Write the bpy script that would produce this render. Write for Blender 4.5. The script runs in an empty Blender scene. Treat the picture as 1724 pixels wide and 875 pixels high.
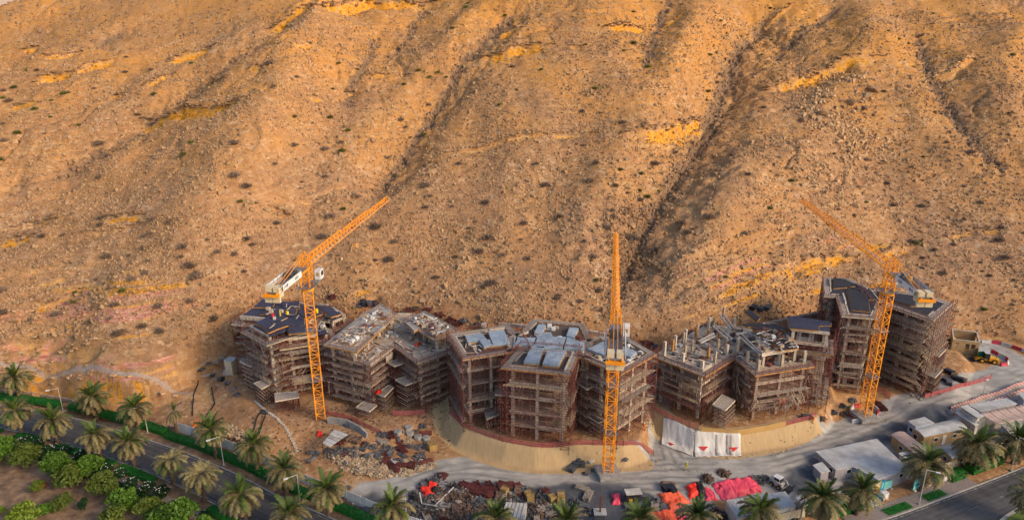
import bpy, bmesh, math, random
import numpy as np
from mathutils import Vector, Matrix
random.seed(7); RNG = np.random.default_rng(11)
R = math.radians
SC = bpy.context.scene
COL = SC.collection
# ------------------------------------------------------------------ camera
CAMH, PITCH, FPX, IW, IH = 80.0, 18.6, 1165.0, 1724.0, 875.0
cam_d = bpy.data.cameras.new('camera'); cam = bpy.data.objects.new('camera', cam_d); COL.objects.link(cam)
cam.location = (0, 0, CAMH); cam.rotation_euler = (R(90 - PITCH), 0, 0)
cam_d.sensor_width = 36.0; cam_d.lens = 36.0 * FPX / IW; cam_d.clip_end = 5000
SC.camera = cam
# ------------------------------------------------------------------ sky and sun
SUN_EL, SUN_AZ = 28.0, 120.0      # azimuth measured clockwise from +Y (view direction)
wd = bpy.data.worlds.new('World'); SC.world = wd; wd.use_nodes = True
nt = wd.node_tree; bg = nt.nodes['Background']
sky = nt.nodes.new('ShaderNodeTexSky'); sky.sky_type = 'NISHITA'; sky.sun_disc = False
sky.sun_elevation = R(SUN_EL); sky.sun_rotation = R(SUN_AZ); sky.air_density = 1.0; sky.dust_density = 2.5
nt.links.new(sky.outputs[0], bg.inputs[0]); bg.inputs[1].default_value = 0.15
sun_d = bpy.data.lights.new('sun', 'SUN'); sun = bpy.data.objects.new('sun', sun_d); COL.objects.link(sun)
sun_d.energy = 1.7; sun_d.angle = R(10); sun_d.color = (1.0, 0.72, 0.43)
_d = Vector((math.sin(R(SUN_AZ)) * math.cos(R(SUN_EL)), math.cos(R(SUN_AZ)) * math.cos(R(SUN_EL)), math.sin(R(SUN_EL))))
sun.rotation_euler = _d.to_track_quat('Z', 'Y').to_euler()
SC.view_settings.view_transform = 'Standard'; SC.view_settings.look = 'None'
SC.view_settings.exposure = 0.55; SC.view_settings.gamma = 1.0
SC.render.engine = 'CYCLES'
# ------------------------------------------------------------------ pixel to world
CP, SP = math.cos(R(PITCH)), math.sin(R(PITCH))
def ray(u, v):
    u = np.asarray(u, float); v = np.asarray(v, float)
    a = (u - IW / 2) / FPX; b = (v - IH / 2) / FPX
    return a, CP - b * SP, -SP - b * CP          # x, y, z of the direction
def W(u, v, z=0.0):
    dx, dy, dz = ray(u, v); t = (z - CAMH) / dz
    return (float(dx * t), float(dy * t), float(z))
def W2(pts, z=0.0): return [W(u, v, z)[:2] for u, v in pts]
def PX(p):
    x, y, z = p; z = z - CAMH
    d = y * CP - z * SP; up = y * SP + z * CP
    return IW / 2 + FPX * x / d, IH / 2 - FPX * up / d
def zp(ox, oy, s, pts): return [(ox + a / s, oy + b / s) for a, b in pts]
# ------------------------------------------------------------------ noise
def _h(ix, iy, seed):
    n = (ix * 374761393 + iy * 668265263 + seed * 974634777) & 0x7fffffff
    n = ((n ^ (n >> 13)) * 1274126177) & 0x7fffffff
    n = n ^ (n >> 16)
    return (n & 0xffff) / 65535.0
def pn(x, y, seed=0):
    x = np.asarray(x, float); y = np.asarray(y, float)
    xi = np.floor(x).astype(np.int64); yi = np.floor(y).astype(np.int64)
    fx = x - xi; fy = y - yi
    u = fx * fx * (3 - 2 * fx); v = fy * fy * (3 - 2 * fy)
    def g(a, b):
        an = _h(xi + a, yi + b, seed) * 6.2831853
        return np.cos(an) * (fx - a) + np.sin(an) * (fy - b)
    return ((g(0, 0) * (1 - u) + g(1, 0) * u) * (1 - v) + (g(0, 1) * (1 - u) + g(1, 1) * u) * v) * 1.4
def fbm(x, y, o=4, seed=0):
    r = 0; a = 1.0
    for k in range(o):
        r = r + a * pn(x, y, seed + k * 17); x = x * 2.03 + 3.1; y = y * 2.03 + 1.7; a *= 0.5
    return r
def ss(t): t = np.clip(t, 0, 1); return t * t * (3 - 2 * t)
# ------------------------------------------------------------------ materials
MATS = {}
def _nodes(name):
    m = bpy.data.materials.new(name); m.use_nodes = True; t = m.node_tree
    return m, t, t.nodes['Principled BSDF']
def mat(name, c, c2=None, s=1.5, rough=.85, metal=0., bump=0., bs=6., rnd=0.0, world=True, stretch=None, lo=.35, hi=.65, spec=.3):
    """procedural material: two-tone noise, optional bump and a random value per object"""
    m, t, b = _nodes(name); N = t.nodes; L = t.links
    c2 = c2 or tuple(x * .72 for x in c)
    if world: src = N.new('ShaderNodeNewGeometry').outputs['Position']
    else: src = N.new('ShaderNodeTexCoord').outputs['Object']
    mp = N.new('ShaderNodeMapping'); L.new(src, mp.inputs[0])
    if stretch: mp.inputs['Scale'].default_value = stretch
    nz = N.new('ShaderNodeTexNoise'); nz.inputs['Scale'].default_value = s; nz.inputs['Detail'].default_value = 7; nz.inputs['Roughness'].default_value = .62
    L.new(mp.outputs[0], nz.inputs[0])
    cr = N.new('ShaderNodeValToRGB'); cr.color_ramp.elements[0].position = lo; cr.color_ramp.elements[1].position = hi
    cr.color_ramp.elements[0].color = (*c2, 1); cr.color_ramp.elements[1].color = (*c, 1)
    L.new(nz.outputs[0], cr.inputs[0]); out = cr.outputs[0]
    if rnd:
        oi = N.new('ShaderNodeObjectInfo'); mr = N.new('ShaderNodeMapRange')
        mr.inputs[3].default_value = 1 - rnd; mr.inputs[4].default_value = 1 + rnd * .6
        L.new(oi.outputs['Random'], mr.inputs[0])
        hs = N.new('ShaderNodeHueSaturation'); L.new(mr.outputs[0], hs.inputs['Value']); L.new(out, hs.inputs['Color']); out = hs.outputs[0]
    L.new(out, b.inputs['Base Color'])
    b.inputs['Roughness'].default_value = rough; b.inputs['Metallic'].default_value = metal
    b.inputs['Specular IOR Level'].default_value = spec
    if bump:
        n2 = N.new('ShaderNodeTexNoise'); n2.inputs['Scale'].default_value = bs; n2.inputs['Detail'].default_value = 5
        L.new(mp.outputs[0], n2.inputs[0]); bp = N.new('ShaderNodeBump'); bp.inputs['Strength'].default_value = bump; bp.inputs['Distance'].default_value = .1
        L.new(n2.outputs[0], bp.inputs['Height']); L.new(bp.outputs[0], b.inputs['Normal'])
    MATS[name] = m
    return m
mat('concrete', (.46, .38, .30), (.28, .22, .175), s=.9, bump=.3, bs=5)
mat('concrete_light', (.60, .52, .42), (.38, .31, .245), s=1.2, bump=.2)
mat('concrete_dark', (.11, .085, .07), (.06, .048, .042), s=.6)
mat('concrete_grey', (.34, .33, .31), (.2, .19, .18), s=1.0, bump=.3)
mat('rust_tube', (.235, .078, .056), (.12, .042, .032), s=.8, rough=.7)
mat('rust_dark', (.13, .036, .03), (.07, .025, .022), s=.8, rough=.75)
mat('pale_timber', (.52, .42, .30), (.34, .25, .17), s=3, rnd=.25)
mat('grey_plank', (.40, .345, .29), (.22, .18, .155), s=2.5, rnd=.3)
mat('orange_board', (.50, .25, .06), (.30, .15, .06), s=1.5, rnd=.2)
mat('navy_ply', (.040, .045, .085), (.022, .026, .05), s=.7, rough=.55, rnd=.25, spec=.5)
mat('black_ply', (.022, .025, .036), (.012, .014, .02), s=.7, rough=.55, rnd=.2, spec=.5)
mat('blue_slab', (.33, .40, .47), (.17, .22, .28), s=.8, rough=.45, lo=.32, hi=.6, rnd=.12, spec=.5)
mat('pale_slab', (.40, .38, .35), (.21, .19, .175), s=.7, rough=.75)
mat('crane_orange', (.90, .35, .014), (.72, .235, .012), s=.5, rough=.45, spec=.5)
mat('white_paint', (.72, .72, .71), (.55, .55, .54), s=1.2, rough=.5, rnd=.06)
mat('dirty_white', (.56, .54, .50), (.36, .34, .31), s=.9, rough=.7, bump=.2)
mat('cream_block', (.66, .55, .36), (.54, .44, .28), s=1.5)
mat('roof_white', (.53, .54, .53), (.33, .33, .32), s=.45, rough=.55, bump=.1)
mat('roof_grey', (.50, .51, .51), (.33, .33, .325), s=.45, rough=.6)
mat('roof_pink', (.42, .32, .28), (.31, .22, .195), s=.7, rough=.7)
mat('tan_wall', (.42, .29, .145), (.33, .22, .11), s=1.2)
mat('cream_wall', (.56, .48, .35), (.45, .38, .27), s=1.2)
mat('blue_wall', (.33, .40, .52), (.25, .31, .42), s=1.2)
mat('grey_wall', (.36, .34, .36), (.25, .235, .25), s=1.2, stretch=(6, 6, .2))
mat('glass_dark', (.02, .025, .03), rough=.15, spec=.6)
mat('metal_grey', (.30, .31, .32), (.2, .2, .21), s=3, rough=.45, metal=.6)
mat('metal_dark', (.06, .06, .065), (.03, .03, .032), s=3, rough=.55, metal=.3)
mat('rubber', (.022, .021, .02), rough=.9)
mat('machine_yellow', (.80, .38, .02), (.62, .27, .01), s=2, rough=.4)
mat('yellow', (.80, .55, .02), rough=.5)
mat('red', (.62, .035, .03), (.45, .02, .02), rough=.6)
mat('barrier_red', (.47, .035, .06), (.33, .02, .04), s=2, rough=.6)
mat('net_pink', (.46, .12, .12), (.27, .07, .07), s=2.5, rough=.8)
mat('net_red', (.50, .15, .15), (.36, .08, .085), s=2.5, rough=.8)
mat('pink_tarp', (.80, .09, .15), (.62, .05, .09), s=.5, rough=.5, bump=.4, bs=2.5, stretch=(3, .5, 1))
mat('coral_tarp', (.86, .15, .065), (.64, .085, .035), s=.5, rough=.5, bump=.4, bs=2)
mat('red_tarp', (.86, .045, .02), (.68, .03, .02), s=.7, rough=.5, bump=.4, bs=2)
mat('black_tarp', (.02, .024, .025), rough=.5, bump=.4, bs=2)
mat('green_net', (.01, .16, .085), (.008, .09, .05), s=2, rough=.8)
mat('white_sheet', (.66, .64, .60), (.44, .41, .37), s=.5, rough=.6, bump=.3, bs=2, stretch=(2, .5, .5))
mat('tan_board', (.47, .29, .105), (.40, .245, .09), s=.5)
mat('fence_white', (.66, .67, .68), (.52, .53, .54), s=.8, rough=.6)
mat('fence_cream', (.56, .49, .37), (.45, .39, .29), s=.8, rough=.6)
def asphalt():
    m, t, b = _nodes('asphalt'); N = t.nodes; L = t.links; at = N.new('ShaderNodeAttribute'); at.attribute_name = 'lane'
    n1 = N.new('ShaderNodeTexNoise'); n1.inputs['Scale'].default_value = 1.0; n1.inputs['Detail'].default_value = 5; L.new(at.outputs['Vector'], n1.inputs[0])
    g = N.new('ShaderNodeNewGeometry'); n2 = N.new('ShaderNodeTexNoise'); n2.inputs['Scale'].default_value = .6; n2.inputs['Detail'].default_value = 8; L.new(g.outputs['Position'], n2.inputs[0])
    r1 = N.new('ShaderNodeValToRGB'); r1.color_ramp.elements[0].position = .36; r1.color_ramp.elements[0].color = (.030, .030, .036, 1); r1.color_ramp.elements[1].position = .64; r1.color_ramp.elements[1].color = (.088, .086, .094, 1); L.new(n1.outputs[0], r1.inputs[0])
    x = N.new('ShaderNodeMix'); x.data_type = 'RGBA'; x.inputs[0].default_value = .35; r2 = N.new('ShaderNodeValToRGB'); r2.color_ramp.elements[0].position = .35; r2.color_ramp.elements[0].color = (.035, .034, .036, 1); r2.color_ramp.elements[1].position = .68; r2.color_ramp.elements[1].color = (.12, .11, .10, 1); L.new(n2.outputs[0], r2.inputs[0])
    L.new(r1.outputs[0], x.inputs[6]); L.new(r2.outputs[0], x.inputs[7]); L.new(x.outputs[2], b.inputs['Base Color']); b.inputs['Roughness'].default_value = .75; MATS['asphalt'] = m
asphalt()
mat('kerb', (.42, .40, .36), (.28, .26, .24), s=2)
mat('lane_paint', (.40, .40, .40), (.06, .06, .065), s=1.2, lo=.36, hi=.7)
mat('paving', (.27, .225, .205), (.19, .155, .145), s=3, bump=.2, rnd=.15)
mat('trunk_palm', (.17, .115, .075), (.08, .055, .04), s=4, bump=.5, bs=10)
mat('frond_green', (.075, .115, .018), (.045, .075, .014), s=2, rough=.6, rnd=.35)
mat('frond_olive', (.235, .195, .085), (.15, .125, .055), s=2, rough=.75, rnd=.35)
mat('frond_dry', (.27, .19, .095), (.16, .11, .06), s=2, rough=.85, rnd=.3)
mat('leaf_green', (.085, .17, .014), (.038, .09, .008), s=2.2, rough=.6, rnd=.3)
mat('leaf_olive', (.125, .165, .022), (.06, .095, .012), s=2.2, rough=.65, rnd=.25)
mat('leaf_dark', (.013, .05, .012), (.007, .026, .008), s=2.2, rough=.55, rnd=.2)
mat('leaf_hedge', (.018, .16, .014), (.005, .055, .006), s=2.6, rough=.6)
mat('leaf_lime', (.16, .22, .02), (.09, .14, .014), s=2.2, rough=.6, rnd=.3)
mat('leaf_orange', (.40, .13, .02), (.22, .10, .02), s=2.2, rough=.6)
mat('flower_white', (.75, .75, .72), rough=.6)
mat('twig_dry', (.27, .19, .14), (.13, .092, .07), s=3, rough=.95, rnd=.35)
mat('twig_green', (.16, .17, .035), (.085, .095, .022), s=3, rough=.9, rnd=.35)
mat('wood_stem', (.10, .07, .05), rough=.9)
mat('rock', (.40, .235, .12), (.20, .115, .06), s=.35, bump=.6, bs=3, rnd=.22)
mat('rock_pale', (.55, .36, .195), (.35, .215, .11), s=.35, bump=.5, bs=3, rnd=.25)
mat('rubble', (.50, .39, .26), (.28, .20, .13), s=.8, bump=.5, bs=3)
mat('stone_wall', (.40, .29, .21), (.28, .2, .145), s=2, bump=.4, rnd=.25)
mat('grey_scrap', (.17, .165, .17), (.045, .043, .047), s=1.5, rough=.7, lo=.4, hi=.6, rnd=.3)
mat('brown_scrap', (.20, .13, .09), (.07, .045, .035), s=1.5, rough=.8, lo=.4, hi=.6, rnd=.3)
mat('maroon_tube', (.14, .036, .03), (.07, .022, .02), s=1.5, rough=.7, rnd=.25)
mat('mustard_box', (.38, .26, .09), (.26, .17, .06), s=1.5, rough=.7, rnd=.1)
mat('gravel_grey', (.16, .165, .18), (.05, .053, .06), s=2.5, bump=.5, bs=6)
mat('sign_blue', (.012, .22, .42), (.010, .19, .38), s=1)
mat('sign_teal', (.22, .62, .58), (.18, .54, .52), s=1)
mat('sign_photo', (.62, .44, .16), (.30, .12, .04), s=1.6, lo=.42, hi=.58)
mat('skin', (.22, .12, .07))
mat('hivis', (.60, .55, .05), (.5, .46, .05))
mat('orange_vest', (.85, .22, .03))
mat('slate', (.12, .125, .145), (.055, .06, .07), s=1.5, rough=.6, rnd=.25)
# ------------------------------------------------------------------ mesh building
CUBE_V = np.array([(-.5,-.5,-.5),(.5,-.5,-.5),(.5,.5,-.5),(-.5,.5,-.5),(-.5,-.5,.5),(.5,-.5,.5),(.5,.5,.5),(-.5,.5,.5)])
CUBE_F = np.array([(0,3,2,1),(4,5,6,7),(0,1,5,4),(1,2,6,5),(2,3,7,6),(3,0,4,7)])
class MB:
    """collects shapes, then links them as ONE mesh object"""
    def __init__(s): s.V = []; s.F = []; s.n = 0
    def add(s, V, F, flat=True):
        V = np.asarray(V, float).reshape(-1, 3)
        s.V.append(V)
        if isinstance(F, np.ndarray): s.F.append(F + s.n)
        else: s.F.append([tuple(i + s.n for i in f) for f in F])
        s.n += len(V); return s
    def box(s, c, size, rz=0.0, rx=0.0):
        V = CUBE_V * np.array(size)
        if rx: V = V @ np.array(Matrix.Rotation(rx, 3, 'X')).T
        if rz: V = V @ np.array(Matrix.Rotation(rz, 3, 'Z')).T
        return s.add(V + np.array(c), CUBE_F)
    def beams(s, P, Q, w, h=None):
        """square bars from each P to each Q"""
        P = np.asarray(P, float).reshape(-1, 3); Q = np.asarray(Q, float).reshape(-1, 3)
        if not len(P): return s
        h = w if h is None else h
        d = Q - P; L = np.linalg.norm(d, axis=1, keepdims=True); d = d / np.maximum(L, 1e-6)
        up = np.tile(np.array([0., 0, 1]), (len(P), 1)); up[np.abs(d[:, 2]) > .95] = (0, 1, 0)
        a = np.cross(d, up); a /= np.maximum(np.linalg.norm(a, axis=1, keepdims=True), 1e-6); b = np.cross(a, d)
        a = a * (w / 2); b = b * (h / 2)
        V = np.stack([P - a - b, P + a - b, P + a + b, P - a + b, Q - a - b, Q + a - b, Q + a + b, Q - a + b], axis=1).reshape(-1, 3)
        f = np.array([(0,1,5,4),(1,2,6,5),(2,3,7,6),(3,0,4,7),(0,3,2,1),(4,5,6,7)])
        F = (np.arange(len(P))[:, None, None] * 8 + f[None]).reshape(-1, 4)
        return s.add(V, F)
    def beam(s, p, q, w, h=None): return s.beams([p], [q], w, h)
    def tube(s, p, q, r, r2=None, n=8, cap=True):
        r2 = r if r2 is None else r2
        p = np.array(p, float); q = np.array(q, float); d = q - p; d /= np.linalg.norm(d)
        up = np.array((0, 0, 1.)) if abs(d[2]) < .9 else np.array((1., 0, 0))
        a = np.cross(d, up); a /= np.linalg.norm(a); b = np.cross(d, a)
        an = np.linspace(0, 2 * math.pi, n, endpoint=False)
        ring = np.cos(an)[:, None] * a + np.sin(an)[:, None] * b
        V = np.vstack([p + ring * r, q + ring * r2])
        F = [(i, (i + 1) % n, n + (i + 1) % n, n + i) for i in range(n)]
        if cap: F += [tuple(range(n - 1, -1, -1)), tuple(range(n, 2 * n))]
        return s.add(V, F)
    def prism(s, poly, z0, z1):
        n = len(poly); P = np.array(poly, float)[:, :2]
        z0 = np.broadcast_to(np.asarray(z0, float), (n,)); z1 = np.broadcast_to(np.asarray(z1, float), (n,))
        V = np.vstack([np.column_stack([P, z0]), np.column_stack([P, z1])])
        F = [(i, (i + 1) % n, n + (i + 1) % n, n + i) for i in range(n)]
        from mathutils.geometry import tessellate_polygon
        tri = tessellate_polygon([[Vector((x, y, 0)) for x, y in P]])
        for t in tri:
            a = P[t[1]] - P[t[0]]; b = P[t[2]] - P[t[0]]
            t = t if a[0] * b[1] - a[1] * b[0] > 0 else t[::-1]
            F.append(tuple(n + i for i in t)); F.append(tuple(i for i in t[::-1]))
        return s.add(V, F)
    def grid(s, G):
        """G: (m,n,3) array of points"""
        m, n = G.shape[:2]; I = np.arange(m * n).reshape(m, n)
        F = np.stack([I[:-1, :-1], I[:-1, 1:], I[1:, 1:], I[1:, :-1]], -1).reshape(-1, 4)
        return s.add(G.reshape(-1, 3), F)
    def mesh(s, name, m, smooth=False):
        me = bpy.data.meshes.new(name)
        V = np.vstack(s.V) if s.V else np.zeros((0, 3))
        vi = []; tot = []
        for F in s.F:
            if isinstance(F, np.ndarray): vi.append(F.ravel()); tot.append(np.full(len(F), F.shape[1]))
            else: vi.append(np.fromiter((i for f in F for i in f), int)); tot.append(np.fromiter((len(f) for f in F), int))
        vi = np.concatenate(vi) if vi else np.zeros(0, int); tot = np.concatenate(tot) if tot else np.zeros(0, int)
        me.vertices.add(len(V)); me.vertices.foreach_set('co', V.ravel())
        me.loops.add(len(vi)); me.loops.foreach_set('vertex_index', vi.astype(np.int32))
        me.polygons.add(len(tot)); st = np.concatenate([[0], np.cumsum(tot)[:-1]]) if len(tot) else tot
        me.polygons.foreach_set('loop_start', st.astype(np.int32)); me.polygons.foreach_set('loop_total', tot.astype(np.int32))
        me.polygons.foreach_set('use_smooth', np.full(len(tot), bool(smooth)))
        me.update(calc_edges=True); me.validate()
        if m is not None: me.materials.append(MATS[m] if isinstance(m, str) else m)
        return me
    def build(s, name, m, parent=None, smooth=False, kind=None):
        return put(name, s.mesh(name, m, smooth), parent, kind)
def put(name, me, parent=None, kind=None, loc=None, rz=None):
    o = bpy.data.objects.new(name, me); COL.objects.link(o)
    if parent is not None:
        o.parent = parent
        o.matrix_parent_inverse = Matrix.Translation(-Vector(parent.location)) if parent.get('_shift') else Matrix.Identity(4)
    if kind: o['kind'] = kind
    if loc is not None: o.location = loc
    if rz is not None: o.rotation_euler = (0, 0, rz)
    return o
def tag(o, label, cat, group=None, zone=None):
    o['label'] = label; o['category'] = cat
    if group: o['group'] = group
    return o
def thing(name, label, cat, loc=(0, 0, 0), rz=0.0, group=None):
    """an Empty at the thing's base that parents its parts (parts in local coordinates)"""
    o = bpy.data.objects.new(name, None); COL.objects.link(o); o.location = loc; o.rotation_euler = (0, 0, rz)
    o.empty_display_size = .3
    return tag(o, label, cat, group)
def thing_w(name, label, cat, loc, group=None):
    """like thing(), but its parts are written in world coordinates"""
    o = thing(name, label, cat, loc, 0, group); o['_shift'] = 1
    return o
def copy_tree(o, parent=None):
    c = o.copy(); COL.objects.link(c)
    if parent is not None: c.parent = parent; c.matrix_parent_inverse = o.matrix_parent_inverse.copy()
    for ch in list(o.children): copy_tree(ch, c)
    return c
def area2(P): return sum(P[i-1][0] * P[i][1] - P[i][0] * P[i-1][1] for i in range(len(P)))
def ccw(P): P = [tuple(p[:2]) for p in P]; return P if area2(P) > 0 else P[::-1]
def offs(P, d):
    """offset a counter-clockwise polygon outwards by d"""
    n = len(P); out = []
    for i in range(n):
        a, b, c = (np.array(P[(i + k) % n], float) for k in (-1, 0, 1))
        e1 = (b - a) / max(np.linalg.norm(b - a), 1e-6); e2 = (c - b) / max(np.linalg.norm(c - b), 1e-6)
        n1 = np.array((e1[1], -e1[0])); n2 = np.array((e2[1], -e2[0])); m = n1 + n2
        k = max(1 + n1 @ n2, .35); out.append(tuple(b + m * d / k))
    return out
def offs_ok(P, d):
    Q = offs(P, d)
    for i in range(len(P)):
        a = np.array(P[i]) - np.array(P[i - 1]); b = np.array(Q[i]) - np.array(Q[i - 1])
        if a @ b <= 0: return None
    return Q if area2(Q) > 20 else None
def resample(L, step):
    L = np.asarray(L, float); d = np.linalg.norm(np.diff(L[:, :2], axis=0), axis=1); c = np.concatenate([[0], np.cumsum(d)])
    n = max(2, int(round(c[-1] / step)) + 1); t = np.linspace(0, c[-1], n)
    return np.column_stack([np.interp(t, c, L[:, k]) for k in range(L.shape[1])])
def smooth_line(L, step=1.0, it=40):
    L = resample(L, step)
    for _ in range(it): L[1:-1] = .5 * L[1:-1] + .25 * (L[:-2] + L[2:])
    return L
def pdist(x, y, L):
    """distance to a polyline, signed side (+ = left of its direction) and position 0..1 along it"""
    L = np.asarray(L, float); best = np.full(x.shape, 1e9); side = np.zeros(x.shape); tt = np.zeros(x.shape)
    seg = np.diff(L, axis=0); ln = np.linalg.norm(seg, axis=1); cum = np.concatenate([[0], np.cumsum(ln)])
    for i in range(len(seg)):
        if ln[i] < 1e-6: continue
        dx = x - L[i, 0]; dy = y - L[i, 1]
        t = np.clip((dx * seg[i, 0] + dy * seg[i, 1]) / ln[i] ** 2, 0, 1)
        d = np.hypot(dx - t * seg[i, 0], dy - t * seg[i, 1])
        m = d < best
        best = np.where(m, d, best); side = np.where(m, np.sign(seg[i, 0] * dy - seg[i, 1] * dx), side)
        tt = np.where(m, (cum[i] + t * ln[i]) / cum[-1], tt)
    return best, side, tt
def inside(x, y, P):
    r = np.zeros(x.shape, bool); n = len(P)
    for i in range(n):
        x1, y1 = P[i]; x2, y2 = P[(i + 1) % n]
        if y1 == y2: continue
        c = ((y1 > y) != (y2 > y)) & (x < (x2 - x1) * (y - y1) / (y2 - y1) + x1); r ^= c
    return r
def sdist(x, y, P):
    d, _, _ = pdist(x, y, list(P) + [P[0]]); return np.where(inside(x, y, P), -d, d)
mat('tuft', (.20, .15, .075), (.11, .08, .045), s=.3)
# ================================================================== terrain
ZR = -1.5                                        # level of the asphalt road
ROAD = smooth_line(np.array(                     # far kerb of the asphalt road, left to right
    [(-175., 150.)] + W2([(-60, 676), (0, 683), (53, 690), (118, 702), (206, 726), (244, 739.5), (310, 761), (405, 801), (470, 838), (530, 860)], ZR)
    + [(-18., 92.5), (5., 87.), (30., 88.)] + W2([(1497, 873.5), (1611, 831), (1639, 820), (1707, 794)], ZR) + [(140., 134.), (190., 158.)]), 1.0, 30)
FOOT = np.array([(-400, 165), (-200, 152), (-118, 146), (-95, 139), (-84, 137), (-77, 141), (-70, 155), (-60, 162), (-30, 159), (0, 150), (30, 149), (45, 152), (60, 160), (80, 171), (105, 173), (126, 171), (145, 166), (200, 168), (400, 175)], float)
_fx = np.linspace(-400, 400, 1601); _fy = np.interp(_fx, FOOT[:, 0], FOOT[:, 1])
_k = np.ones(13) / 13; _fy = np.convolve(np.pad(_fy, 6, mode='edge'), _k, 'valid')
PAD3 = W2([(755, 675), (757, 699), (781, 723), (822, 737), (853, 747), (901, 755.6), (932, 755.6), (980, 750), (1049, 752), (1075, 745), (1090, 700), (1085, 600)], 3) + [(34, 190), (-22, 190)]
PAD4 = W2([(1105, 660), (1096, 688), (1130, 708), (1173, 726), (1240, 729), (1321, 718), (1369, 708), (1400, 670)], 3) + [(80, 160), (70, 190), (30, 190), (28, 160)]
PADA = W2([(392, 600), (398, 645), (430, 692), (470, 706), (540, 708), (600, 728), (650, 716), (700, 698), (745, 682), (757, 672)], 2.2) + [(-4, 190), (-72, 190)]
PAD6 = W2([(1395, 668), (1450, 655), (1510, 668), (1560, 688), (1598, 664), (1622, 612), (1590, 570)], 2) + [(120, 185), (66, 185)]
PADR = W2([(1590, 655), (1640, 625), (1700, 640), (1760, 600), (1700, 570), (1600, 560)], 1.2)
def road_e(x, y):
    d, s, _ = pdist(x, y, ROAD[::4]); return d * s
def base_height(x, y):
    x = np.asarray(x, float); y = np.asarray(y, float)
    d = y - np.interp(x, _fx, _fy) + 2.5 * pn(x * .06, y * .06, 5)
    e = road_e(x, y)
    z = np.where(x < 0, ZR + (-ZR) * ss((e - 5.0) / 8), ZR + (-ZR) * ss((e - 9) / 9))
    near = y < 200; fade = 1 - ss((d + 2) / 14)
    for P, zt, w in ((PAD3, 3.2, 3.2), (PAD4, 3.2, 3.4), (PADA, 2.3, 7.0), (PAD6, 2.0, 5.0), (PADR, 1.0, 8.0)):
        sd = np.full(x.shape, 99.); m = near & (x > min(p[0] for p in P) - 12) & (x < max(p[0] for p in P) + 12) & (y > min(p[1] for p in P) - 12)
        if m.any(): sd[m] = sdist(x[m], y[m], P)
        z = np.maximum(z, np.where(sd < w, (zt - ZR) * (1 - np.clip(sd / w, 0, 1)) + ZR, -9) if w < 4 else np.where(sd < w, zt * (1 - ss(sd / w)), -9))
    z = z * fade + 2.5 * (1 - fade)
    dp = np.maximum(d, 0)
    cut = 2.0 + 3.0 * ss((x + 82) / 14)
    hill = 2.2 * ss(dp / 3) + cut * ss(dp / 9) + .46 * np.minimum(dp, 60) + .55 * np.maximum(dp - 60, 0)
    # broad spurs and hollows, stronger up the hill
    g = ss(dp / 40)
    hill += g * (5.0 * pn((x * .93 - y * .36) * .017, (x * .36 + y * .93) * .007, 21) + 1.6 * pn((x * .93 - y * .36) * .045, (x * .36 + y * .93) * .012, 22))
    # the crest on the left, with the next hillside behind it
    zc = np.interp(x, [-260, -190, -150, -135, -103, -78, -55, 0], [74, 74, 70, 74, 82, 90, 105, 400]) + 1.5 * pn(x * .07, y * .03, 31)
    over = np.maximum(hill + z - zc, 0)
    near_h = np.where(over > 0, zc - .45 * over - z, hill)
    h2 = np.minimum(52 + .62 * (y - 290), 93 + .62 * (x + 236)) + 3 * pn(x * .03, y * .03, 33)
    h2 = np.where((x < -40) & (y > 285), h2, -99)
    z = np.maximum(z + near_h, h2)
    return z
def march(u, v, hf, y0=70., y1=470., step=.5):
    u = np.atleast_1d(np.asarray(u, float)); v = np.atleast_1d(np.asarray(v, float))
    dx, dy, dz = ray(u, v); ys = np.arange(y0, y1, step)
    t = ys[None] / dy[:, None]; X = dx[:, None] * t; Z = CAMH + dz[:, None] * t; Y = np.broadcast_to(ys[None], X.shape)
    Hh = hf(X.ravel(), Y.ravel()).reshape(X.shape)
    hit = Z <= Hh; i = np.argmax(hit, axis=1); i[~hit.any(axis=1)] = len(ys) - 1
    k = np.arange(len(u)); j = np.maximum(i - 1, 0)
    a = Z[k, j] - Hh[k, j]; b = Hh[k, i] - Z[k, i]; f = np.clip(a / np.maximum(a + b, 1e-6), 0, 1)
    y = ys[j] + f * step; t = y / dy
    return np.column_stack([dx * t, y])
# ---- gullies and rock ledges, given along the photograph's lines and laid on the slope
GULLIES = [  # line, depth, half width
    ([(500, 20), (430, 75), (330, 140), (230, 210), (130, 260), (60, 300)], 3.2, 8),
    ([(880, 0), (820, 60), (760, 130), (720, 200), (660, 280), (620, 340)], 3.2, 8),
    ([(1310, 0), (1240, 80), (1205, 180), (1150, 270), (1100, 340), (1062, 420), (1030, 500), (985, 545)], 5.0, 11),
    ([(1540, 60), (1565, 130), (1610, 205), (1660, 260), (1724, 310)], 1.8, 8),
    ([(640, 60), (620, 110), (590, 160), (575, 200)], 1.2, 6),
    ([(720, 0), (690, 60), (650, 110)], 1.6, 6),
    ([(1130, 0), (1100, 60), (1085, 130)], 1.3, 7),
    ([(240, 40), (170, 62), (110, 80)], 2.0, 6),
    ([(1420, 0), (1350, 60), (1290, 110)], 2.5, 8),
]
RIDGES = [  # spur crests: line, height, half width
    ([(1480, 20), (1440, 120), (1380, 240), (1300, 340), (1200, 440)], 6.0, 24), ([(1010, 0), (970, 100), (910, 220), (830, 330)], 3.5, 22), ([(600, 30), (520, 120), (420, 220), (330, 320)], 3.5, 22), ([(1720, 40), (1690, 120), (1700, 220)], 4.0, 18), ([(1200, 0), (1165, 80), (1120, 180)], 3.5, 14), ([(800, 20), (700, 140)], 2.5, 14)]
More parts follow.
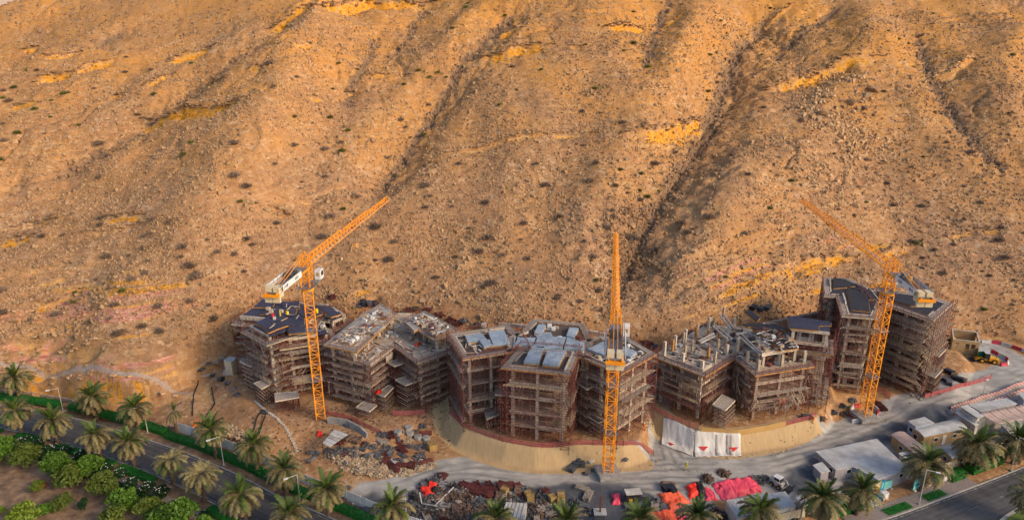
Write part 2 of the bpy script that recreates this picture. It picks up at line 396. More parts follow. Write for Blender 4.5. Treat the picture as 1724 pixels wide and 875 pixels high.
LEDGES = [  # lip line, height, ochre amount, pink amount
    ([(230, 187), (262, 191), (330, 188), (360, 184), (428, 179)], 3.4, 1, 0), ([(280, 103), (310, 92), (345, 82), (366, 79)], 3.0, 1, 0),
    ([(56, 138), (80, 125), (124, 122)], 3.0, 1, 0), ([(124, 120), (150, 108), (196, 100)], 2.6, 1, 0), ([(40, 84), (68, 80)], 2.0, 1, 0), ([(70, 97), (138, 88)], 1.5, .9, 0),
    ([(450, 46), (490, 26), (522, 10)], 2.6, 1, 0), ([(520, 20), (560, 10), (620, 4), (735, 2)], 4.2, 1, 0), ([(20, 177), (66, 172)], 1.8, .9, 0), ([(240, 148), (290, 128)], 1.6, .7, 0),
    ([(495, 98), (528, 97)], 1.2, 1, 0), ([(420, 127), (448, 123)], 1.3, 1, 0), ([(350, 136), (384, 138)], 1.3, 1, 0), ([(188, 161), (206, 158)], 1.2, 1, 0), ([(150, 180), (184, 170)], 1.0, .8, 0),
    ([(434, 172), (462, 169)], 1.0, .9, 0), ([(520, 180), (552, 179)], 1.2, .9, 0), ([(835, 66), (858, 54), (880, 56)], 2.0, 1, 0), ([(812, 99), (850, 95), (885, 83), (932, 90)], 2.8, 1, 0),
    ([(1018, 65), (1050, 53), (1082, 50)], 2.8, 1, 0), ([(958, 97), (980, 98)], 1.2, .9, 0), ([(615, 134), (654, 132)], 1.3, .8, 0), ([(582, 160), (605, 155)], 1.4, .9, 0),
    ([(752, 264), (800, 257), (860, 253), (930, 243), (1012, 229)], 1.4, .55, 0), ([(1046, 239), (1090, 227), (1120, 213), (1160, 198), (1186, 183)], 3.8, .8, 0), ([(1112, 45), (1152, 36)], 1.6, 1, 0),
    ([(1250, 48), (1300, 28), (1335, 10)], 1.6, .7, 0), ([(1288, 166), (1330, 156), (1370, 146), (1420, 134), (1480, 124)], 4.0, .7, 0), ([(1558, 135), (1600, 128), (1642, 110)], 2.8, .5, 0), ([(1518, 122), (1540, 118)], 1.0, .9, 0),
    ([(0, 402), (30, 402), (62, 395)], 2.6, .9, 0), ([(10, 383), (50, 375), (122, 364)], 1.4, .6, 0), ([(178, 368), (252, 360)], 1.8, .7, 0), ([(138, 392), (180, 385), (252, 373)], 1.4, .5, 0),
    ([(0, 458), (60, 448), (150, 430)], 1.3, .5, .3), ([(18, 465), (60, 452), (118, 440)], 1.2, .3, .8), ([(40, 480), (90, 470), (130, 455)], 1.0, .7, 0), ([(410, 352), (450, 346), (492, 356)], 1.4, .3, 0),
    ([(0, 572), (60, 562), (134, 560)], 2.0, .62, .1), ([(0, 602), (100, 590), (182, 575)], 1.4, .5, .2), ([(92, 618), (160, 602), (236, 588)], 1.4, .3, .6), ([(60, 600), (140, 590), (210, 570)], 1.0, .5, 0), ([(130, 628), (190, 612), (250, 600)], 1.2, .4, .4),
    ([(40, 520), (90, 505), (150, 480)], 1.2, .7, 0), ([(0, 545), (50, 530), (100, 518)], 1.2, .6, .2),
    ([(1285, 471), (1340, 457), (1400, 443), (1462, 438)], 2.4, .75, 0), ([(1100, 470), (1180, 440), (1260, 418), (1400, 396)], 1.4, .3, .35), ([(1180, 492), (1262, 482)], 1.4, .5, 0), ([(1590, 401), (1640, 388), (1694, 383)], 1.2, .7, 0),
    ([(1480, 430), (1540, 415)], 1.6, .7, 0), ([(590, 492), (640, 478)], 1.2, .9, .2), ([(600, 503), (650, 488)], 1.0, .8, .3), ([(395, 548), (420, 530)], 1.4, .7, .1), ([(600, 300), (700, 285), (760, 270)], 1.0, .5, 0), ([(480, 345), (540, 330), (600, 305)], 1.0, .5, 0),
    ([(-20, 618), (60, 620), (140, 624), (200, 641), (260, 655), (335, 668)], 3.0, .48, .2), ([(1640, 560), (1690, 562), (1740, 580)], 1.5, .4, 0), ([(1380, 30), (1480, 18), (1560, 22)], .8, .3, 0), ([(300, 20), (420, 5)], .9, .5, 0),
]
for g in range(46):      # thin broken strata along the slope
    u = RNG.uniform(0, 1700); v = RNG.uniform(15, 430); l = RNG.uniform(30, 110)
    LEDGES.append(([(u, v), (u + l * .5, v - l * .06), (u + l, v - l * .16)], RNG.uniform(.45, .9), RNG.uniform(.1, .6), 0))
for k in range(11):      # tilted beds above the road at left and behind the right-hand tower
    v = 455 + k * 15; u0 = RNG.uniform(-30, 40); l = RNG.uniform(90, 210); LEDGES.append(([(u0, v + 18), (u0 + l * .5, v + 4), (u0 + l, v - 12)], RNG.uniform(.8, 1.5), RNG.choice((.2, .45, .6)), RNG.choice((0, .2, .65))))
for k in range(6):
    LEDGES.append(([(1080 + k * 12, 512 - k * 12), (1180 + k * 14, 478 - k * 12), (1300 + k * 18, 452 - k * 13)], RNG.uniform(.8, 1.3), RNG.choice((.2, .5)), RNG.choice((0, .4))))
_allp = [p for g in GULLIES for p in g[0]] + [p for g in RIDGES for p in g[0]] + [p for l in LEDGES for p in l[0]]
_wp = march([p[0] for p in _allp], [p[1] for p in _allp], base_height)
_i = 0
for k, g in enumerate(GULLIES): n = len(g[0]); GULLIES[k] = (smooth_line(_wp[_i:_i + n], 2.5, 6), g[1], g[2]); _i += n
for k, g in enumerate(RIDGES): n = len(g[0]); RIDGES[k] = (smooth_line(_wp[_i:_i + n], 2.5, 8), g[1], g[2]); _i += n
for k, l in enumerate(LEDGES): n = len(l[0]); LEDGES[k] = (resample(_wp[_i:_i + n], 2.5), *l[1:]); _i += n
def height(x, y, masks=False):
    x = np.asarray(x, float); y = np.asarray(y, float); z = base_height(x, y)
    d = y - np.interp(x, _fx, _fy); g = ss(d / 14 + .2)
    och = np.zeros(x.shape); pink = np.zeros(x.shape); gul = np.zeros(x.shape)
    for L, hh, w in RIDGES:
        m = (x > L[:, 0].min() - 2.6 * w) & (x < L[:, 0].max() + 2.6 * w) & (y > L[:, 1].min() - 2.6 * w) & (y < L[:, 1].max() + 2.6 * w)
        if m.any(): dd, _, t = pdist(x[m], y[m], L); z[m] += hh * np.minimum(1, np.minimum(t, 1 - t) * 4 + .25) * np.exp(-np.sqrt((dd / w * 1.5) ** 2 + .1)) * 1.9
    for L, dep, w in GULLIES:
        m = (x > L[:, 0].min() - 3 * w) & (x < L[:, 0].max() + 3 * w) & (y > L[:, 1].min() - 3 * w) & (y < L[:, 1].max() + 3 * w)
        if not m.any(): continue
        xs, ys = x[m], y[m]; dd, _, t = pdist(xs, ys, L); dd = np.maximum(dd + 2.0 * fbm(xs * .22, ys * .22, 3, 41), 0)
        env = np.minimum(1, np.minimum(t, 1 - t) * 8 + .15)
        z[m] -= 1.25 * dep * env * np.exp(-(np.maximum(dd, 0) / (w * .95)) ** 1.25) + .16 * dep * env * np.exp(-np.maximum(dd, 0) / 1.3); z[m] += .4 * dep * env * np.exp(-((dd - w * 1.6) / (w * .7)) ** 2)
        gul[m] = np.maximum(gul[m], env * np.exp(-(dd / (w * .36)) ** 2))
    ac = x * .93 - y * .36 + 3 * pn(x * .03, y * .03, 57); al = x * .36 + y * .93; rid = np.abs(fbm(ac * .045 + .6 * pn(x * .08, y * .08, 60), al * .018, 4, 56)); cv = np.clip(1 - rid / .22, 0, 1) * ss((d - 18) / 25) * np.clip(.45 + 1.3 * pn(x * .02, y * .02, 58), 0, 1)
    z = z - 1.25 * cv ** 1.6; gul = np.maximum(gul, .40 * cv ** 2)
    z = z + g * (.85 * fbm(x * .07 + y * .02, y * .05, 3, 51) + .24 * fbm(x * .33, y * .33, 4, 52))
    flat = ss((d + 8) / 6); z = z + (1 - flat) * .07 * fbm(x * .35, y * .35, 3, 53) * (z > ZR + .05)
    z = z + gul * .9 * fbm(x * .55, y * .55, 3, 54)
    # fine strata: the slope steps a little with height
    st = z / 2.3 + .9 * pn(x * .03, y * .03, 55); fr = st - np.floor(st)
    z = z + g * np.clip(.35 + .7 * pn(x * .035, y * .05, 59), 0, .9) * (ss(fr * 1.5) - fr)
    for L, h, oc, pk in LEDGES:
        w = 3.4 * h + 1.0
        m = (x > L[:, 0].min() - 4) & (x < L[:, 0].max() + 4) & (y > L[:, 1].min() - w - 3) & (y < L[:, 1].max() + 4)
        if not m.any(): continue
        xs, ys = x[m], y[m]; dd, sd, t = pdist(xs, ys, L)
        s = -dd * sd + .30 * h * fbm(xs * .10, ys * .10, 3, 61)
        env = np.clip(np.minimum(t, 1 - t) * 3.6, 0, 1) ** .75 * (np.hypot(dd, 0) < w + 2) * (1 - .35 * pn(xs * .3, ys * .1, 62))
        hh = h * env
        inn = (s > 0) & (s < w)
        z[m] -= np.where(s < w, hh * (1 - np.clip(s / w, 0, 1)) ** 1.6 * ss((s + .3) / (.35 + .38 * h)), 0)
        z[m] += np.where(s <= 0, .22 * hh * np.exp(np.minimum(s, 0) / (1.2 * h)), .22 * hh * (1 - ss(s / .8)))
        c = np.clip((s + .1) / .6, 0, 1) * (1 - ss((s - .1 * h) / (1.9 * h))) * np.minimum(env * 1.15, 1) * (1 - .35 * pn(xs * .5, ys * .5, 63)) * np.clip(.85 + .9 * fbm(xs * .3, ys * .7, 2, 68), 0, 1)
        och[m] = np.maximum(och[m], c * oc); pink[m] = np.maximum(pink[m], c * pk)
    if masks:
        reg = ss((-x - 66) / 14) * ss((178 - y) / 22) * ss((d + 1) / 3) + .8 * ss((x - 30) / 20) * ss((122 - x) / 20) * ss((d - 1) / 4) * ss((26 - d) / 8)
        b1 = fbm((z - .085 * x + .6 * pn(x * .1, y * .1, 64)) * .62, np.zeros_like(x) + .3, 3, 65); b2 = fbm((z - .085 * x) * .5 + 40, np.zeros_like(x) + .7, 2, 66); brk = np.clip(.75 + 1.2 * fbm(x * .06, y * .1, 2, 67), 0, 1)
        och = np.maximum(och, np.clip((b1 + .02) * 3.0, 0, .85) * reg * brk); pink = np.maximum(pink, np.clip((b2 - .10) * 3.4, 0, .95) * reg * brk)
        bh = 52 + .62 * (y - 290); far = ss((y - 300) / 6) * ss((-x - 45) / 25) * ss((base_height(x, y) - 62) / 5) * (y > 300)
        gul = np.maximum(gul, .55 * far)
    return (z, np.minimum(och * 1.3, 1), pink, gul, d) if masks else z
_sx0, _sy0, _sd = -175., 80., .4
_gx, _gy = np.meshgrid(np.arange(_sx0, 175.1, _sd), np.arange(_sy0, 216.1, _sd)); _SG = height(_gx.ravel(), _gy.ravel()).reshape(_gx.shape)
def site_h(x, y):
    """terrain height near the site, read from a table"""
    x = np.asarray(x, float); y = np.asarray(y, float); a = np.clip((x - _sx0) / _sd, 0, _SG.shape[1] - 1.001); b = np.clip((y - _sy0) / _sd, 0, _SG.shape[0] - 1.001)
    i = a.astype(int); j = b.astype(int); f = a - i; g = b - j
    return (_SG[j, i] * (1 - f) + _SG[j, i + 1] * f) * (1 - g) + (_SG[j + 1, i] * (1 - f) + _SG[j + 1, i + 1] * f) * g
def hz(x, y): return float(site_h(x, y))
def on_ground(pts):
    """pixels -> points on the terrain"""
    p = march([a for a, b in pts], [b for a, b in pts], height)
    z = height(p[:, 0], p[:, 1]); return np.column_stack([p, z])
# ---- the sheet: rows in depth, columns fanning out with the view
ys = np.concatenate([np.arange(20, 84, 4.), np.arange(84, 92, 1.), np.arange(92, 172, .40), np.arange(172, 318, .52), np.arange(318, 400, 1.5), np.arange(400, 560, 6.)])
NC = 880
tt = np.linspace(-1, 1, NC)
half = (.70 * ys + 26) * 1.22
X = tt[None] * half[:, None]; Y = np.broadcast_to(ys[:, None], X.shape).copy()
X = X + RNG.uniform(-.05, .05, X.shape) * (half[:, None] / 200); Y[1:-1] += RNG.uniform(-.03, .03, Y[1:-1].shape)
Z, och, pink, gul, dft = (a.reshape(X.shape) for a in height(X.ravel(), Y.ravel(), True))
e = road_e(X.ravel(), Y.ravel()).reshape(X.shape)
Z = np.where((e < .6) & (Y < 200), np.minimum(Z, ZR - .06), Z)
def near_line(pts, widths, z=0.):
    P = np.array(W2(pts, z)); L = resample(np.column_stack([P, widths]), 1.5); L = smooth_line(L, 1.5, 8)
    m = (Y < 200); out = np.full(X.shape, 99.)
    xs, yv = X[m], Y[m]; best = np.full(xs.shape, 99.)
    for a in range(len(L) - 1):
        dx, dy = L[a + 1, :2] - L[a, :2]; l2 = dx * dx + dy * dy + 1e-9
        t = np.clip(((xs - L[a, 0]) * dx + (yv - L[a, 1]) * dy) / l2, 0, 1)
        dd = np.hypot(xs - L[a, 0] - t * dx, yv - L[a, 1] - t * dy) - (L[a, 2] + t * (L[a + 1, 2] - L[a, 2])) / 2
        best = np.minimum(best, dd)
    out[m] = best; return out
def patch(pts, z=0.):
    P = W2(pts, z); m = Y < 200; o = np.full(X.shape, 99.); o[m] = sdist(X[m], Y[m], P); return o
road_d = np.minimum.reduce([
    near_line([(1800, 600), (1724, 632), (1660, 652), (1580, 682), (1500, 712), (1420, 745), (1330, 775), (1230, 795), (1100, 798), (1000, 806), (880, 804), (790, 788), (730, 800), (670, 826), (610, 822)], [9, 9, 9, 9, 10, 11, 12, 13, 13, 10, 10, 9, 8, 7, 5]),
    near_line([(1740, 640), (1716, 612), (1690, 594), (1655, 580), (1610, 576)], [7, 7, 6, 6, 5], .8),
    near_line([(1145, 792), (1118, 745), (1102, 705), (1099, 670)], [8, 6, 5, 4]),
    patch([(1260, 875), (1180, 830), (1000, 815), (760, 810), (700, 830), (640, 845), (690, 900), (1260, 900)]),
    patch([(1330, 800), (1370, 755), (1480, 735), (1600, 690), (1700, 660), (1780, 680), (1700, 740), (1540, 790), (1400, 840), (1300, 850)])])
wob = .7 * fbm(X * .25, Y * .25, 3, 71)
road_m = 1 - ss((road_d + wob + .8) / 2.2)
sand_d = np.minimum(near_line([(752, 676), (748, 703), (772, 733), (815, 753), (858, 765), (905, 772), (950, 771), (1000, 768), (1050, 770), (1085, 770)], [4.5, 5.2, 5.4, 5.2, 5.2, 5, 5, 5, 4.5, 3], 1.5),
    near_line([(1094, 690), (1120, 722), (1160, 744), (1240, 748), (1318, 734), (1372, 720)], [3.5, 5, 5.2, 5.2, 4.5, 2], 1.5))
sand_m = 1 - ss((sand_d + .2 * wob) / .8)
dark_d = np.minimum.reduce([patch([(880, 822), (1000, 814), (1060, 818), (1090, 835), (1130, 850), (1110, 880), (900, 880)]), patch([(1330, 790), (1368, 772), (1392, 795), (1375, 822), (1335, 815)]), patch([(1380, 770), (1430, 745), (1540, 700), (1600, 690), (1600, 715), (1500, 740)]) , patch([(590, 838), (625, 822), (665, 835), (660, 872), (610, 862)])])
dark_m = 1 - ss((dark_d + 1.3 * wob + 1.2) / 3.6)
soil_m = ss((-e - 13.5) / 1.5) * (Y < 160) * (X < 20)
verge_m = np.where((e > .2) & (e < 5.2) & (X < 0), 1., 0.) + ((e < -7.5) & (e > -14.0) & (X < 0))
_tp = on_ground([(-20, 612), (60, 616), (140, 619), (200, 633), (260, 646), (300, 655), (326, 664)])[:, :2]
track_d, _, _tt = pdist(X.ravel(), Y.ravel(), smooth_line(_tp, 2, 4)); track_d = track_d.reshape(X.shape) - .25 + wob * .3
track_m = (1 - ss(track_d / .5)) * .62
tyre_m = sum(np.exp(-((road_d + .5 * wob + k) / .33) ** 2) for k in (1.9, 3.6, 5.2)) * np.clip(.6 + 1.2 * pn(X * .08, Y * .08, 73), 0, 1)
NR = len(ys)
I = np.arange(NR * NC).reshape(NR, NC)
F = np.stack([I[:-1, :-1], I[:-1, 1:], I[1:, 1:], I[1:, :-1]], -1).reshape(-1, 4)
fc = lambda A: A.ravel()[F].mean(1)
cls = np.zeros(len(F), int)                                   # 0 construction ground
cls[fc(dft) > -1.5] = 1                                       # hillside
cls[(fc(e) < -3.5) & (fc(Y) < 190)] = 3                       # garden side of the road
cls[(fc(road_m) > .5) & (cls == 0)] = 2
cls[(fc(sand_m) > .5) & (cls == 0)] = 4
AV = np.column_stack([X.ravel(), Y.ravel(), Z.ravel()])
m1 = np.column_stack([och.ravel(), road_m.ravel(), pink.ravel(), gul.ravel()])
m2 = np.column_stack([np.maximum(sand_m, 0).ravel(), np.maximum(soil_m, verge_m * .8).ravel(), dark_m.ravel(), np.maximum(track_m, 0).ravel()])
m3 = np.column_stack([np.clip(tyre_m, 0, 1).ravel()] * 3 + [np.ones(tyre_m.size)])
def ground_material():
    m, t, b = _nodes('ground'); N = t.nodes; L = t.links
    pos = N.new('ShaderNodeNewGeometry').outputs['Position']
    def noise(s, det=6, sc=None, rough=.6):
        n = N.new('ShaderNodeTexNoise'); n.inputs['Scale'].default_value = s; n.inputs['Detail'].default_value = det; n.inputs['Roughness'].default_value = rough
        if sc: mp = N.new('ShaderNodeMapping'); mp.inputs['Scale'].default_value = sc; L.new(pos, mp.inputs[0]); L.new(mp.outputs[0], n.inputs[0])
        else: L.new(pos, n.inputs[0])
        return n.outputs[0]
    def ramp(src, stops):
        r = N.new('ShaderNodeValToRGB'); e = r.color_ramp.elements
        e[0].position, e[0].color = stops[0][0], (*stops[0][1], 1); e[1].position, e[1].color = stops[-1][0], (*stops[-1][1], 1)
        for p, c in stops[1:-1]: k = e.new(p); k.color = (*c, 1)
        L.new(src, r.inputs[0]); return r.outputs[0]
    def mix(f, a, b, mode='MIX'):
        x = N.new('ShaderNodeMix'); x.data_type = 'RGBA'; x.blend_type = mode
        if isinstance(f, float): x.inputs[0].default_value = f
        else: L.new(f, x.inputs[0])
        for s, k in ((a, 6), (b, 7)):
            if isinstance(s, tuple): x.inputs[k].default_value = (*s, 1)
            else: L.new(s, x.inputs[k])
        return x.outputs[2]
    def soft(fac, nz, amp, lo, hi):          # ragged edge for a mask
        a = N.new('ShaderNodeMath'); a.operation = 'MULTIPLY_ADD'; L.new(nz, a.inputs[0]); a.inputs[1].default_value = amp; a.inputs[2].default_value = -amp / 2
        c = N.new('ShaderNodeMath'); c.operation = 'ADD'; L.new(fac, c.inputs[0]); L.new(a.outputs[0], c.inputs[1])
        r = N.new('ShaderNodeMapRange'); r.interpolation_type = 'SMOOTHSTEP'; r.inputs[1].default_value = lo; r.inputs[2].default_value = hi
        L.new(c.outputs[0], r.inputs[0]); return r.outputs[0]
    def attr(name):
        a = N.new('ShaderNodeAttribute'); a.attribute_name = name; s = N.new('ShaderNodeSeparateColor'); L.new(a.outputs['Color'], s.inputs[0])
        return s.outputs[0], s.outputs[1], s.outputs[2], a.outputs['Alpha']
    a_o, a_r, a_p, a_g = attr('m1'); b_s, b_v, b_d, b_t = attr('m2')
    big = noise(.035, 5); mid = noise(.55, 8); fine = noise(2.6, 8, None, .7); grit = noise(7.0, 4, None, .75)
    strata = noise(.5, 6, (.12, .12, 2.2))
    col = ramp(mid, [(.30, (.21, .113, .058)), (.46, (.315, .174, .092)), (.60, (.385, .220, .118)), (.75, (.45, .275, .155))])
    col = mix(ramp(big, [(.42, (0, 0, 0)), (.62, (1, 1, 1))]), col, mix(.55, col, (.46, .235, .085)))
    col = mix(ramp(strata, [(.54, (0, 0, 0)), (.66, (.55, .55, .55))]), col, (.50, .32, .155))
    vo = N.new('ShaderNodeTexVoronoi'); vo.inputs['Scale'].default_value = 1.5; L.new(pos, vo.inputs[0]); vs = N.new('ShaderNodeSeparateColor'); L.new(vo.outputs['Color'], vs.inputs[0])
    v2 = N.new('ShaderNodeTexVoronoi'); v2.inputs['Scale'].default_value = .62; L.new(pos, v2.inputs[0]); vs2 = N.new('ShaderNodeSeparateColor'); L.new(v2.outputs['Color'], vs2.inputs[0])
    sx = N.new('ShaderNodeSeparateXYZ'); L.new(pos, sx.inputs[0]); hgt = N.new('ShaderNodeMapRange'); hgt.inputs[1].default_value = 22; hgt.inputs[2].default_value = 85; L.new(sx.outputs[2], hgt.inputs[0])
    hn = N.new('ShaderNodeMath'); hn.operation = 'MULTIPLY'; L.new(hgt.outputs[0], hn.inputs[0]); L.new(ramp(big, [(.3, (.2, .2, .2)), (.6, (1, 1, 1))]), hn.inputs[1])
    col = mix(hn.outputs[0], col, mix(.75, col, (.57, .255, .042)))          # golden tint rising with height: low-sun glow put into the colour
    patchy = ramp(noise(.06, 4), [(.38, (.15, .15, .15)), (.62, (1, 1, 1))])
    col0 = col
    col = mix(ramp(vs.outputs[0], [(.0, (.62, .62, .62)), (.22, (0, 0, 0))]), col, (.15, .09, .055))
    col = mix(ramp(vs.outputs[1], [(.80, (0, 0, 0)), (1.0, (.75, .75, .75))]), col, (.58, .42, .26))
    col = mix(ramp(vs2.outputs[0], [(.86, (0, 0, 0)), (1.0, (.5, .5, .5))]), col, (.58, .42, .27))
    col = mix(patchy, col0, col)
    col = mix(ramp(fine, [(.34, (.7, .7, .7)), (.44, (0, 0, 0))]), col, (.15, .09, .055))
    col = mix(ramp(grit, [(.60, (0, 0, 0)), (.70, (.6, .6, .6))]), col, (.56, .42, .28))
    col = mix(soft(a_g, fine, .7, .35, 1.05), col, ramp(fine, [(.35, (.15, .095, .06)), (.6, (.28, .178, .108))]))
    och = mix(ramp(a_o, [(.38, (0, 0, 0)), (.72, (1, 1, 1))]), (.60, .375, .155), ramp(noise(.9, 8, (.7, .7, 1.3)), [(.33, (.30, .115, .02)), (.46, (.56, .245, .028)), (.62, (.66, .34, .06)), (.76, (.48, .21, .03))]))  # ochre rock, deeper below each lip: overhang shade put into the colour
    col = mix(soft(a_o, mid, .55, .25, .70), col, och)
    pk = ramp(noise(1.0, 6, (.5, .5, 2.5)), [(.35, (.36, .12, .075)), (.6, (.58, .30, .22)), (.72, (.60, .40, .32))])
    col = mix(soft(a_p, mid, .6, .25, .7), col, pk)
    col = mix(soft(b_t, mid, .5, .3, .7), col, ramp(fine, [(.35, (.30, .235, .20)), (.55, (.38, .315, .275)), (.70, (.48, .43, .40))]))
    road = ramp(noise(.25, 8, (1, 2.2, 1)), [(.35, (.27, .257, .24)), (.5, (.34, .325, .30)), (.65, (.43, .405, .37))])
    c_t = attr('m3')[0]; tm = N.new('ShaderNodeMath'); tm.operation = 'MULTIPLY'; L.new(c_t, tm.inputs[0]); tm.inputs[1].default_value = .9; road = mix(tm.outputs[0], road, (.16, .155, .15))
    col = mix(soft(a_r, mid, .5, .2, .8), col, road)
    sand = ramp(noise(1.0, 6, (3.0, .4, .5)), [(.35, (.395, .275, .145)), (.65, (.46, .33, .18))])
    col = mix(soft(b_s, mid, .25, .3, .7), col, sand)
    soil = ramp(mid, [(.3, (.12, .078, .052)), (.5, (.22, .142, .09)), (.62, (.31, .205, .13)), (.72, (.38, .26, .165))])
    col = mix(b_v, col, soil)
    dk = ramp(mid, [(.3, (.05, .055, .066)), (.7, (.115, .122, .138))])
    col = mix(soft(b_d, mid, .6, .15, 1.0), col, dk)
    L.new(col, b.inputs['Base Color']); b.inputs['Roughness'].default_value = .95; b.inputs['Specular IOR Level'].default_value = .1
    ad = N.new('ShaderNodeMath'); ad.operation = 'MULTIPLY_ADD'; L.new(fine, ad.inputs[0]); ad.inputs[1].default_value = 1.0; L.new(vs.outputs[2], ad.inputs[2])
    inv = N.new('ShaderNodeMath'); inv.operation = 'MAXIMUM'; L.new(a_r, inv.inputs[0]); L.new(b_s, inv.inputs[1])
    stg = N.new('ShaderNodeMapRange'); stg.inputs[3].default_value = .7; stg.inputs[4].default_value = .22; L.new(inv.outputs[0], stg.inputs[0])
    bp = N.new('ShaderNodeBump'); bp.inputs['Distance'].default_value = .25; L.new(stg.outputs[0], bp.inputs['Strength'])
    L.new(ad.outputs[0], bp.inputs['Height']); L.new(bp.outputs[0], b.inputs['Normal'])
    MATS['ground'] = m
ground_material()
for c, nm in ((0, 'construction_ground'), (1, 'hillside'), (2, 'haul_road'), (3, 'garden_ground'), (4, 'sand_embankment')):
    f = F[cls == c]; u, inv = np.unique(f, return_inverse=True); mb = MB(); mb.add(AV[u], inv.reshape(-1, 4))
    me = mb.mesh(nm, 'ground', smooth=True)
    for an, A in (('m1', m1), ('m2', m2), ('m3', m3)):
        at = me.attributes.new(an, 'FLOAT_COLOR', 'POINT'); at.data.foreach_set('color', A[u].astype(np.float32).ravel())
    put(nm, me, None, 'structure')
# ground beyond the modelled sheet, out to the horizon
mb = MB(); mb.add([(-3000, -3000, -6), (3000, -3000, -6), (3000, 3000, -6), (-3000, 3000, -6)], [(0, 1, 2, 3)])
mat('plain', (.36, .25, .15), (.26, .17, .1), s=.02); mb.build('far_plain', 'plain', None, kind='structure')
mat('far_rock', (.60, .46, .37), (.46, .33, .26), s=.02, bump=.8, bs=.05)  # pale tone stands in for haze over the far hill
gx, gy = np.meshgrid(np.linspace(-900, -250, 66), np.linspace(480, 900, 40))
gz = 40 + .38 * (gy - 480) + 26 * fbm(gx * .006, gy * .006, 5, 91) - .10 * (gx + 500)
gz[0] = -5; mb = MB(); mb.grid(np.stack([gx, gy, gz], -1)); mb.build('distant_hill', 'far_rock', None, True, 'structure')
# ================================================================== asphalt road, kerbs, verge
NORM = np.gradient(ROAD, axis=0); NORM = np.column_stack([-NORM[:, 1], NORM[:, 0]]); NORM /= np.linalg.norm(NORM, axis=1, keepdims=True)   # points to the far side
def along(o, sub=slice(None)): return ROAD[sub] + NORM[sub] * o
def strip(o1, o2, z, sub=slice(None), zb=None):
    A = along(o1, sub); B = along(o2, sub); mb = MB()
    mb.grid(np.stack([np.column_stack([A, np.full(len(A), z)]), np.column_stack([B, np.full(len(B), z)])], 1))
    if zb is not None:
        for P in (A, B): mb.grid(np.stack([np.column_stack([P, np.full(len(P), zb)]), np.column_stack([P, np.full(len(P), z)])], 1))
    return mb
ROAD_U = np.array([PX((p[0], p[1], ZR))[0] for p in ROAD])
RW = np.interp(ROAD[:, 0], [-30, 30], [7.6, 12.0])
A = ROAD; B = ROAD - NORM * RW[:, None]
_me = MB().grid(np.stack([np.column_stack([B, np.full(len(B), ZR)]), np.column_stack([A, np.full(len(A), ZR)])], 1)).mesh('asphalt_road', 'asphalt')
_at = _me.attributes.new('lane', 'FLOAT_VECTOR', 'POINT'); _lv = np.zeros((len(A), 2, 3)); _lv[:, :, 1] = (np.arange(len(A)) * .035)[:, None]; _lv[:, 0, 0] = RW * 1.3; _at.data.foreach_set('vector', _lv.astype(np.float32).ravel())
road_o = put('asphalt_road', _me, None, 'structure')
strip(0.0, .22, ZR + .13, zb=ZR - .1).build('kerb', 'kerb', road_o)
B2 = np.stack([np.column_stack([B, np.full(len(B), ZR + .13)]), np.column_stack([B - NORM * .22, np.full(len(B), ZR + .13)])], 1)
kb = MB().grid(B2); kb.grid(np.stack([np.column_stack([B, np.full(len(B), ZR - .1)]), np.column_stack([B, np.full(len(B), ZR + .13)])], 1)); kb.build('kerb', 'kerb', road_o)
for o1, o2, dash in ((-.45, -.33, 0), (-3.75, -3.87, 1), (-7.25, -7.13, 0)):
    lim = len(ROAD)
    for a in range(0, lim - 3, 9 if dash else 30):
        sub = slice(a, min(a + (4 if dash else 31), lim))
        if ROAD[a, 0] > 20 and o1 < -7: continue
        strip(o1, o2, ZR + .004, sub).build('lane_marking', 'lane_paint', road_o)
LEFT = np.where(ROAD[:, 0] < 12)[0]; LSUB = slice(LEFT[0], LEFT[-1])
strip(-10.4, -11.9, ZR + .02, LSUB, ZR - .1).build('footpath', 'paving', kind='structure')
# pavement along the right-hand road: courses of blocks
RIGHT = np.where((ROAD_U > 1440) & (ROAD_U < 1660))[0]; RSUB = slice(RIGHT[0], RIGHT[-1])
pv = strip(.22, 3.2, ZR + .10, RSUB, ZR - .1).build('pavement', 'paving', kind='structure')
mbp = MB()
for i in range(RIGHT[0], RIGHT[-1] - 1):
    for f in (0., .5):
        p = ROAD[i] + (ROAD[i + 1] - ROAD[i]) * f; n = NORM[i]; d = np.array((n[1], -n[0])); rz = math.atan2(d[1], d[0])
        for k in range(6):
            q = p + n * (.45 + k * .47 + .01); mbp.box((q[0], q[1], ZR + .105), (.455, .43, .02), rz)
mbp.build('paving_blocks', 'paving', pv, kind='stuff')
def lawn(u0, u1, o1, o2, label):
    i = np.where((ROAD_U > u0) & (ROAD_U < u1))[0]; sub = slice(i[0], i[-1] + 1)
    o = strip(o1, o2, ZR + .15, sub, ZR).mesh('lawn_strip', 'leaf_hedge'); o = put('lawn_strip', o)
    mb = MB(); n = int(len(i) * (abs(o2 - o1)) * 90); k = RNG.integers(i[0], i[-1], n); q = along(0)[k] + NORM[k] * RNG.uniform(o1, o2, n)[:, None] + RNG.uniform(-.5, .5, (n, 2))
    h = RNG.uniform(.06, .16, n); a = RNG.uniform(0, 6.28, n); z0 = ZR + .14
    V = np.stack([np.column_stack([q[:, 0] - .03 * np.cos(a), q[:, 1] - .03 * np.sin(a), np.full(n, z0)]), np.column_stack([q[:, 0] + .03 * np.cos(a), q[:, 1] + .03 * np.sin(a), np.full(n, z0)]), np.column_stack([q[:, 0] + .05 * np.sin(a), q[:, 1] + .05 * np.cos(a), z0 + h])], 1).reshape(-1, 3)
    mb.add(V, np.arange(3 * n).reshape(-1, 3)); mb.build('grass_blades', 'leaf_hedge', o, kind='stuff')
    return tag(o, label, 'lawn')
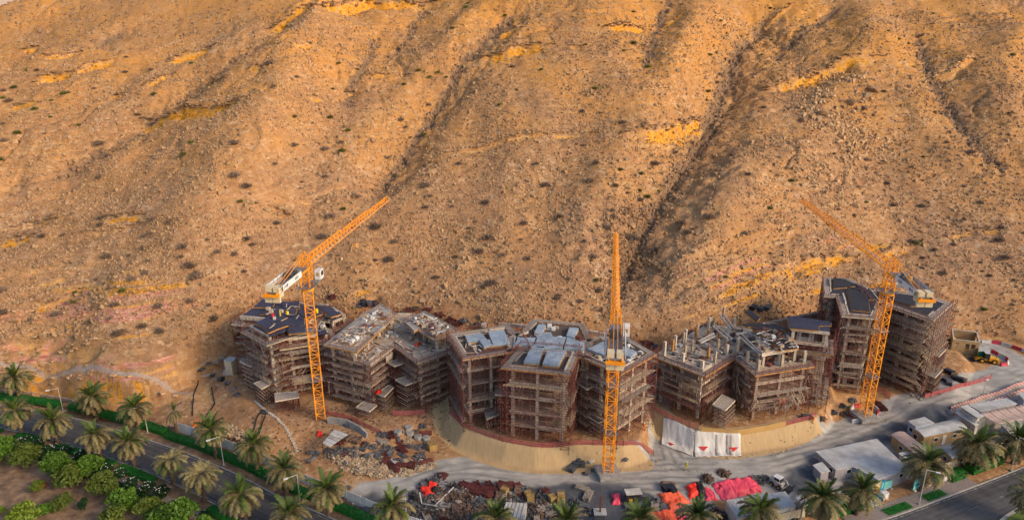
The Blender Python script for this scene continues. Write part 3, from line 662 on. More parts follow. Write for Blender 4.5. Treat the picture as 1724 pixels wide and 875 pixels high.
lawn(1497, 1548, .5, 2.2, 'long strip of dark lawn beside right-hand road, left of the lamp post')
lawn(1562, 1606, .5, 2.2, 'shorter strip of dark lawn beside right-hand road, right of the lamp post')
# ================================================================== plants
def leaf_mesh(name, n, lumps, leaf, m, seed, flowers=None):
    """many small leaf faces spread over overlapping lumps (centre, radius)"""
    r = np.random.default_rng(seed); C = np.array([l[0] for l in lumps]); S = np.array([l[1] for l in lumps])
    k = r.integers(0, len(C), n); d = r.normal(size=(n, 3)); d /= np.linalg.norm(d, axis=1, keepdims=True); d[:, 2] = np.where(d[:, 2] < -.3, -d[:, 2], d[:, 2])
    P = C[k] + d * (S[k] * r.uniform(.62, 1.06, n) ** .7)[:, None]
    P = P[P[:, 2] > .02]; n = len(P); d = r.normal(size=(n, 3)); a = r.normal(size=(n, 3)); a /= np.linalg.norm(a, axis=1, keepdims=True); b = np.cross(a, d); b /= np.linalg.norm(b, axis=1, keepdims=True)
    s = leaf * r.uniform(.6, 1.3, n)[:, None]; a = a * s; b = b * s * .55
    mb = MB(); mb.add(np.stack([P - a, P - b, P + a, P + b], 1).reshape(-1, 3), np.arange(4 * n).reshape(-1, 4))
    return mb.mesh(name, m)
def lumps_of(rx, rz, n, seed, z0=.0):
    r = random.Random(seed); out = []
    for i in range(n):
        a = r.uniform(0, 6.28); q = math.sqrt(r.random()) * rx * .66
        out.append(((q * math.cos(a), q * math.sin(a), z0 + rz * r.uniform(.32, .80) * (1 - .35 * q / rx)), rx * r.uniform(.26, .46)))
    return out
def stems_mesh(h, n, seed, spread=.5, w=.07):
    r = random.Random(seed); mb = MB()
    for i in range(n):
        a = r.uniform(0, 6.28); s = r.uniform(.2, 1) * spread
        mb.tube((.06 * math.cos(a), .06 * math.sin(a), 0), (s * math.cos(a), s * math.sin(a), h * r.uniform(.6, 1)), w, w * .4, 5)
    return mb.mesh('stem', 'wood_stem')
BUSH = {}
for kind, m in (('green', 'leaf_green'), ('olive', 'leaf_olive'), ('lime', 'leaf_lime'), ('dark', 'leaf_dark')):
    BUSH[kind] = [leaf_mesh('crown_leaves', 2600, lumps_of(1.5, 2.4, 16, 5 * v + len(kind)), .15, m, 40 + v + len(kind)) for v in range(3)]
STEM = [stems_mesh(1.4, 6, v) for v in range(2)]
FLOW = []
for v in range(2):
    r = random.Random(60 + v); mb = MB()
    for i in range(13):
        a = r.uniform(0, 6.28); t = r.uniform(.05, 1.3); mb.box((1.45 * math.sin(t) * math.cos(a), 1.45 * math.sin(t) * math.sin(a), 1.0 + 1.15 * math.cos(t)), (.11, .11, .08), r.uniform(0, 3))
    FLOW.append(mb.mesh('blossom', 'flower_white'))
def bush(name, label, kind, p, rad, group, v, flowers=False, squash=1.0):
    t = thing(name, label, 'shrub' if name != 'young_tree' else 'tree', (p[0], p[1], p[2] - .05), v * 1.3, group); s = rad / 1.5; t.scale = (s, s, s * squash)
    put('crown', BUSH[kind][v % 3], t); put('stem', STEM[v % 2], t)
    if flowers: put('blossoms', FLOW[v % 2], t)
    return t
GARDEN = [(5, 757, 28, 'green'), (48, 765, 28, 'olive'), (95, 783, 30, 'green'), (122, 802, 28, 'olive'), (150, 786, 30, 'green'), (180, 812, 27, 'olive'), (212, 842, 25, 'green'), (255, 856, 25, 'olive'), (300, 872, 36, 'green'),
          (63, 818, 13, 'lime'), (107, 845, 18, 'olive'), (45, 868, 26, 'lime'), (76, 858, 14, 'green'), (2, 858, 9, 'lime'), (196, 872, 24, 'olive'), (345, 890, 22, 'green')]
def garden_pt(u, v, r): x, y, _ = W(u, v + r * .62, ZR); return (x, y, hz(x, y))
for i, (u, v, r, k) in enumerate(GARDEN):
    lab = {'green': 'dense bright green rounded shrub in the sandy garden', 'olive': 'olive green feathery rounded shrub in the sandy garden', 'lime': 'yellowish green low shrub in the sandy garden'}[k]
    if r < 22: lab = {'green': 'small green shrub beside the yellowish one in the garden', 'olive': 'pale thin olive shrub alone on bare garden soil', 'lime': 'small yellow green shrub on bare garden soil'}[k]
    bush('garden_shrub', lab, k, garden_pt(u, v, r), r / 8.6, 'rounded shrubs in the roadside garden', i, squash=.95)
bush('young_tree', 'small dark green young tree alone on garden soil', 'dark', garden_pt(143, 851, 10), 1.15, None, 1, squash=1.5)
o = bush('garden_shrub', 'small shrub turning orange beside the yellow green one', 'lime', garden_pt(74, 812, 9), .9, None, 2)
o.children[0].data = leaf_mesh('crown_leaves', 900, lumps_of(1.5, 2.2, 9, 77), .15, 'leaf_orange', 78)
for i, (u, v, r) in enumerate([(20, 738, 10), (42, 742, 15), (65, 745, 12), (88, 755, 15), (112, 757, 12), (140, 765, 15), (156, 774, 13), (176, 788, 15), (202, 796, 13), (222, 812, 14), (250, 820, 15), (274, 826, 14), (314, 851, 11), (342, 862, 8)]):
    bush('flowering_shrub', 'dark green shrub with white blossoms along the garden edge', 'dark', garden_pt(u, v, r), r / 8.0, 'white flowering shrubs along the garden edge', i, True, .8)
def hedge(name, label, sub, o1, o2, h, m='leaf_hedge', z=ZR, dens=34, leaf=.14):
    L = ROAD[sub]; N_ = NORM[sub]; n = len(L); w = abs(o2 - o1); c = (o1 + o2) / 2
    prof = [(-.5, 0), (-.5, .8), (-.42, .97), (0, 1.02), (.42, .97), (.5, .8), (.5, 0)]
    G = np.zeros((n, len(prof), 3))
    for j, (a, b) in enumerate(prof):
        q = L + N_ * (c + a * w); G[:, j, 0] = q[:, 0]; G[:, j, 1] = q[:, 1]; G[:, j, 2] = z + b * h - (.05 if b == 0 else 0)
    nz = fbm(G[..., 0] * .9, G[..., 1] * .9 + G[..., 2], 3, 81); G[..., 2] += .10 * nz * (G[..., 2] > z); G[..., 0] += .08 * nz
    t = thing_w(name, label, 'hedge', (float(L[n // 2, 0] + N_[n // 2, 0] * c), float(L[n // 2, 1] + N_[n // 2, 1] * c), z))
    mb = MB(); mb.grid(G); mb.add(np.vstack([G[0], G[-1]]), [tuple(range(len(prof))), tuple(range(2 * len(prof) - 1, len(prof) - 1, -1))]); mb.build('hedge_body', m, t, True)
    k = int(n * (w + 2 * h) * dens); i = RNG.integers(0, n - 1, k); f = RNG.random(k); j = RNG.integers(0, len(prof) - 1, k); g = RNG.random(k)
    P = (G[i, j] * (1 - f)[:, None] + G[i + 1, j] * f[:, None]) * (1 - g)[:, None] + (G[i, j + 1] * (1 - f)[:, None] + G[i + 1, j + 1] * f[:, None]) * g[:, None]
    P += RNG.normal(size=P.shape) * .05
    a = RNG.normal(size=(k, 3)); a /= np.linalg.norm(a, axis=1, keepdims=True); b = np.cross(a, RNG.normal(size=(k, 3))); b /= np.linalg.norm(b, axis=1, keepdims=True)
    mb = MB(); mb.add(np.stack([P - a * leaf, P - b * leaf * .6, P + a * leaf, P + b * leaf * .6], 1).reshape(-1, 3), np.arange(4 * k).reshape(-1, 4)); mb.build('hedge_leaves', m, t, kind='stuff')
    return t
def sub_u(u0, u1): i = np.where((ROAD_U > u0) & (ROAD_U < u1))[0]; return slice(i[0], i[-1] + 1)
hedge('hedge', 'long clipped green hedge between road and white panel fence', sub_u(262, 760), 1.9, 3.7, .85)
hedge('hedge', 'clipped green hedge between road and low stone wall', sub_u(95, 258), 2.4, 4.2, 1.1)
hedge('hedge', 'short clipped hedge before stone wall at left picture edge', sub_u(-60, 84), 2.4, 4.0, 1.0)
for a, b, lb in ((-60, 18, 'low roadside hedge piece at left picture edge'), (26, 66, 'low bright hedge piece below the second palm on garden side'), (92, 142, 'low bright hedge piece between palms on garden side'), (166, 214, 'low bright hedge piece before the first streaked road bend'), (222, 262, 'low yellowish hedge piece on garden side of road'), (268, 330, 'low bright hedge piece beside the brown headed palms'), (420, 470, 'low bright hedge piece near bottom edge, beside big palm')):
    hedge('low_hedge', lb, sub_u(a, b), -8.1, -9.9, .6)
hedge('ground_cover', 'dark green ground cover hedge between footpath and flowering shrubs', sub_u(-60, 420), -12.3, -13.6, .5, 'leaf_dark')
hedge('hedge', 'bright clipped box hedge by right-hand road, end nearest the signs', sub_u(1624, 1652), 2.4, 4.6, 1.3)
hedge('hedge', 'bright clipped hedge by right-hand road at right picture edge', sub_u(1656, 1712), 2.4, 4.6, 1.3)
hedge('hedge', 'short clipped hedge before cream panels near bottom right palms', sub_u(1405, 1470), 3.3, 4.9, 1.1)
# island with grass at the bottom right corner
IS = W2([(1672, 885), (1690, 868), (1724, 848), (1780, 830), (1800, 900)], ZR)
isl = MB().prism(ccw(IS), ZR - .05, ZR + .14).build('traffic_island', 'kerb', kind='structure')
MB().prism(offs(ccw(IS), -.7), ZR + .1, ZR + .2).build('island_grass', 'leaf_olive', isl)
# ---------------------------------------------------------------- palms
def frond_mesh(L, droop, lift, m, seed, width=.42, ragged=0.):
    r = random.Random(seed); n = 15; pts = []; ang = lift; x = z = 0.0
    for i in range(n + 1):
        pts.append((x, 0, z)); x += L / n * math.cos(ang); z += L / n * math.sin(ang); ang -= droop / n * (.5 + 1.0 * i / n)
    pts = np.array(pts); mb = MB(); mb.beams(pts[:-1], pts[1:], .045)
    V = []; 
    for i in range(2, n + 1):
        for k in (0, .5):
            if i == n and k: continue
            p = pts[i] * (1 - k) + pts[min(i + 1, n)] * k; d = pts[i] - pts[i - 1]; d /= np.linalg.norm(d)
            t = (i + k) / n; wl = width * math.sin(math.pi * min(.98, .12 + .82 * t)) ** .6 * r.uniform(.85, 1.1)
            for s in (-1, 1):
                if r.random() < ragged: continue
                side = np.array((0, s, 0)); tip = p + d * wl * .85 + side * wl * r.uniform(.75, 1.0) + np.array((0, 0, wl * (r.uniform(-.5, .15))))
                w = d * .088
                V += [p - w, p + w, tip + w * .3, tip - w * .3]
    V = np.array(V); mb.add(V, np.arange(len(V)).reshape(-1, 4))
    return mb.mesh('frond', m)
FR_UP = [frond_mesh(3.0, .7, 1.25, 'frond_green', 1, .5), frond_mesh(2.7, .5, 1.4, 'frond_green', 2, .46), frond_mesh(3.1, 1.1, 1.0, 'frond_green', 3, .5)]
FR_MID = [frond_mesh(3.5, 1.6, .75, 'frond_olive', 4, .5), frond_mesh(3.4, 1.9, .55, 'frond_olive', 5, .48), frond_mesh(3.6, 1.7, .4, 'frond_green', 6, .48), frond_mesh(3.4, 1.5, .3, 'frond_olive', 16, .48)]
FR_LOW = [frond_mesh(3.5, 1.6, 0.1, 'frond_olive', 7, .52, .06), frond_mesh(3.4, 1.5, -.15, 'frond_olive', 8, .5, .1), frond_mesh(3.3, 1.2, -.5, 'frond_olive', 9, .48, .15), frond_mesh(3.0, .8, -.9, 'frond_dry', 10, .44, .2)]
def trunk_mesh(h):
    mb = MB(); n = 12; rows = int(h / .28); G = np.zeros((rows + 1, n + 1, 3))
    for i in range(rows + 1):
        f = i / rows; r = .30 - .06 * f + (.10 if i % 2 else 0) + (.14 * (1 - f) ** 6) + (.10 * max(0, f - .8) / .2)
        for j in range(n + 1):
            a = 2 * math.pi * j / n + (i % 2) * .26; G[i, j] = (r * math.cos(a), r * math.sin(a), h * f)
    mb.grid(G); mb.tube((0, 0, h - .15), (0, 0, h + .35), .34, .12, 10)
    return mb.mesh('trunk', 'trunk_palm')
TRUNKS = {}
PALMS = [(22, 632, 1), (27, 690, .95), (88, 708, 1), (155, 662, 1), (163, 730, .9), (218, 743, .9), (224, 685, .95), (291, 693, .6), (285, 773, .85), (337, 796, .9), (357, 722, 1), (407, 830, 1.0), (427, 748, .95), (477, 787, .95), (484, 864, .95), (549, 820, .95), (661, 842, .95),
         (834, 860, .95), (956, 864, .9), (1080, 862, .9), (1176, 858, .95), (1285, 846, .95), (1388, 828, 1.05), (1452, 812, 1.0), (1560, 778, 1.1), (1650, 748, 1.15), (1716, 742, 1.1), (1740, 832, 1.0)]
PNOTE = ['at left picture edge against the orange cliff', 'by the road at left edge, below the cliff palm', 'before the grey road, second along garden side', 'before orange cliff, above stone wall', 'over road, third along the garden side', 'over road, fourth along the garden side', 'before the cliff, beside the lamp arm', 'with thin hanging crown by the orange machine', 'with brown rounded crown over the road', 'with grey rounded crown, bare trunk showing', 'beside the orange machine behind white fence', 'large, in the bottom left over road', 'against white fence, on the sandy slope side', 'against white fence beside the lamp', 'cut by bottom edge, left of lamp', 'above the fence, right of the lamp', 'beside grey gravel heap at bottom', 'before white panel stack at bottom edge', 'before mustard crates at bottom edge', 'before coral tarpaulin at bottom edge', 'between coral tarpaulin and white container', 'before the white container at bottom', 'before large grey shed, left of two', 'before large grey shed, right of two', 'over teal signboards beside lamp post', 'before tan cabins, right of signboards', 'at right picture edge by the pink canopies', 'at right edge over the yellow machine']
for i, (u, v, s) in enumerate(PALMS):
    th = (5.2, 5.8, 6.2, 5.5, 6.4, 5.8)[(i * 5 + 2) % 6] if i != 7 else 5.5
    x, y, _ = W(u, v, ZR + th); zb = hz(x, y)
    if u > 640 and u < 1480: x, y, _ = W(u, v, -.3 + th); zb = hz(x, y)
    t = thing('date_palm', 'date palm ' + PNOTE[i], 'palm tree', (x, y, zb - .1), random.uniform(0, 6.28), 'date palms along the road')
    r = random.Random(100 + i); t.rotation_euler = (r.uniform(-.05, .05), r.uniform(-.05, .05), r.uniform(0, 6.28))
    if round(th, 1) not in TRUNKS: TRUNKS[round(th, 1)] = trunk_mesh(th)
    put('trunk', TRUNKS[round(th, 1)], t)
    thin = i == 7; brown = i in (8, 9)
    for grp, n in ((FR_UP, 4 if (thin or brown) else 11), (FR_MID, 8 if thin else 28), (FR_LOW, 20 if thin else 44)):
        for k in range(n):
            a = 6.283 * (k * .618 + r.random() * .08); me = r.choice(grp)
            if (thin and grp is FR_MID) or (brown and grp is FR_UP): me = r.choice(FR_LOW[1:] if thin else FR_MID[:2])
            o = put('frond', me, t, loc=(.12 * math.cos(a), .12 * math.sin(a), th + (.25 if grp is FR_UP else .1 if grp is FR_MID else -.05)))
            sc = s * r.uniform(.85, 1.12) * 1.16; o.scale = (sc, sc, sc); o.rotation_euler = (r.uniform(-.25, .25), r.uniform(-.12, .12), a)
# ---------------------------------------------------------------- hillside shrubs
def shrub_mesh(m, seed, n, rx, rz, blade):
    r = np.random.default_rng(seed); d = r.normal(size=(n, 3)); d[:, 2] = np.abs(d[:, 2]) * .8 + .05; d /= np.linalg.norm(d, axis=1, keepdims=True)
    base = r.normal(size=(n, 3)) * (.42 * rx); base[:, 2] = np.abs(base[:, 2]) * .3
    lump = 1 + .18 * np.sin(3 * np.arctan2(d[:, 1], d[:, 0]) + seed)
    tip = base + d * np.array((rx, rx, rz)) * (r.uniform(.35, .9, n) * lump)[:, None]; mid = base + (tip - base) * .45 + r.normal(size=(n, 3)) * .08
    s = np.cross(d, r.normal(size=(n, 3))); s /= np.linalg.norm(s, axis=1, keepdims=True); s *= blade * r.uniform(.5, 1.2, n)[:, None]
    mb = MB(); mb.add(np.stack([mid - s, tip - s * .4, tip + s * .4, mid + s], 1).reshape(-1, 3), np.arange(4 * n).reshape(-1, 4))
    k = n // 6; mb.beams(base[:k] * .3, mid[:k], .035)
    return mb.mesh('shrub_twigs', m)
DRY = [shrub_mesh('twig_dry', s, 520, 1.15, 1.5, .07) for s in range(4)]; GRN = [shrub_mesh('twig_green', 20 + s, 650, 1.1, 1.5, .09) for s in range(3)]
SH = []
def addsh(ox, oy, dry, grn):
    for a, b in dry: SH.append((ox + a / 2.873, oy + b / 2.873, 0))
    for a, b in grn: SH.append((ox + a / 2.873, oy + b / 2.873, 1))
addsh(0, 280, [(478,58),(1138,48),(1575,50),(1710,148),(1600,245),(1560,345),(1338,278),(1190,355),(1220,382),(812,272),(740,258),(490,255),(485,285),(302,335),(205,340),(700,340),(885,392),(720,460),(915,487),(1050,417),(1130,428),(950,537),(1180,510),(640,548),(1007,672),(920,655),(765,680),(1030,742),(688,775),(770,802),(570,812),(530,738),(430,755),(560,670),(700,520),(515,440),(20,600),(15,710),(150,745),(270,720),(1195,100),(875,440),(695,398)], [(1162,172),(358,655),(595,603),(1660,208),(365,612)])
addsh(560, 280, [(115,150),(455,95),(470,145),(210,297),(205,455),(275,455),(300,368),(740,178),(580,195),(450,200),(690,268),(660,300),(750,348),(595,440),(712,415),(822,432),(940,445),(925,278),(1100,245),(1025,95),(1240,75),(1370,95),(1425,130),(1490,165),(1350,215),(1355,245),(1325,298),(1450,352),(1255,442),(1340,510),(1285,605),(1195,655),(1085,640),(770,568),(730,585),(500,540),(1565,408)], [(310,50),(1390,18),(1490,38),(1485,118),(1575,122),(1275,552),(50,208),(1520,150)])
addsh(1124, 280, [(1060,85),(1230,195),(1095,190),(825,210),(390,40),(370,330),(205,250),(65,280),(97,322),(1435,98),(1510,175),(1290,405),(1380,380),(1610,300),(1630,445),(1555,530),(1330,520),(1435,258),(1600,360),(1180,365)], [(597,72),(493,205),(1198,375),(278,538),(1530,693),(960,175)])
addsh(0, 0, [(610,278),(730,340),(180,342),(455,430),(330,450),(605,352),(18,440),(45,490),(15,600),(20,683),(480,700),(1135,695),(1570,725),(1650,690),(1330,795),(480,855),(1140,852),(1425,705),(860,503),(520,755),(1305,310),(1325,418),(1155,490),(1435,375)], [(130,338),(15,475),(250,487),(170,530),(245,567),(382,608),(85,645),(745,458),(925,308),(1640,308),(1425,567),(1597,570),(1685,632),(1655,730),(925,690),(885,750),(10,775),(310,455),(70,425),(1610,433)])
addsh(560, 0, [(330,583),(355,617),(465,508),(410,662),(270,765),(40,692),(1208,540),(985,795),(1275,790),(610,795),(1215,705),(870,325),(1655,740),(1560,795),(1400,595),(445,803),(685,405)], [(655,17),(580,138),(510,353),(550,375),(345,410),(415,343),(470,375),(75,632),(45,733),(445,652),(1455,212),(1408,247),(1455,60),(1225,218),(1525,325),(1010,338),(120,338),(835,77),(645,38),(1270,430),(810,507)])
addsh(1124, 0, [(1225,175),(945,530),(1045,445),(1290,545),(465,522),(580,530),(265,570),(240,400),(870,735),(1650,550),(1600,795),(1465,740),(310,755),(390,845),(960,775),(35,740),(1350,690)], [(255,102),(400,237),(195,445),(187,487),(500,197),(1067,152),(1117,192),(1163,213),(1283,68),(1235,760),(1668,268),(205,268),(455,267),(495,43)])
for _ in range(85):
    SH.append((float(RNG.uniform(5, 1715)), float(RNG.uniform(60, 520)) if RNG.random() < .4 else float(RNG.uniform(380, 540)), 2))
SH = [q for q in SH if not (q[2] == 2 and 395 < q[0] < 1600 and q[1] > 500)]
BIG = {(600, 332): 1.5, (318, 449): 1.5, (252, 310): 1.0}
sp = on_ground([(u, v) for u, v, k in SH])
def zone(u, v):
    a = 'far left' if u < 345 else 'left' if u < 690 else 'middle' if u < 1035 else 'right' if u < 1380 else 'far right'
    b = 'top' if v < 110 else 'upper part' if v < 230 else 'middle height' if v < 350 else 'lower part'
    return a, b
for i, ((u, v, k), p) in enumerate(zip(SH, sp)):
    a, b = zone(u, v); tiny = k == 2; k = k % 2
    lab = ('tiny ' if tiny else '') + ('dry dark brown shrub' if not k else 'small green shrub') + f' on the {a} hillside, {b}'
    o = put('dry_shrub' if not k else 'green_shrub', (DRY if not k else GRN)[i % (4 if not k else 3)], None, None, (p[0], p[1], p[2] - .06), i * 1.7)
    s = (random.uniform(.28, .5) if tiny else random.choice((.55, .7, .8, .95, 1.15)) * random.uniform(.85, 1.1) if not k else random.uniform(.5, .85)) * (1.25 if (u, v) in ((600, 332), (318, 449)) else 1); o.scale = (s * 1.1, s, s)
    tag(o, lab, 'shrub', ('tiny ' if tiny else '') + ('dry shrubs' if not k else 'green shrubs') + f' on the {a} hillside, {b}')
# ---------------------------------------------------------------- stones on the slope
def rock_mesh(seed, m, sub=2, flat=.75):
    bm = bmesh.new(); bmesh.ops.create_icosphere(bm, subdivisions=sub, radius=1.0); r = np.random.default_rng(seed)
    pl = r.normal(size=(9, 3)); pl /= np.linalg.norm(pl, axis=1, keepdims=True); dd = r.uniform(.55, .9, 9)
    for v in bm.verts:
        p = np.array(v.co)
        for n_, d_ in zip(pl, dd):
            q = p @ n_
            if q > d_: p = p - n_ * (q - d_)
        v.co = Vector(p * np.array((1.1, .9, flat)))
    me = bpy.data.meshes.new('boulder'); bm.to_mesh(me); bm.free(); me.materials.append(MATS[m]); return me
ROCKS = [rock_mesh(s, 'rock_pale' if s % 2 else 'rock') for s in range(5)]
BO = [(1124 + a / 2.873, b / 2.873, r / 2.873) for a, b, r in [(995,438,36),(960,470,30),(765,470,18),(800,470,18),(745,553,30),(655,585,24),(780,607,20),(840,665,20),(900,545,18),(940,640,22),(890,500,28),(715,500,18),(557,712,22),(1168,420,14),(815,520,14),(850,520,15),(770,640,14),(870,690,14),(700,715,14),(960,700,13),(1000,560,12),(820,690,14),(900,620,12),(860,590,12),(930,590,11),(1010,840,14),(985,480,14),(840,490,12),(690,560,12),(730,620,12)]]
BO += [(1064, 381, 9), (1030, 475, 10), (1030 + 12, 478, 5)] + [(1124 + a / 2.873, 280 + b / 2.873, r / 2.873) for a, b, r in [(910,195,24),(935,100,13),(905,240,14),(1000,70,16),(1225,315,17),(1130,265,17),(1165,175,16),(1085,150,10),(895,140,11),(950,125,9),(1015,40,13),(1110,240,10),(700,85,10),(1180,160,9)]]
BO += [(u, v, r) for u, v, r in [(425, 352, 7), (450, 355, 8), (485, 358, 9), (470, 362, 6), (395, 365, 5), (120, 440, 6), (180, 425, 5), (500, 470, 4), (375, 243, 4), (398, 281, 4), (1400, 60, 4), (700, 300, 4), (770, 390, 4)]]
bp_ = on_ground([(a, b) for a, b, c in BO])
for i, ((u, v, r), p) in enumerate(zip(BO, bp_)):
    dep = p[1] * CP + (CAMH - p[2]) * SP; s = r * dep / FPX * .95
    where = 'in the rock fall below the right-hand ledge' if u > 1300 and v < 300 else 'on the slope behind the right-hand crane' if u > 1300 else 'in the gully behind the middle crane' if u > 900 else 'on the bare slope left of the left crane' if v > 250 else 'on the upper left slope'
    o = put('boulder', ROCKS[i % 5], None, None, (p[0], p[1], p[2] + s * .15), i * 2.1); o.scale = (s, s * random.uniform(.7, 1), s * random.uniform(.7, 1.0)); o.rotation_euler = (random.uniform(-.4, .4), random.uniform(-.4, .4), i * 2.1)
    tag(o, ('large pale boulder ' if r > 7 else 'pale boulder ') + where, 'boulder', 'boulders ' + where)
_pu, _pv = PX((AV[:, 0], AV[:, 1], AV[:, 2])); _hill = (dft.ravel() > 1)
def pool(uv):
    if len(uv) == 5: return np.where(_hill & (AV[:, 1] > 120) & (((_pu - uv[0]) / uv[2]) ** 2 + ((_pv - uv[1]) / uv[3]) ** 2 < (1 + .8 * fbm(AV[:, 0] * .08, AV[:, 1] * .08, 3, 95)) * RNG.uniform(.05, 1, len(_pu))))[0]
    return np.where(_hill & (AV[:, 1] > 120) & (_pu > uv[0]) & (_pu < uv[2]) & (_pv > uv[1]) & (_pv < uv[3]))[0]
def stones(name, n, uv, smin, smax, m, seed, parent=None, power=3.0, xy=None):
    """stones too many to count, as one mesh"""
    r = np.random.default_rng(seed)
    if xy is None:
        pl_ = pool(uv); cl = fbm(AV[pl_, 0] * .05, AV[pl_, 1] * .05, 3, 97); wt = np.clip(.35 + 1.4 * cl, .04, 1.5); k = r.choice(pl_, n, p=wt / wt.sum()); p = AV[k, :2] + r.uniform(-.3, .3, (n, 2)); z = AV[k, 2]
    else: p = xy; n = len(p); z = height(p[:, 0], p[:, 1])
    s = smin + (smax - smin) * r.random(n) ** power
    V = CUBE_V[None] * (1 + r.uniform(-.38, .2, (n, 8, 1))) * (s[:, None] * r.uniform(.6, 1.25, (n, 3)))[:, None, :]
    a = r.uniform(0, 6.28, n); b = r.uniform(-.7, .7, n); ca, sa, cb, sb = np.cos(a), np.sin(a), np.cos(b), np.sin(b)
    x1 = V[..., 0] * cb[:, None] + V[..., 2] * sb[:, None]; z1 = -V[..., 0] * sb[:, None] + V[..., 2] * cb[:, None]
    x2 = x1 * ca[:, None] - V[..., 1] * sa[:, None]; y2 = x1 * sa[:, None] + V[..., 1] * ca[:, None]
    V = np.stack([x2 + p[:, 0:1], y2 + p[:, 1:2], z1 + (z + s * .12)[:, None]], -1).reshape(-1, 3)
    Fs = (np.arange(n)[:, None, None] * 8 + CUBE_F[None]).reshape(-1, 4); mb = MB(); mb.add(V, Fs)
    return mb.build(name, m, parent, kind='stuff')
def pebbles(name, n, smin, smax, m, seed, power, thr):
    """small angular stones (four faces each) strewn in patches"""
    r = np.random.default_rng(seed); pl_ = pool((-60, -30, 1784, 590)); cl = fbm(AV[pl_, 0] * .06, AV[pl_, 1] * .06, 3, 97 + seed); wt = np.clip(thr + 1.3 * cl, .08, 1.6); k = r.choice(pl_, n, p=wt / wt.sum())
    p = AV[k] + np.column_stack([r.uniform(-.3, .3, (n, 2)), np.full(n, -.03)]); s_ = (smin + (smax - smin) * r.random(n) ** power)[:, None]
    a = r.uniform(0, 6.28, n); V = np.zeros((n, 5, 3))
    for q in range(4): an = a + q * 1.5708 + r.normal(size=n) * .3; V[:, q] = np.column_stack([np.cos(an), np.sin(an), r.uniform(-.35, .1, n)]) * s_ * r.uniform(.4, .75, (n, 1))
    V[:, 4] = np.column_stack([r.normal(size=n) * .2, r.normal(size=n) * .2, r.uniform(.35, .8, n)]) * s_
    V = V + p[:, None]; F4 = np.array([(0, 1, 4), (1, 2, 4), (2, 3, 4), (3, 0, 4)]); mb = MB(); mb.add(V.reshape(-1, 3), (np.arange(n)[:, None, None] * 5 + F4[None]).reshape(-1, 3)); return mb.build(name, m, None, kind='stuff')
tag(pebbles('hillside_stones', 95000, .22, .95, 'rock', 3, 3.0, .55), 'loose brown stones strewn over the whole hillside', 'stones')
tag(pebbles('pale_stones', 60000, .2, .85, 'rock_pale', 4, 3.0, .5), 'pale stones strewn over the whole hillside', 'stones')
tag(stones('larger_stones', 9000, (-60, -30, 1784, 590), .35, 1.1, 'rock_pale', 8, power=3.2), 'larger angular stones strewn over the whole hillside', 'stones')
_gw = np.where(_hill & (gul.ravel() > .3))[0]; _gr = np.random.default_rng(44); _gk = _gr.choice(_gw, 9000, p=gul.ravel()[_gw] ** 1.5 / (gul.ravel()[_gw] ** 1.5).sum())
def gully_rubble(k, m, seed, nm, lb):
    r = np.random.default_rng(seed); n = len(k); V = CUBE_V[None] * (1 + r.uniform(-.38, .2, (n, 8, 1))) * (r.uniform(.2, 1.0, (n, 1)) ** 2 * 1.1 * r.uniform(.6, 1.25, (n, 3)) + .12)[:, None, :]; a = r.uniform(0, 6.28, n)
    x2 = V[..., 0] * np.cos(a)[:, None] - V[..., 1] * np.sin(a)[:, None]; y2 = V[..., 0] * np.sin(a)[:, None] + V[..., 1] * np.cos(a)[:, None]; V = np.stack([x2, y2, V[..., 2] + .3 * x2], -1) + (AV[k] + np.column_stack([r.uniform(-.4, .4, (n, 2)), np.full(n, .05)]))[:, None]
    mb = MB(); mb.add(V.reshape(-1, 3), (np.arange(n)[:, None, None] * 8 + CUBE_F[None]).reshape(-1, 4)); return tag(mb.build(nm, m, None, kind='stuff'), lb, 'rubble')
mat('rock_grey', (.31, .205, .13), (.16, .105, .07), s=.5)
gully_rubble(_gk[:3500], 'rock_grey', 1, 'gully_rubble', 'dark grey rubble lining the gullies of the hillside'); gully_rubble(_gk[6000:], 'rock', 2, 'gully_rubble', 'brown rubble lining the gullies of the hillside')
def tufts(n, seed):
    r = np.random.default_rng(seed); pl_ = pool((-60, 20, 1784, 560)); cl = fbm(AV[pl_, 0] * .04, AV[pl_, 1] * .04, 3, 197); wt = np.clip(.25 + 1.5 * cl, .03, 2) + 2.5 * gul.ravel()[pl_]; c = AV[r.choice(pl_, n, p=wt / wt.sum())]
    k = 9; P = np.repeat(c, k, 0); m_ = len(P); d = r.normal(size=(m_, 3)); d[:, 2] = np.abs(d[:, 2]) + .3; d /= np.linalg.norm(d, axis=1, keepdims=True); h = np.repeat(r.uniform(.2, .6, n), k)[:, None]; sd = np.cross(d, r.normal(size=(m_, 3))); sd /= np.linalg.norm(sd, axis=1, keepdims=True)
    mb = MB(); mb.add(np.stack([P - sd * h * .28, P + sd * h * .28, P + d * h + sd * h * .2], 1).reshape(-1, 3), np.arange(3 * m_).reshape(-1, 3)); return mb.build('dry_tufts', 'tuft', None, kind='stuff')
tag(tufts(2600, 5), 'tiny dry tufts dotted over the whole hillside', 'tufts')
tag(stones('scree', 1500, (1420, 215, 80, 95, 0), .2, 1.3, 'rock_pale', 5, power=3.5), 'broken scree below the right-hand rock ledge', 'scree')
tag(stones('gully_stones', 1500, (1060, 430, 55, 95, 0), .2, .9, 'rock', 6, power=3), 'stones filling the gully behind the middle crane', 'stones')

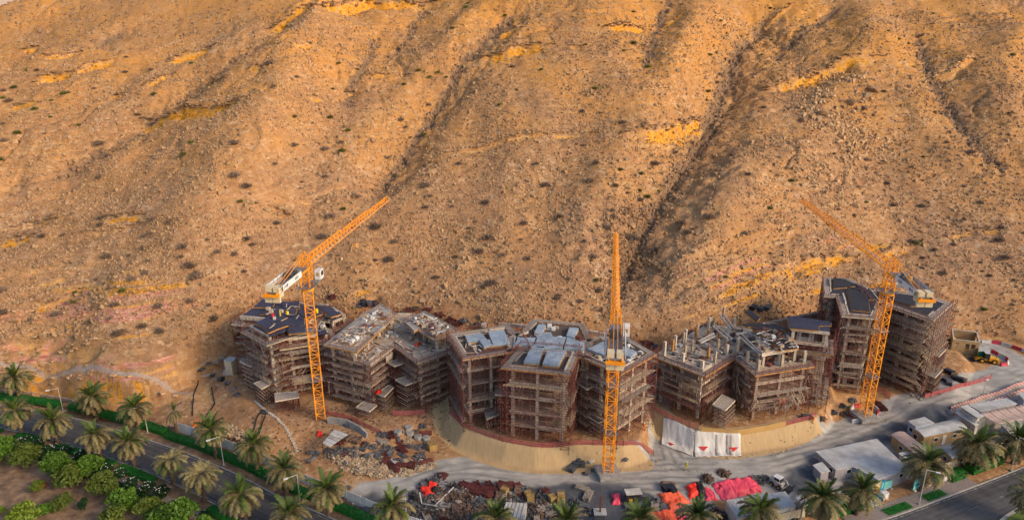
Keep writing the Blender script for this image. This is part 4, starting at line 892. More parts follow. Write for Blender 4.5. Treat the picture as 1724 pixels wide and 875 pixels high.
LZ = lambda u, v: ' '.join(zone(u, v))
for li, (L, h, oc, pk) in enumerate(LEDGES):
    if h < 1.15: continue
    Ls = resample(L, 1.1); r = np.random.default_rng(500 + li); mb = MB(); zs = height(Ls[:, 0], Ls[:, 1] + .5); n_ = 0
    for i, (p, zz) in enumerate(zip(Ls, zs)):
        f = i / max(1, len(Ls) - 1); env = min(1, min(f, 1 - f) * 5 + .1)
        for k in range(2):
            if r.random() > .62: continue
            if p[1] < 182 and r.random() < .55: continue
            sx_ = (.6 if p[1] < 182 else 1.0) * r.uniform(.7, 2.0) * (.5 + .25 * h); sy_ = r.uniform(.5, 1.1) * (.6 + .2 * h); sz_ = r.uniform(.18, .42) * (.4 + .35 * h) * env
            V = CUBE_V * (1 + r.uniform(-.28, .12, (8, 1))) * np.array((sx_, sy_, sz_)); M3 = np.array(Matrix.Rotation(r.normal() * .35 + math.atan2(Ls[min(i + 1, len(Ls) - 1), 1] - Ls[max(i - 1, 0), 1], Ls[min(i + 1, len(Ls) - 1), 0] - Ls[max(i - 1, 0), 0]), 3, 'Z') @ Matrix.Rotation(r.normal() * .12, 3, 'X'))
            mb.add(V @ M3.T + np.array((p[0] + r.normal() * .4, p[1] + .25 + r.normal() * .3 - .45 * k, zz + .02 - k * .45 * h * env * r.random())), CUBE_F); n_ += 1
    if n_ < 2: continue
    c = Ls[len(Ls) // 2]; u, v = PX((c[0], c[1], float(zs[len(Ls) // 2]))); a, b = zone(u, v)
    t = thing_w('rock_outcrop', f'broken {"ochre" if oc > .6 else "tan"} rock ledge, {a} hillside, {b}', 'rock ledge', (float(c[0]), float(c[1]), float(zs[len(Ls) // 2])), f'rock ledges, {a} hillside, {b}')
    mb.build('slabs', 'rock_pale' if oc < .6 else 'rock', t, kind='stuff')
# ================================================================== buildings under construction
def pt_along(P, step):
    """points about `step` apart round a closed polygon, corners included: (point, edge index, edge direction)"""
    out = []
    for i in range(len(P)):
        a = np.array(P[i], float); b = np.array(P[(i + 1) % len(P)], float); L = np.linalg.norm(b - a); n = max(1, int(round(L / step)))
        for k in range(n): out.append((a + (b - a) * k / n, i, (b - a) / max(L, 1e-6)))
    return out
def block(t, pxpoly, z1, z0, n, deck=None, infill=.25, rnd=None, edge='concrete_light', open_top=False, world=None, core=True, colup=0.0, top='concrete'):
    """one wing: slabs, edge beams, columns, core, infill walls and props"""
    P = ccw(world or W2(pxpoly, z1)); hs = (z1 - z0) / n; r = rnd or random
    gz = min(hz(*p) for p in P)
    for k in range(1, n + 1):
        z = z0 + k * hs
        if k == n and open_top: continue
        s_ = MB().prism(P, z - .26, z).build('floor_slab', top if k == n else 'concrete', t)
        O = offs(P, .03); I_ = offs(P, -.28)
        for i in range(len(P)):
            j = (i + 1) % len(P)
            if math.dist(P[i], P[j]) < 1.2: continue
            q_ = [np.array(x_) for x_ in (O[i], O[j], I_[j], I_[i])]; nb = max(1, int(math.dist(P[i], P[j]) / 4.6))
            for w_ in range(nb):
                if r.random() < .3: continue
                f0, f1 = w_ / nb, (w_ + 1) / nb - (.0 if r.random() < .7 else .3 / nb)
                MB().prism([tuple(q_[0] + (q_[1] - q_[0]) * f0), tuple(q_[0] + (q_[1] - q_[0]) * f1), tuple(q_[3] + (q_[2] - q_[3]) * f1), tuple(q_[3] + (q_[2] - q_[3]) * f0)], z - r.uniform(.4, .62), z + r.choice((.06, .06, .45))).build('edge_beam', edge if r.random() < .7 else 'concrete', s_)
    inn = offs_ok(P, -.45) or offs(P, -.3)
    for p, i, d in pt_along(inn, 4.6):
        mb = MB(); mb.box((0, 0, 0), (.55, .55, 1), math.atan2(d[1], d[0]))
        zt = z1 - .25 + (colup * r.uniform(.6, 1.0) if colup else 0); me = mb.mesh('column', 'concrete_light' if r.random() < .6 else 'concrete')
        o = put('column', me, t); zb = gz - .5 if core else z0; c = Vector((p[0], p[1], (zt + zb) / 2)); o.location = c - (Vector(t.location) if False else Vector((0, 0, 0))); o.scale = (1, 1, zt - zb)
        o.matrix_parent_inverse = Matrix.Translation(-Vector(t.location))
    if core:
        C = offs_ok(P, -4.2) or offs_ok(P, -2.8) or offs_ok(P, -1.6)
        if C is None:
            c = np.mean(P, axis=0); C = [tuple(c + (np.array(p) - c) * .5) for p in P]
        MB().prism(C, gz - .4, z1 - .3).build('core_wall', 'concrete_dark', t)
    # infill walls with a window opening, set back from the slab edge
    inn2 = offs_ok(P, -1.1) or offs(P, -.6)
    for k in range(n):
        zb = z0 + k * hs; zt = zb + hs - .27; mbp = MB()
        for p, i, d in pt_along(inn2, 4.6):
            q = p + d * 4.3
            if r.random() < infill and k < n:
                mb = MB(); rz = math.atan2(d[1], d[0])
                for (a, b, c0, c1) in ((.2, 1.1, 0, 1), (2.6, 3.6, 0, 1), (1.1, 2.6, 0, .36), (1.1, 2.6, .82, 1)):
                    m_ = p + d * (a + b) / 2; h0 = zb + (zt - zb) * c0; h1 = zb + (zt - zb) * c1; mb.box((m_[0], m_[1], (h0 + h1) / 2), (b - a, .2, h1 - h0), rz)
                mb.build('infill_wall', 'concrete' if r.random() < .6 else 'concrete_grey', t)
        pts = [p for p, i, d in pt_along(offs(P, -.8), .85 if k >= n - 1 else 1.5) if r.random() < (.85 if k >= n - 1 else .38)]
        pts += [p for p, i, d in pt_along(inn2, 1.5) if r.random() < .3]
        if pts:
            A = np.array([(p[0] + r.uniform(-.2, .2), p[1] + r.uniform(-.2, .2), zb) for p in pts]); B_ = A.copy(); B_[:, 2] = zt
            mbp.beams(A, B_, .075); mbp.beams(A[::2] + (0, 0, hs * .5), A[::2] + np.array((.9, .2, hs * .5)), .06)
            mbp.build('prop', 'rust_tube' if r.random() < .75 else 'pale_timber', t, kind='stuff')
    return P
def scaffold(t, P, z0, z1, lift=1.55, skip=(), o1=.45, o2=1.45, plank=.5, step=1.9, m='rust_tube', rnd=random, top_rail=1.1, keep=1.0):
    """tube scaffold round a wing: standards, ledgers, braces, plank decks and their joists"""
    A = offs(P, o1); B = offs(P, o2); mb = MB(); S = []; E = []; D1 = []; D2 = []; J1 = []; J2 = []
    nl = int((z1 - z0) / lift)
    for i in range(len(P)):
        if i in skip: continue
        j = (i + 1) % len(P); a, b = np.array(A[i]), np.array(A[j]); c, d = np.array(B[i]), np.array(B[j]); L = np.linalg.norm(d - c)
        if L < 1.6: continue
        n = max(1, int(round(L / step)))
        for k in range(n + 1):
            f = k / n
            for q, dz in ((a + (b - a) * f, 0), (c + (d - c) * f, top_rail)):
                if rnd.random() < keep * (1 if dz else .55): zz = hz_q(q); S.append((q[0], q[1], zz)); E.append((q[0] + rnd.uniform(-.08, .08), q[1], z1 + dz + rnd.uniform(-.3, .5)))
        for l in range(0, nl + 1):
            z = z0 + l * lift
            for hh in (0, .55, 1.05):
                if hh and rnd.random() < .5: continue
                for (q, w) in (((a, b), 0), ((c, d), 1)):
                    if w == 0 and hh: continue
                    S.append((*q[0], z + hh)); E.append((*q[1], z + hh + rnd.uniform(-.05, .05)))
            for k in range(n + 1):
                f = k / n; q0 = a + (b - a) * f; q1 = c + (d - c) * f; ou = (q1 - q0) * .35
                S.append((*q0, z)); E.append((*(q1 + ou * rnd.random()), z))
            for k in range(n):
                if rnd.random() < .22:
                    p0 = c + (d - c) * (k / n); p1 = c + (d - c) * ((k + 1) / n); up = rnd.choice((0, 1))
                    S.append((*p0, z + lift * up)); E.append((*p1, z + lift * (1 - up)))
            if l and rnd.random() < plank:
                pm = MB(); ed = (d - c) / L; nrm = np.array((ed[1], -ed[0])); f0 = rnd.uniform(0, .15); f1 = rnd.uniform(.8, 1.0)
                for w in range(4):
                    off = (w + .5) / 4; p0 = a + (c - a) * off; p1 = b + (d - b) * off
                    pm.beam((*(p0 + (p1 - p0) * (f0 + rnd.uniform(-.02, .02))), z + .08), (*(p0 + (p1 - p0) * f1), z + .08 + rnd.uniform(-.03, .03)), .23, .05)
                pl = pm.build('plank_deck', 'grey_plank' if rnd.random() < .7 else 'pale_timber', t)
                jm = MB(); n2 = max(2, int(L * (f1 - f0) / .62)); J1 = []; J2 = []
                for k in range(n2 + 1):
                    f = f0 + (f1 - f0) * k / n2; q0 = a + (b - a) * f; q1 = c + (d - c) * f + nrm * rnd.uniform(.05, .3); J1.append((*q0, z)); J2.append((*q1, z))
                jm.beams(J1, J2, .1, .09); jm.build('joist', 'pale_timber', pl, kind='stuff')
    for i in range(len(P)):
        if i in skip: continue
        j = (i + 1) % len(P); c, d = np.array(B[i]), np.array(B[j]); L = np.linalg.norm(d - c)
        if L < 3: continue
        ed = (d - c) / L; nrm = np.array((ed[1], -ed[0])); lean = MB(); P1 = []; P2 = []
        for k in range(int(L / 1.3)):
            f = rnd.random(); q = c + (d - c) * f; z = z0 + rnd.random() * (z1 - z0 - 2); q2 = q + ed * rnd.uniform(-2.2, 2.2) + nrm * rnd.uniform(-.2, .5); P1.append((*q, z)); P2.append((*q2, min(z1 + 1.3, z + rnd.uniform(1.2, 3.6))))
        lean.beams(P1, P2, .075); lean.build('loose_tube', rnd.choice(('rust_tube', 'pale_timber', 'rust_dark', 'grey_plank')), t, kind='stuff')
        for k in range(int(L / 7)):
            if rnd.random() < .22:
                f = rnd.uniform(0, .8); q = c + (d - c) * f + nrm * .12; z = z0 + rnd.randint(0, max(1, nl - 1)) * lift; w_ = rnd.uniform(1.5, 3.2); G = np.zeros((4, 6, 3))
                for a_ in range(4):
                    for b_ in range(6): p_ = q + ed * w_ * b_ / 5 + nrm * .12 * math.sin(b_ * 1.9 + a_); G[a_, b_] = (*p_, z + 1.5 * a_ / 3)
                nn = MB().grid(G).build('debris_net', rnd.choice(('rust_dark', 'grey_plank', 'rust_tube', 'slate')), t, True); nn.modifiers.new('thickness', 'SOLIDIFY').thickness = .02
    mb.beams(S, E, .058); mb.build('tube_frame', m, t, kind='stuff')
_hq = {}
def hz_q(q):
    k = (round(q[0] / 2), round(q[1] / 2))
    if k not in _hq: _hq[k] = min(hz(k[0] * 2, k[1] * 2), 5.0)
    return _hq[k] - .1
def ring(t, P, z, w=1.1, m='grey_plank', inner=.0, fascia='orange_board', skip=()):
    """walkway of planks round a roof with an edge board below"""
    A = offs(P, inner); B = offs(P, inner + w)
    for i in range(len(P)):
        j = (i + 1) % len(P)
        if i in skip or math.dist(P[i], P[j]) < 1.0: continue
        a, b, c, d = (np.array(q) for q in (A[i], A[j], B[i], B[j])); mb = MB()
        for k in range(4):
            f0 = k / 4 + .012; f1 = (k + 1) / 4 - .012; mb.prism([tuple(a + (c - a) * f1), tuple(b + (d - b) * f1), tuple(b + (d - b) * f0), tuple(a + (c - a) * f0)], z, z + .07)
        w_ = mb.build('walkway', m, t)
        MB().beam((*c, z - .12), (*d, z - .12), .06, .26).build('edge_board', fascia, w_)
        L = np.linalg.norm(d - c); n = max(1, int(L / 1.5)); S = [(*(c + (d - c) * k / n), z) for k in range(n + 1)]; E = [(p[0], p[1], z + 1.1) for p in S]
        S += [(*c, z + .55), (*c, z + 1.05)]; E += [(*d, z + .55), (*d, z + 1.05)]
        MB().beams(S, E, .05).build('guard_rail', 'rust_tube', t, kind='stuff')
def decks(t, polys, z, m, th=.16, name='formwork_deck', beams=True):
    for q in polys:
        P = ccw(W2(q, z)); MB().prism(P, z - th, z).build(name, m, t)
        if beams:
            mb = MB(); O = offs(P, .06)
            for i in range(len(P)): mb.beam((*O[i], z - th - .14), (*O[(i + 1) % len(P)], z - th - .14), .12, .24)
            mb.build('edge_former', 'orange_board', t)
def prop_tower(t, q, z1, rnd, deckm='grey_plank', step=.95, lift=1.0, rail=True, joists=3):
    """a birdcage of props carrying a small deck"""
    P = ccw(W2(q, z1)); x = np.array(P); S = []; E = []
    a, b, c, d = x[:4]; nu = max(2, int(np.linalg.norm(b - a) / step)); nv = max(2, int(np.linalg.norm(d - a) / step))
    g = lambda f, h: (a * (1 - f) + b * f) * (1 - h) + (d * (1 - f) + c * f) * h
    zb = min(hz(*p) for p in P) - .1
    for i in range(nu + 1):
        for j in range(nv + 1): p = g(i / nu, j / nv); S.append((*p, zb)); E.append((*p, z1 - .2))
    nl = int((z1 - zb) / lift)
    for l in range(1, nl):
        z = zb + l * lift
        for i in range(nu + 1): S.append((*g(i / nu, 0), z)); E.append((*g(i / nu, 1), z))
        for j in range(nv + 1): S.append((*g(0, j / nv), z)); E.append((*g(1, j / nv), z))
    for k in range(10):
        f, h = rnd.random(), rnd.random(); p = g(f, h); q2 = g(min(1, f + .4), min(1, h + .3)); z = zb + rnd.random() * max(.5, (z1 - zb - 3)); S.append((*p, z)); E.append((*q2, z + rnd.uniform(1.5, 3)))
    MB().beams(S, E, .065).build('prop_frame', 'rust_dark' if rnd.random() < .4 else 'rust_tube', t, kind='stuff')
    MB().prism(P, z1 - .2, z1).build('loading_deck', deckm, t)
    O = offs(P, .05); mb = MB()
    for i in range(len(P)): mb.beam((*O[i], z1 - .05), (*O[(i + 1) % len(P)], z1 - .05), .1, .3)
    mb.build('deck_edge', 'concrete_light', t)
    for l in range(joists):
        z = zb + (l + 1) * (z1 - zb) / (joists + 1); mb = MB()
        for i in range(nu * 2 + 1): p0 = g(i / nu / 2, -.12); p1 = g(i / nu / 2, .9); mb.beam((*p0, z), (*p1, z), .12, .14)
        mb.build('joist', 'pale_timber', t, kind='stuff')
def site(name, label, pxbase): 
    x, y, z = W(*pxbase, 2.5); return thing_w(name, label, 'building', (x, y, z))
def scaf(label, pxbase):
    x, y, z = W(*pxbase, 2.5); return thing_w('scaffolding', label, 'scaffolding', (x, y, z))
rb = random.Random(3)
# ---- centre building
t3 = site('unfinished_building', 'unfinished concrete building with pale blue wet roof slabs behind the middle crane', (905, 745))
s3 = scaf('rust red tube scaffolding around the blue-roofed building', (905, 750))
Z3 = 18.65; B3 = {}
B3['left'] = block(t3, [(766, 566), (787, 600), (862, 588), (880, 588), (868, 566), (850, 553), (824, 557)], Z3, 3.0, 5, infill=.3, top='concrete_dark', rnd=rb)
B3['mid'] = block(t3, [(864, 589), (985, 599), (988, 577), (975, 549), (903, 542), (888, 560), (866, 570)], Z3 - .03, 3.0, 5, infill=.2, top='concrete_dark', rnd=rb)
B3['front'] = block(t3, [(858, 617), (951, 627), (966, 594), (884, 588)], Z3 + .03, 3.0, 5, infill=.05, top='concrete_dark', rnd=rb)
B3['right'] = block(t3, [(984, 599), (1042, 624), (1092, 596), (1052, 573), (1012, 571), (988, 577)], Z3 + .01, 3.0, 5, infill=.25, top='concrete_dark', rnd=rb)
scaffold(s3, B3['left'], 3, Z3, rnd=rb, plank=.3); scaffold(s3, B3['front'], 3, Z3, rnd=rb, plank=.12, step=1.6); scaffold(s3, B3['right'], 3, Z3, rnd=rb, plank=.35)
for k in B3: ring(t3, B3[k], Z3 + (.12 if k != 'front' else .2), 1.2, 'grey_plank', .05)
ra, rc = (750, 530, 7.956), (900, 530, 7.29)
decks(t3, [zp(*ra, [(265, 275), (470, 240), (630, 395), (515, 415), (450, 335), (295, 350)]), zp(*ra, [(575, 225), (780, 195), (860, 370), (640, 395)]), zp(*ra, [(930, 385), (975, 300), (1230, 300), (1190, 395)]),
    zp(*ra, [(1050, 620), (1150, 415), (1320, 420), (1245, 635)]), zp(*rc, [(100, 590), (160, 430), (390, 430), (290, 610)]), zp(*rc, [(-20, 380), (30, 235), (200, 205), (225, 262), (385, 268), (345, 400), (130, 405)]), zp(*rc, [(365, 400), (400, 270), (480, 292), (610, 340), (612, 420)]),
    zp(*rc, [(0, 205), (50, 110), (140, 120), (100, 200)]), zp(*rc, [(390, 250), (430, 150), (540, 155), (485, 280)]), zp(*rc, [(650, 410), (850, 320), (880, 490), (790, 465)]), zp(*rc, [(1010, 350), (1260, 450), (1180, 510), (960, 440)])], Z3 + .75, 'blue_slab', .5, 'roof_slab')
for q, z, jn in (([(815, 688), (832, 684), (842, 696), (820, 705)], 6.2, 1), ([(834, 650), (862, 652), (868, 665), (834, 664)], 11.0, 4), ([(971, 643), (990, 634), (1006, 645), (988, 655)], 13.2, 4), ([(990, 700), (1016, 688), (1030, 700), (1008, 711)], 6.8, 3)):
    prop_tower(s3, q, z, rb, joists=jn)
# back retaining beams of the centre building
MB().beam(W(840, 545.5, 16), W(886, 549, 16), .5, .8).build('ring_beam', 'concrete_light', t3); MB().beam(W(985, 557, 16), W(1018, 563, 16), .5, .8).build('ring_beam', 'concrete_light', t3)
# ---- left building, navy roof
t1 = site('unfinished_building', 'unfinished concrete building with navy formwork roof behind the left crane', (500, 690)); s1 = scaf('rust red tube scaffolding around the navy-roofed left building', (470, 700))
Z1 = 17.4
Pa = [(404, 534), (443, 505), (504, 510), (536, 521), (520, 545), (488, 554), (452, 566), (420, 549), (447, 538)]
Pb = [(484, 570), (553, 560), (545, 541), (560, 541), (582, 532), (553, 514), (520, 512), (498, 540)]
A1 = block(t1, Pa, Z1, 2.2, 5, infill=.35, rnd=rb, top='navy_ply'); A2 = block(t1, Pb, Z1 - 1.5, 2.2, 4, infill=.6, rnd=rb, top='navy_ply')
scaffold(s1, A1, 2.2, Z1, rnd=rb, plank=.75); scaffold(s1, A2, 2.2, Z1 - 1.5, rnd=rb, plank=.75, keep=.8)
ring(t1, A1, Z1 - 1.2, 1.3, 'grey_plank', .25, 'pale_timber'); ring(t1, A2, Z1 - 3.2, 1.2, 'pale_timber', .25, 'pale_timber')
r1 = (390, 480, 7.29)
decks(t1, [zp(*r1, q) for q in ([(270, 262), (380, 168), (540, 185), (500, 268), (400, 262)], [(345, 345), (440, 268), (545, 268), (460, 350)], [(560, 185), (690, 200), (830, 195), (830, 280), (545, 268)], [(465, 350), (560, 275), (800, 290), (790, 335), (500, 460), (400, 408)],
    [(275, 460), (400, 410), (495, 462), (375, 500)], [(378, 502), (498, 464), (575, 520), (450, 575)], [(505, 465), (800, 345), (890, 400), (890, 480), (745, 515), (700, 480), (580, 520)], [(700, 505), (750, 518), (1000, 470), (1000, 560), (730, 585), (705, 590)], [(840, 290), (1040, 250), (1100, 300), (1110, 345), (1020, 375), (900, 395), (810, 340)], [(1100, 300), (1190, 268), (1340, 345), (1225, 382)])], Z1 + .5, 'navy_ply', .14)
for q, z, jn in (([(404, 608), (420, 597), (440, 603), (421, 616)], 8.5, 5), ([(428, 645), (452, 636), (462, 643), (440, 654)], 6.6, 4), ([(463, 662), (500, 659), (503, 668), (464, 675)], 5.6, 0)): prop_tower(s1, q, z, rb, joists=jn)
# ---- second building, stepped grey roofs
t2 = site('unfinished_building', 'unfinished concrete building with stepped grey roof terraces right of the left crane', (630, 705)); s2 = scaf('rust red tube scaffolding around the stepped grey-roofed building', (640, 712))
Z2 = 13.4
Q0 = block(t2, [(557, 592), (621, 609), (665, 577), (705, 606), (768, 583), (736, 548), (690, 530), (640, 530)], Z2, 2.2, 4, infill=.4, rnd=rb)
Q1 = block(t2, [(555, 578), (598, 587), (640, 549), (661, 529), (640, 515), (617, 529)], Z2 + 3.1, Z2 + .02, 1, infill=.2, rnd=rb, core=False)
Q2 = block(t2, [(690, 541), (734, 568), (766, 556), (714, 527)], Z2 + 3.1, Z2 + .02, 1, infill=.2, rnd=rb, core=False)
scaffold(s2, Q0, 2.2, Z2, rnd=rb, plank=.85); ring(t2, Q0, Z2 + .05, 1.1, 'grey_plank', .05, 'pale_timber')
ring(t2, Q1, Z2 + 3.0, 1.0, 'grey_plank', .05); ring(t2, Q2, Z2 + 3.0, 1.0, 'grey_plank', .05)
r2 = (540, 500, 6.25)
decks(t2, [zp(*r2, q) for q in ([(150, 430), (210, 375), (370, 400), (320, 480)], [(220, 365), (420, 225), (540, 255), (600, 260), (380, 395)], [(500, 360), (610, 280), (680, 300), (560, 385)], [(540, 200), (620, 110), (735, 130), (690, 215)], [(950, 240), (1080, 175), (1230, 260), (1100, 310)], [(1110, 315), (1235, 265), (1380, 345), (1210, 400)], [(900, 270), (960, 250), (1040, 320), (980, 350)])], Z2 + 3.7, 'pale_slab', .35, 'roof_slab')
for q, z, jn in (([(652, 610), (675, 602), (688, 608), (664, 616)], 11.0, 2), ([(666, 639), (695, 630), (706, 640), (683, 648)], 8.4, 4), ([(634, 662), (655, 648), (662, 652), (647, 667)], 6.6, 3), ([(600, 685), (612, 676), (634, 682), (622, 692)], 4.6, 1)): prop_tower(s2, q, z, rb, joists=jn)
# ---- fourth building, columns standing above the open top
t4 = site('unfinished_building', 'unfinished concrete building with bare columns rising from its open top', (1240, 715)); s4 = scaf('rust red tube scaffolding around the building with bare columns', (1240, 722))
Z4 = 14.3
C0 = block(t4, [(1113, 598), (1183, 625), (1226, 599), (1240, 595), (1275, 624), (1358, 611), (1345, 590), (1330, 566), (1285, 556), (1235, 550), (1190, 553), (1150, 575)], Z4, 2.9, 4, infill=.3, rnd=rb, colup=3.6)
C1 = block(t4, [(1283, 597), (1344, 586), (1330, 570), (1328, 553), (1304, 543), (1266, 550)], Z4 + 3.1, Z4 + .02, 1, infill=.1, rnd=rb, core=False)
scaffold(s4, C0, 2.9, Z4, rnd=rb, plank=.3, step=1.7); ring(t4, C0, Z4 - .2, 1.3, 'grey_plank', .1, 'orange_board')
scaffold(s4, offs(C0, .3), 6.6, 8.0, rnd=rb, plank=1.0, keep=.0, top_rail=.3)
r4 = (1230, 510, 6.73)
decks(t4, [zp(*r4, q) for q in ([(240, 270), (500, 225), (660, 290), (420, 345), (400, 400)], [(400, 400), (570, 380), (760, 505), (560, 530)], [(130, 235), (330, 225), (420, 240), (200, 265)], [(160, 95), (230, 80), (330, 160), (300, 205)])], Z4 + 3.9, 'black_ply', .14)
S = []; E = []
for a, b in [((60, 350), (330, 580)), ((130, 360), (350, 575)), ((190, 330), (560, 525)), ((60, 350), (190, 330)), ((230, 440), (370, 420)), ((300, 500), (480, 480)), ((345, 575), (560, 540)), ((380, 440), (430, 500)), ((-120, 140), (0, 290)), ((-80, 130), (30, 270)), ((-200, 260), (-30, 420)), ((-170, 250), (10, 400)), ((-360, 430), (-190, 340)), ((-340, 450), (-180, 370)), ((-250, 480), (-100, 560))]:
    S.append(W(*zp(*r4, [a])[0], Z4 + 3.2)); E.append(W(*zp(*r4, [b])[0], Z4 + 3.2))
mb = MB(); mb.beams(S, E, .3, .3); mb.build('formwork_beam', 'pale_slab', t4, kind='stuff')
for u, v in zp(1100, 510, 6.73, [(215, 550), (355, 610), (435, 570), (335, 460), (480, 400), (615, 430), (745, 400), (680, 290), (620, 620), (725, 540), (815, 510), (790, 170), (1000, 490)]):
    x, y, _ = W(u, v, Z4); MB().box((x, y, Z4 + 1.35), (.45, .45, 2.9), .5).build('column', 'orange_board' if rb.random() < .55 else 'pale_timber', t4)
prop_tower(s4, [(1200, 681), (1216, 664), (1237, 674), (1221, 690)], 8.0, rb, joists=4)
# ---- fifth building: narrow dark-roofed block beside it
t5 = site('unfinished_building', 'narrow unfinished block with flat black roof left of the tall right building', (1370, 690)); s5 = scaf('rust red tube scaffolding around the narrow black-roofed block', (1380, 692))
Z5 = 20.2
D0 = block(t5, [(1328, 534), (1397, 543), (1397, 560), (1333, 553)], Z5, 2.9, 6, infill=.25, rnd=rb, top='navy_ply')
scaffold(s5, D0, 2.9, Z5 - 3, rnd=rb, plank=.35); ring(t5, D0, Z5 - 4.4, 1.2, 'grey_plank', .1, 'orange_board')
decks(t5, [zp(*r4, [(640, 140), (1000, 185), (1000, 305), (680, 280)]), zp(*r4, [(1003, 190), (1140, 215), (1140, 245), (1003, 250)])], Z5 + .3, 'navy_ply', .14)
# ---- sixth building, the tallest, at right
t6 = site('unfinished_building', 'tall unfinished building with black roof sheeting behind the right crane', (1470, 660)); s6 = scaf('rust red tube scaffolding with stepped decks around the tall right building', (1520, 668))
Z6 = 20.6
H0 = block(t6, [(1396, 470), (1398, 495), (1418, 496), (1428, 528), (1467, 531), (1478, 508), (1461, 487), (1440, 478), (1425, 471)], Z6, 2.2, 6, infill=.15, rnd=rb, top='black_ply')
H1 = block(t6, [(1480, 509), (1497, 509), (1563, 532), (1589, 510), (1560, 500), (1500, 491), (1463, 488)], Z6 - .05, 2.2, 6, infill=.3, rnd=rb, top='black_ply')
scaffold(s6, H0, 2.2, Z6, rnd=rb, plank=.4); scaffold(s6, H1, 2.2, Z6, rnd=rb, plank=1.0, lift=1.5, o2=2.2)
ring(t6, H0, Z6 - .1, 1.4, 'grey_plank', .1, 'pale_timber'); ring(t6, H1, Z6 - .1, 1.4, 'grey_plank', .1, 'pale_timber')
r6 = (1380, 450, 6.25)
decks(t6, [zp(*r6, q) for q in ([(150, 105), (270, 125), (370, 190), (275, 205), (150, 215)], [(285, 215), (500, 265), (530, 460), (340, 440)], [(300, 205), (510, 230), (590, 265), (580, 330), (520, 330), (500, 262)], [(600, 265), (760, 250), (960, 330), (1200, 340), (1160, 400), (960, 400), (720, 330), (600, 320)])], Z6 + .3, 'black_ply', .14)
for q, z, jn in (([(1552, 626), (1566, 612), (1586, 622), (1574, 635)], 7.0, 2), ([(1555, 590), (1570, 578), (1592, 588), (1580, 600)], 11.0, 2)): prop_tower(s6, q, z, rb, joists=jn)
def clutter(t, pxpoly, z, n, seed, ms=('pale_timber', 'grey_plank', 'rust_tube', 'white_paint')):
    P = W2(pxpoly, z); r = np.random.default_rng(seed); x0, x1 = min(p[0] for p in P), max(p[0] for p in P); y0, y1 = min(p[1] for p in P), max(p[1] for p in P); mbs = [MB() for _ in ms]
    q = np.column_stack([r.uniform(x0, x1, n * 3), r.uniform(y0, y1, n * 3)]); q = q[inside(q[:, 0], q[:, 1], P)][:n]; base = math.atan2(P[1][1] - P[0][1], P[1][0] - P[0][0])
    for p in q:
        k = r.integers(0, len(ms)); a = base + r.choice((0, 1.57)) + r.normal() * .25; L = r.uniform(.5, 2.6); d = np.array((math.cos(a), math.sin(a))) * L / 2
        if r.random() < .2: mbs[k].box((*p, z + .3), (r.uniform(.5, 1.1), r.uniform(.4, .9), .6), a)
        else: mbs[k].beam((*(p - d), z + .1 + r.random() * .15), (*(p + d), z + .1 + r.random() * .15), r.uniform(.08, .3), .1)
    for mb, m in zip(mbs, ms):
        if mb.n: mb.build('loose_material', m, t, kind='stuff')
clutter(t2, [(558, 590), (621, 607), (665, 578), (705, 604), (766, 583), (736, 550), (690, 534), (640, 532)], Z2, 190, 1); clutter(t2, [(560, 576), (598, 584), (640, 547), (659, 529), (640, 518), (617, 531)], Z2 + 3.7, 90, 2); clutter(t2, [(694, 541), (734, 565), (762, 556), (714, 529)], Z2 + 3.7, 90, 3)
clutter(t4, [(1120, 598), (1183, 622), (1226, 597), (1260, 605), (1275, 620), (1350, 608), (1330, 570), (1235, 552), (1190, 556), (1150, 577)], Z4, 300, 4, ('pale_timber', 'dirty_white', 'rust_tube', 'slate', 'maroon_tube', 'grey_plank')); clutter(t4, [(1285, 596), (1342, 586), (1328, 556), (1270, 552)], Z4 + 3.95, 60, 5)
clutter(t1, [(480, 560), (552, 556), (540, 545), (580, 533), (553, 518)], Z1 - 1.45, 70, 6, ('pale_timber', 'grey_plank', 'dirty_white')); clutter(t1, [(440, 510), (500, 512), (530, 524), (500, 545), (455, 558)], Z1 + .5, 25, 7, ('pale_timber', 'navy_ply', 'dirty_white'))
clutter(t3, [(770, 567), (788, 597), (862, 586), (850, 556)], Z3, 60, 8); clutter(t3, [(990, 598), (1042, 621), (1088, 597), (1052, 576)], Z3, 60, 9); clutter(t3, [(866, 588), (984, 597), (974, 551), (903, 545)], Z3, 60, 10)
# small loose things on the roofs
def drum(u, v, z, m, label):
    x, y, _ = W(u, v, z); o = thing('drum', label, 'drum', (x, y, z)); MB().tube((0, 0, 0), (0, 0, .9), .33, n=14).build('drum_body', m, o)
    for h in (.3, .6, .88): MB().tube((0, 0, h), (0, 0, h + .04), .35, n=14).build('hoop', m, o)
drum(459.5, 534, Z1 + .5, 'red', 'red drum on the navy formwork roof'); drum(484, 530, Z1 + .5, 'yellow', 'squat yellow drum on navy roof beside the crane mast'); drum(533.5, 526, Z1 + .5, 'yellow', 'yellow drum on the navy roof, right of the crane mast')
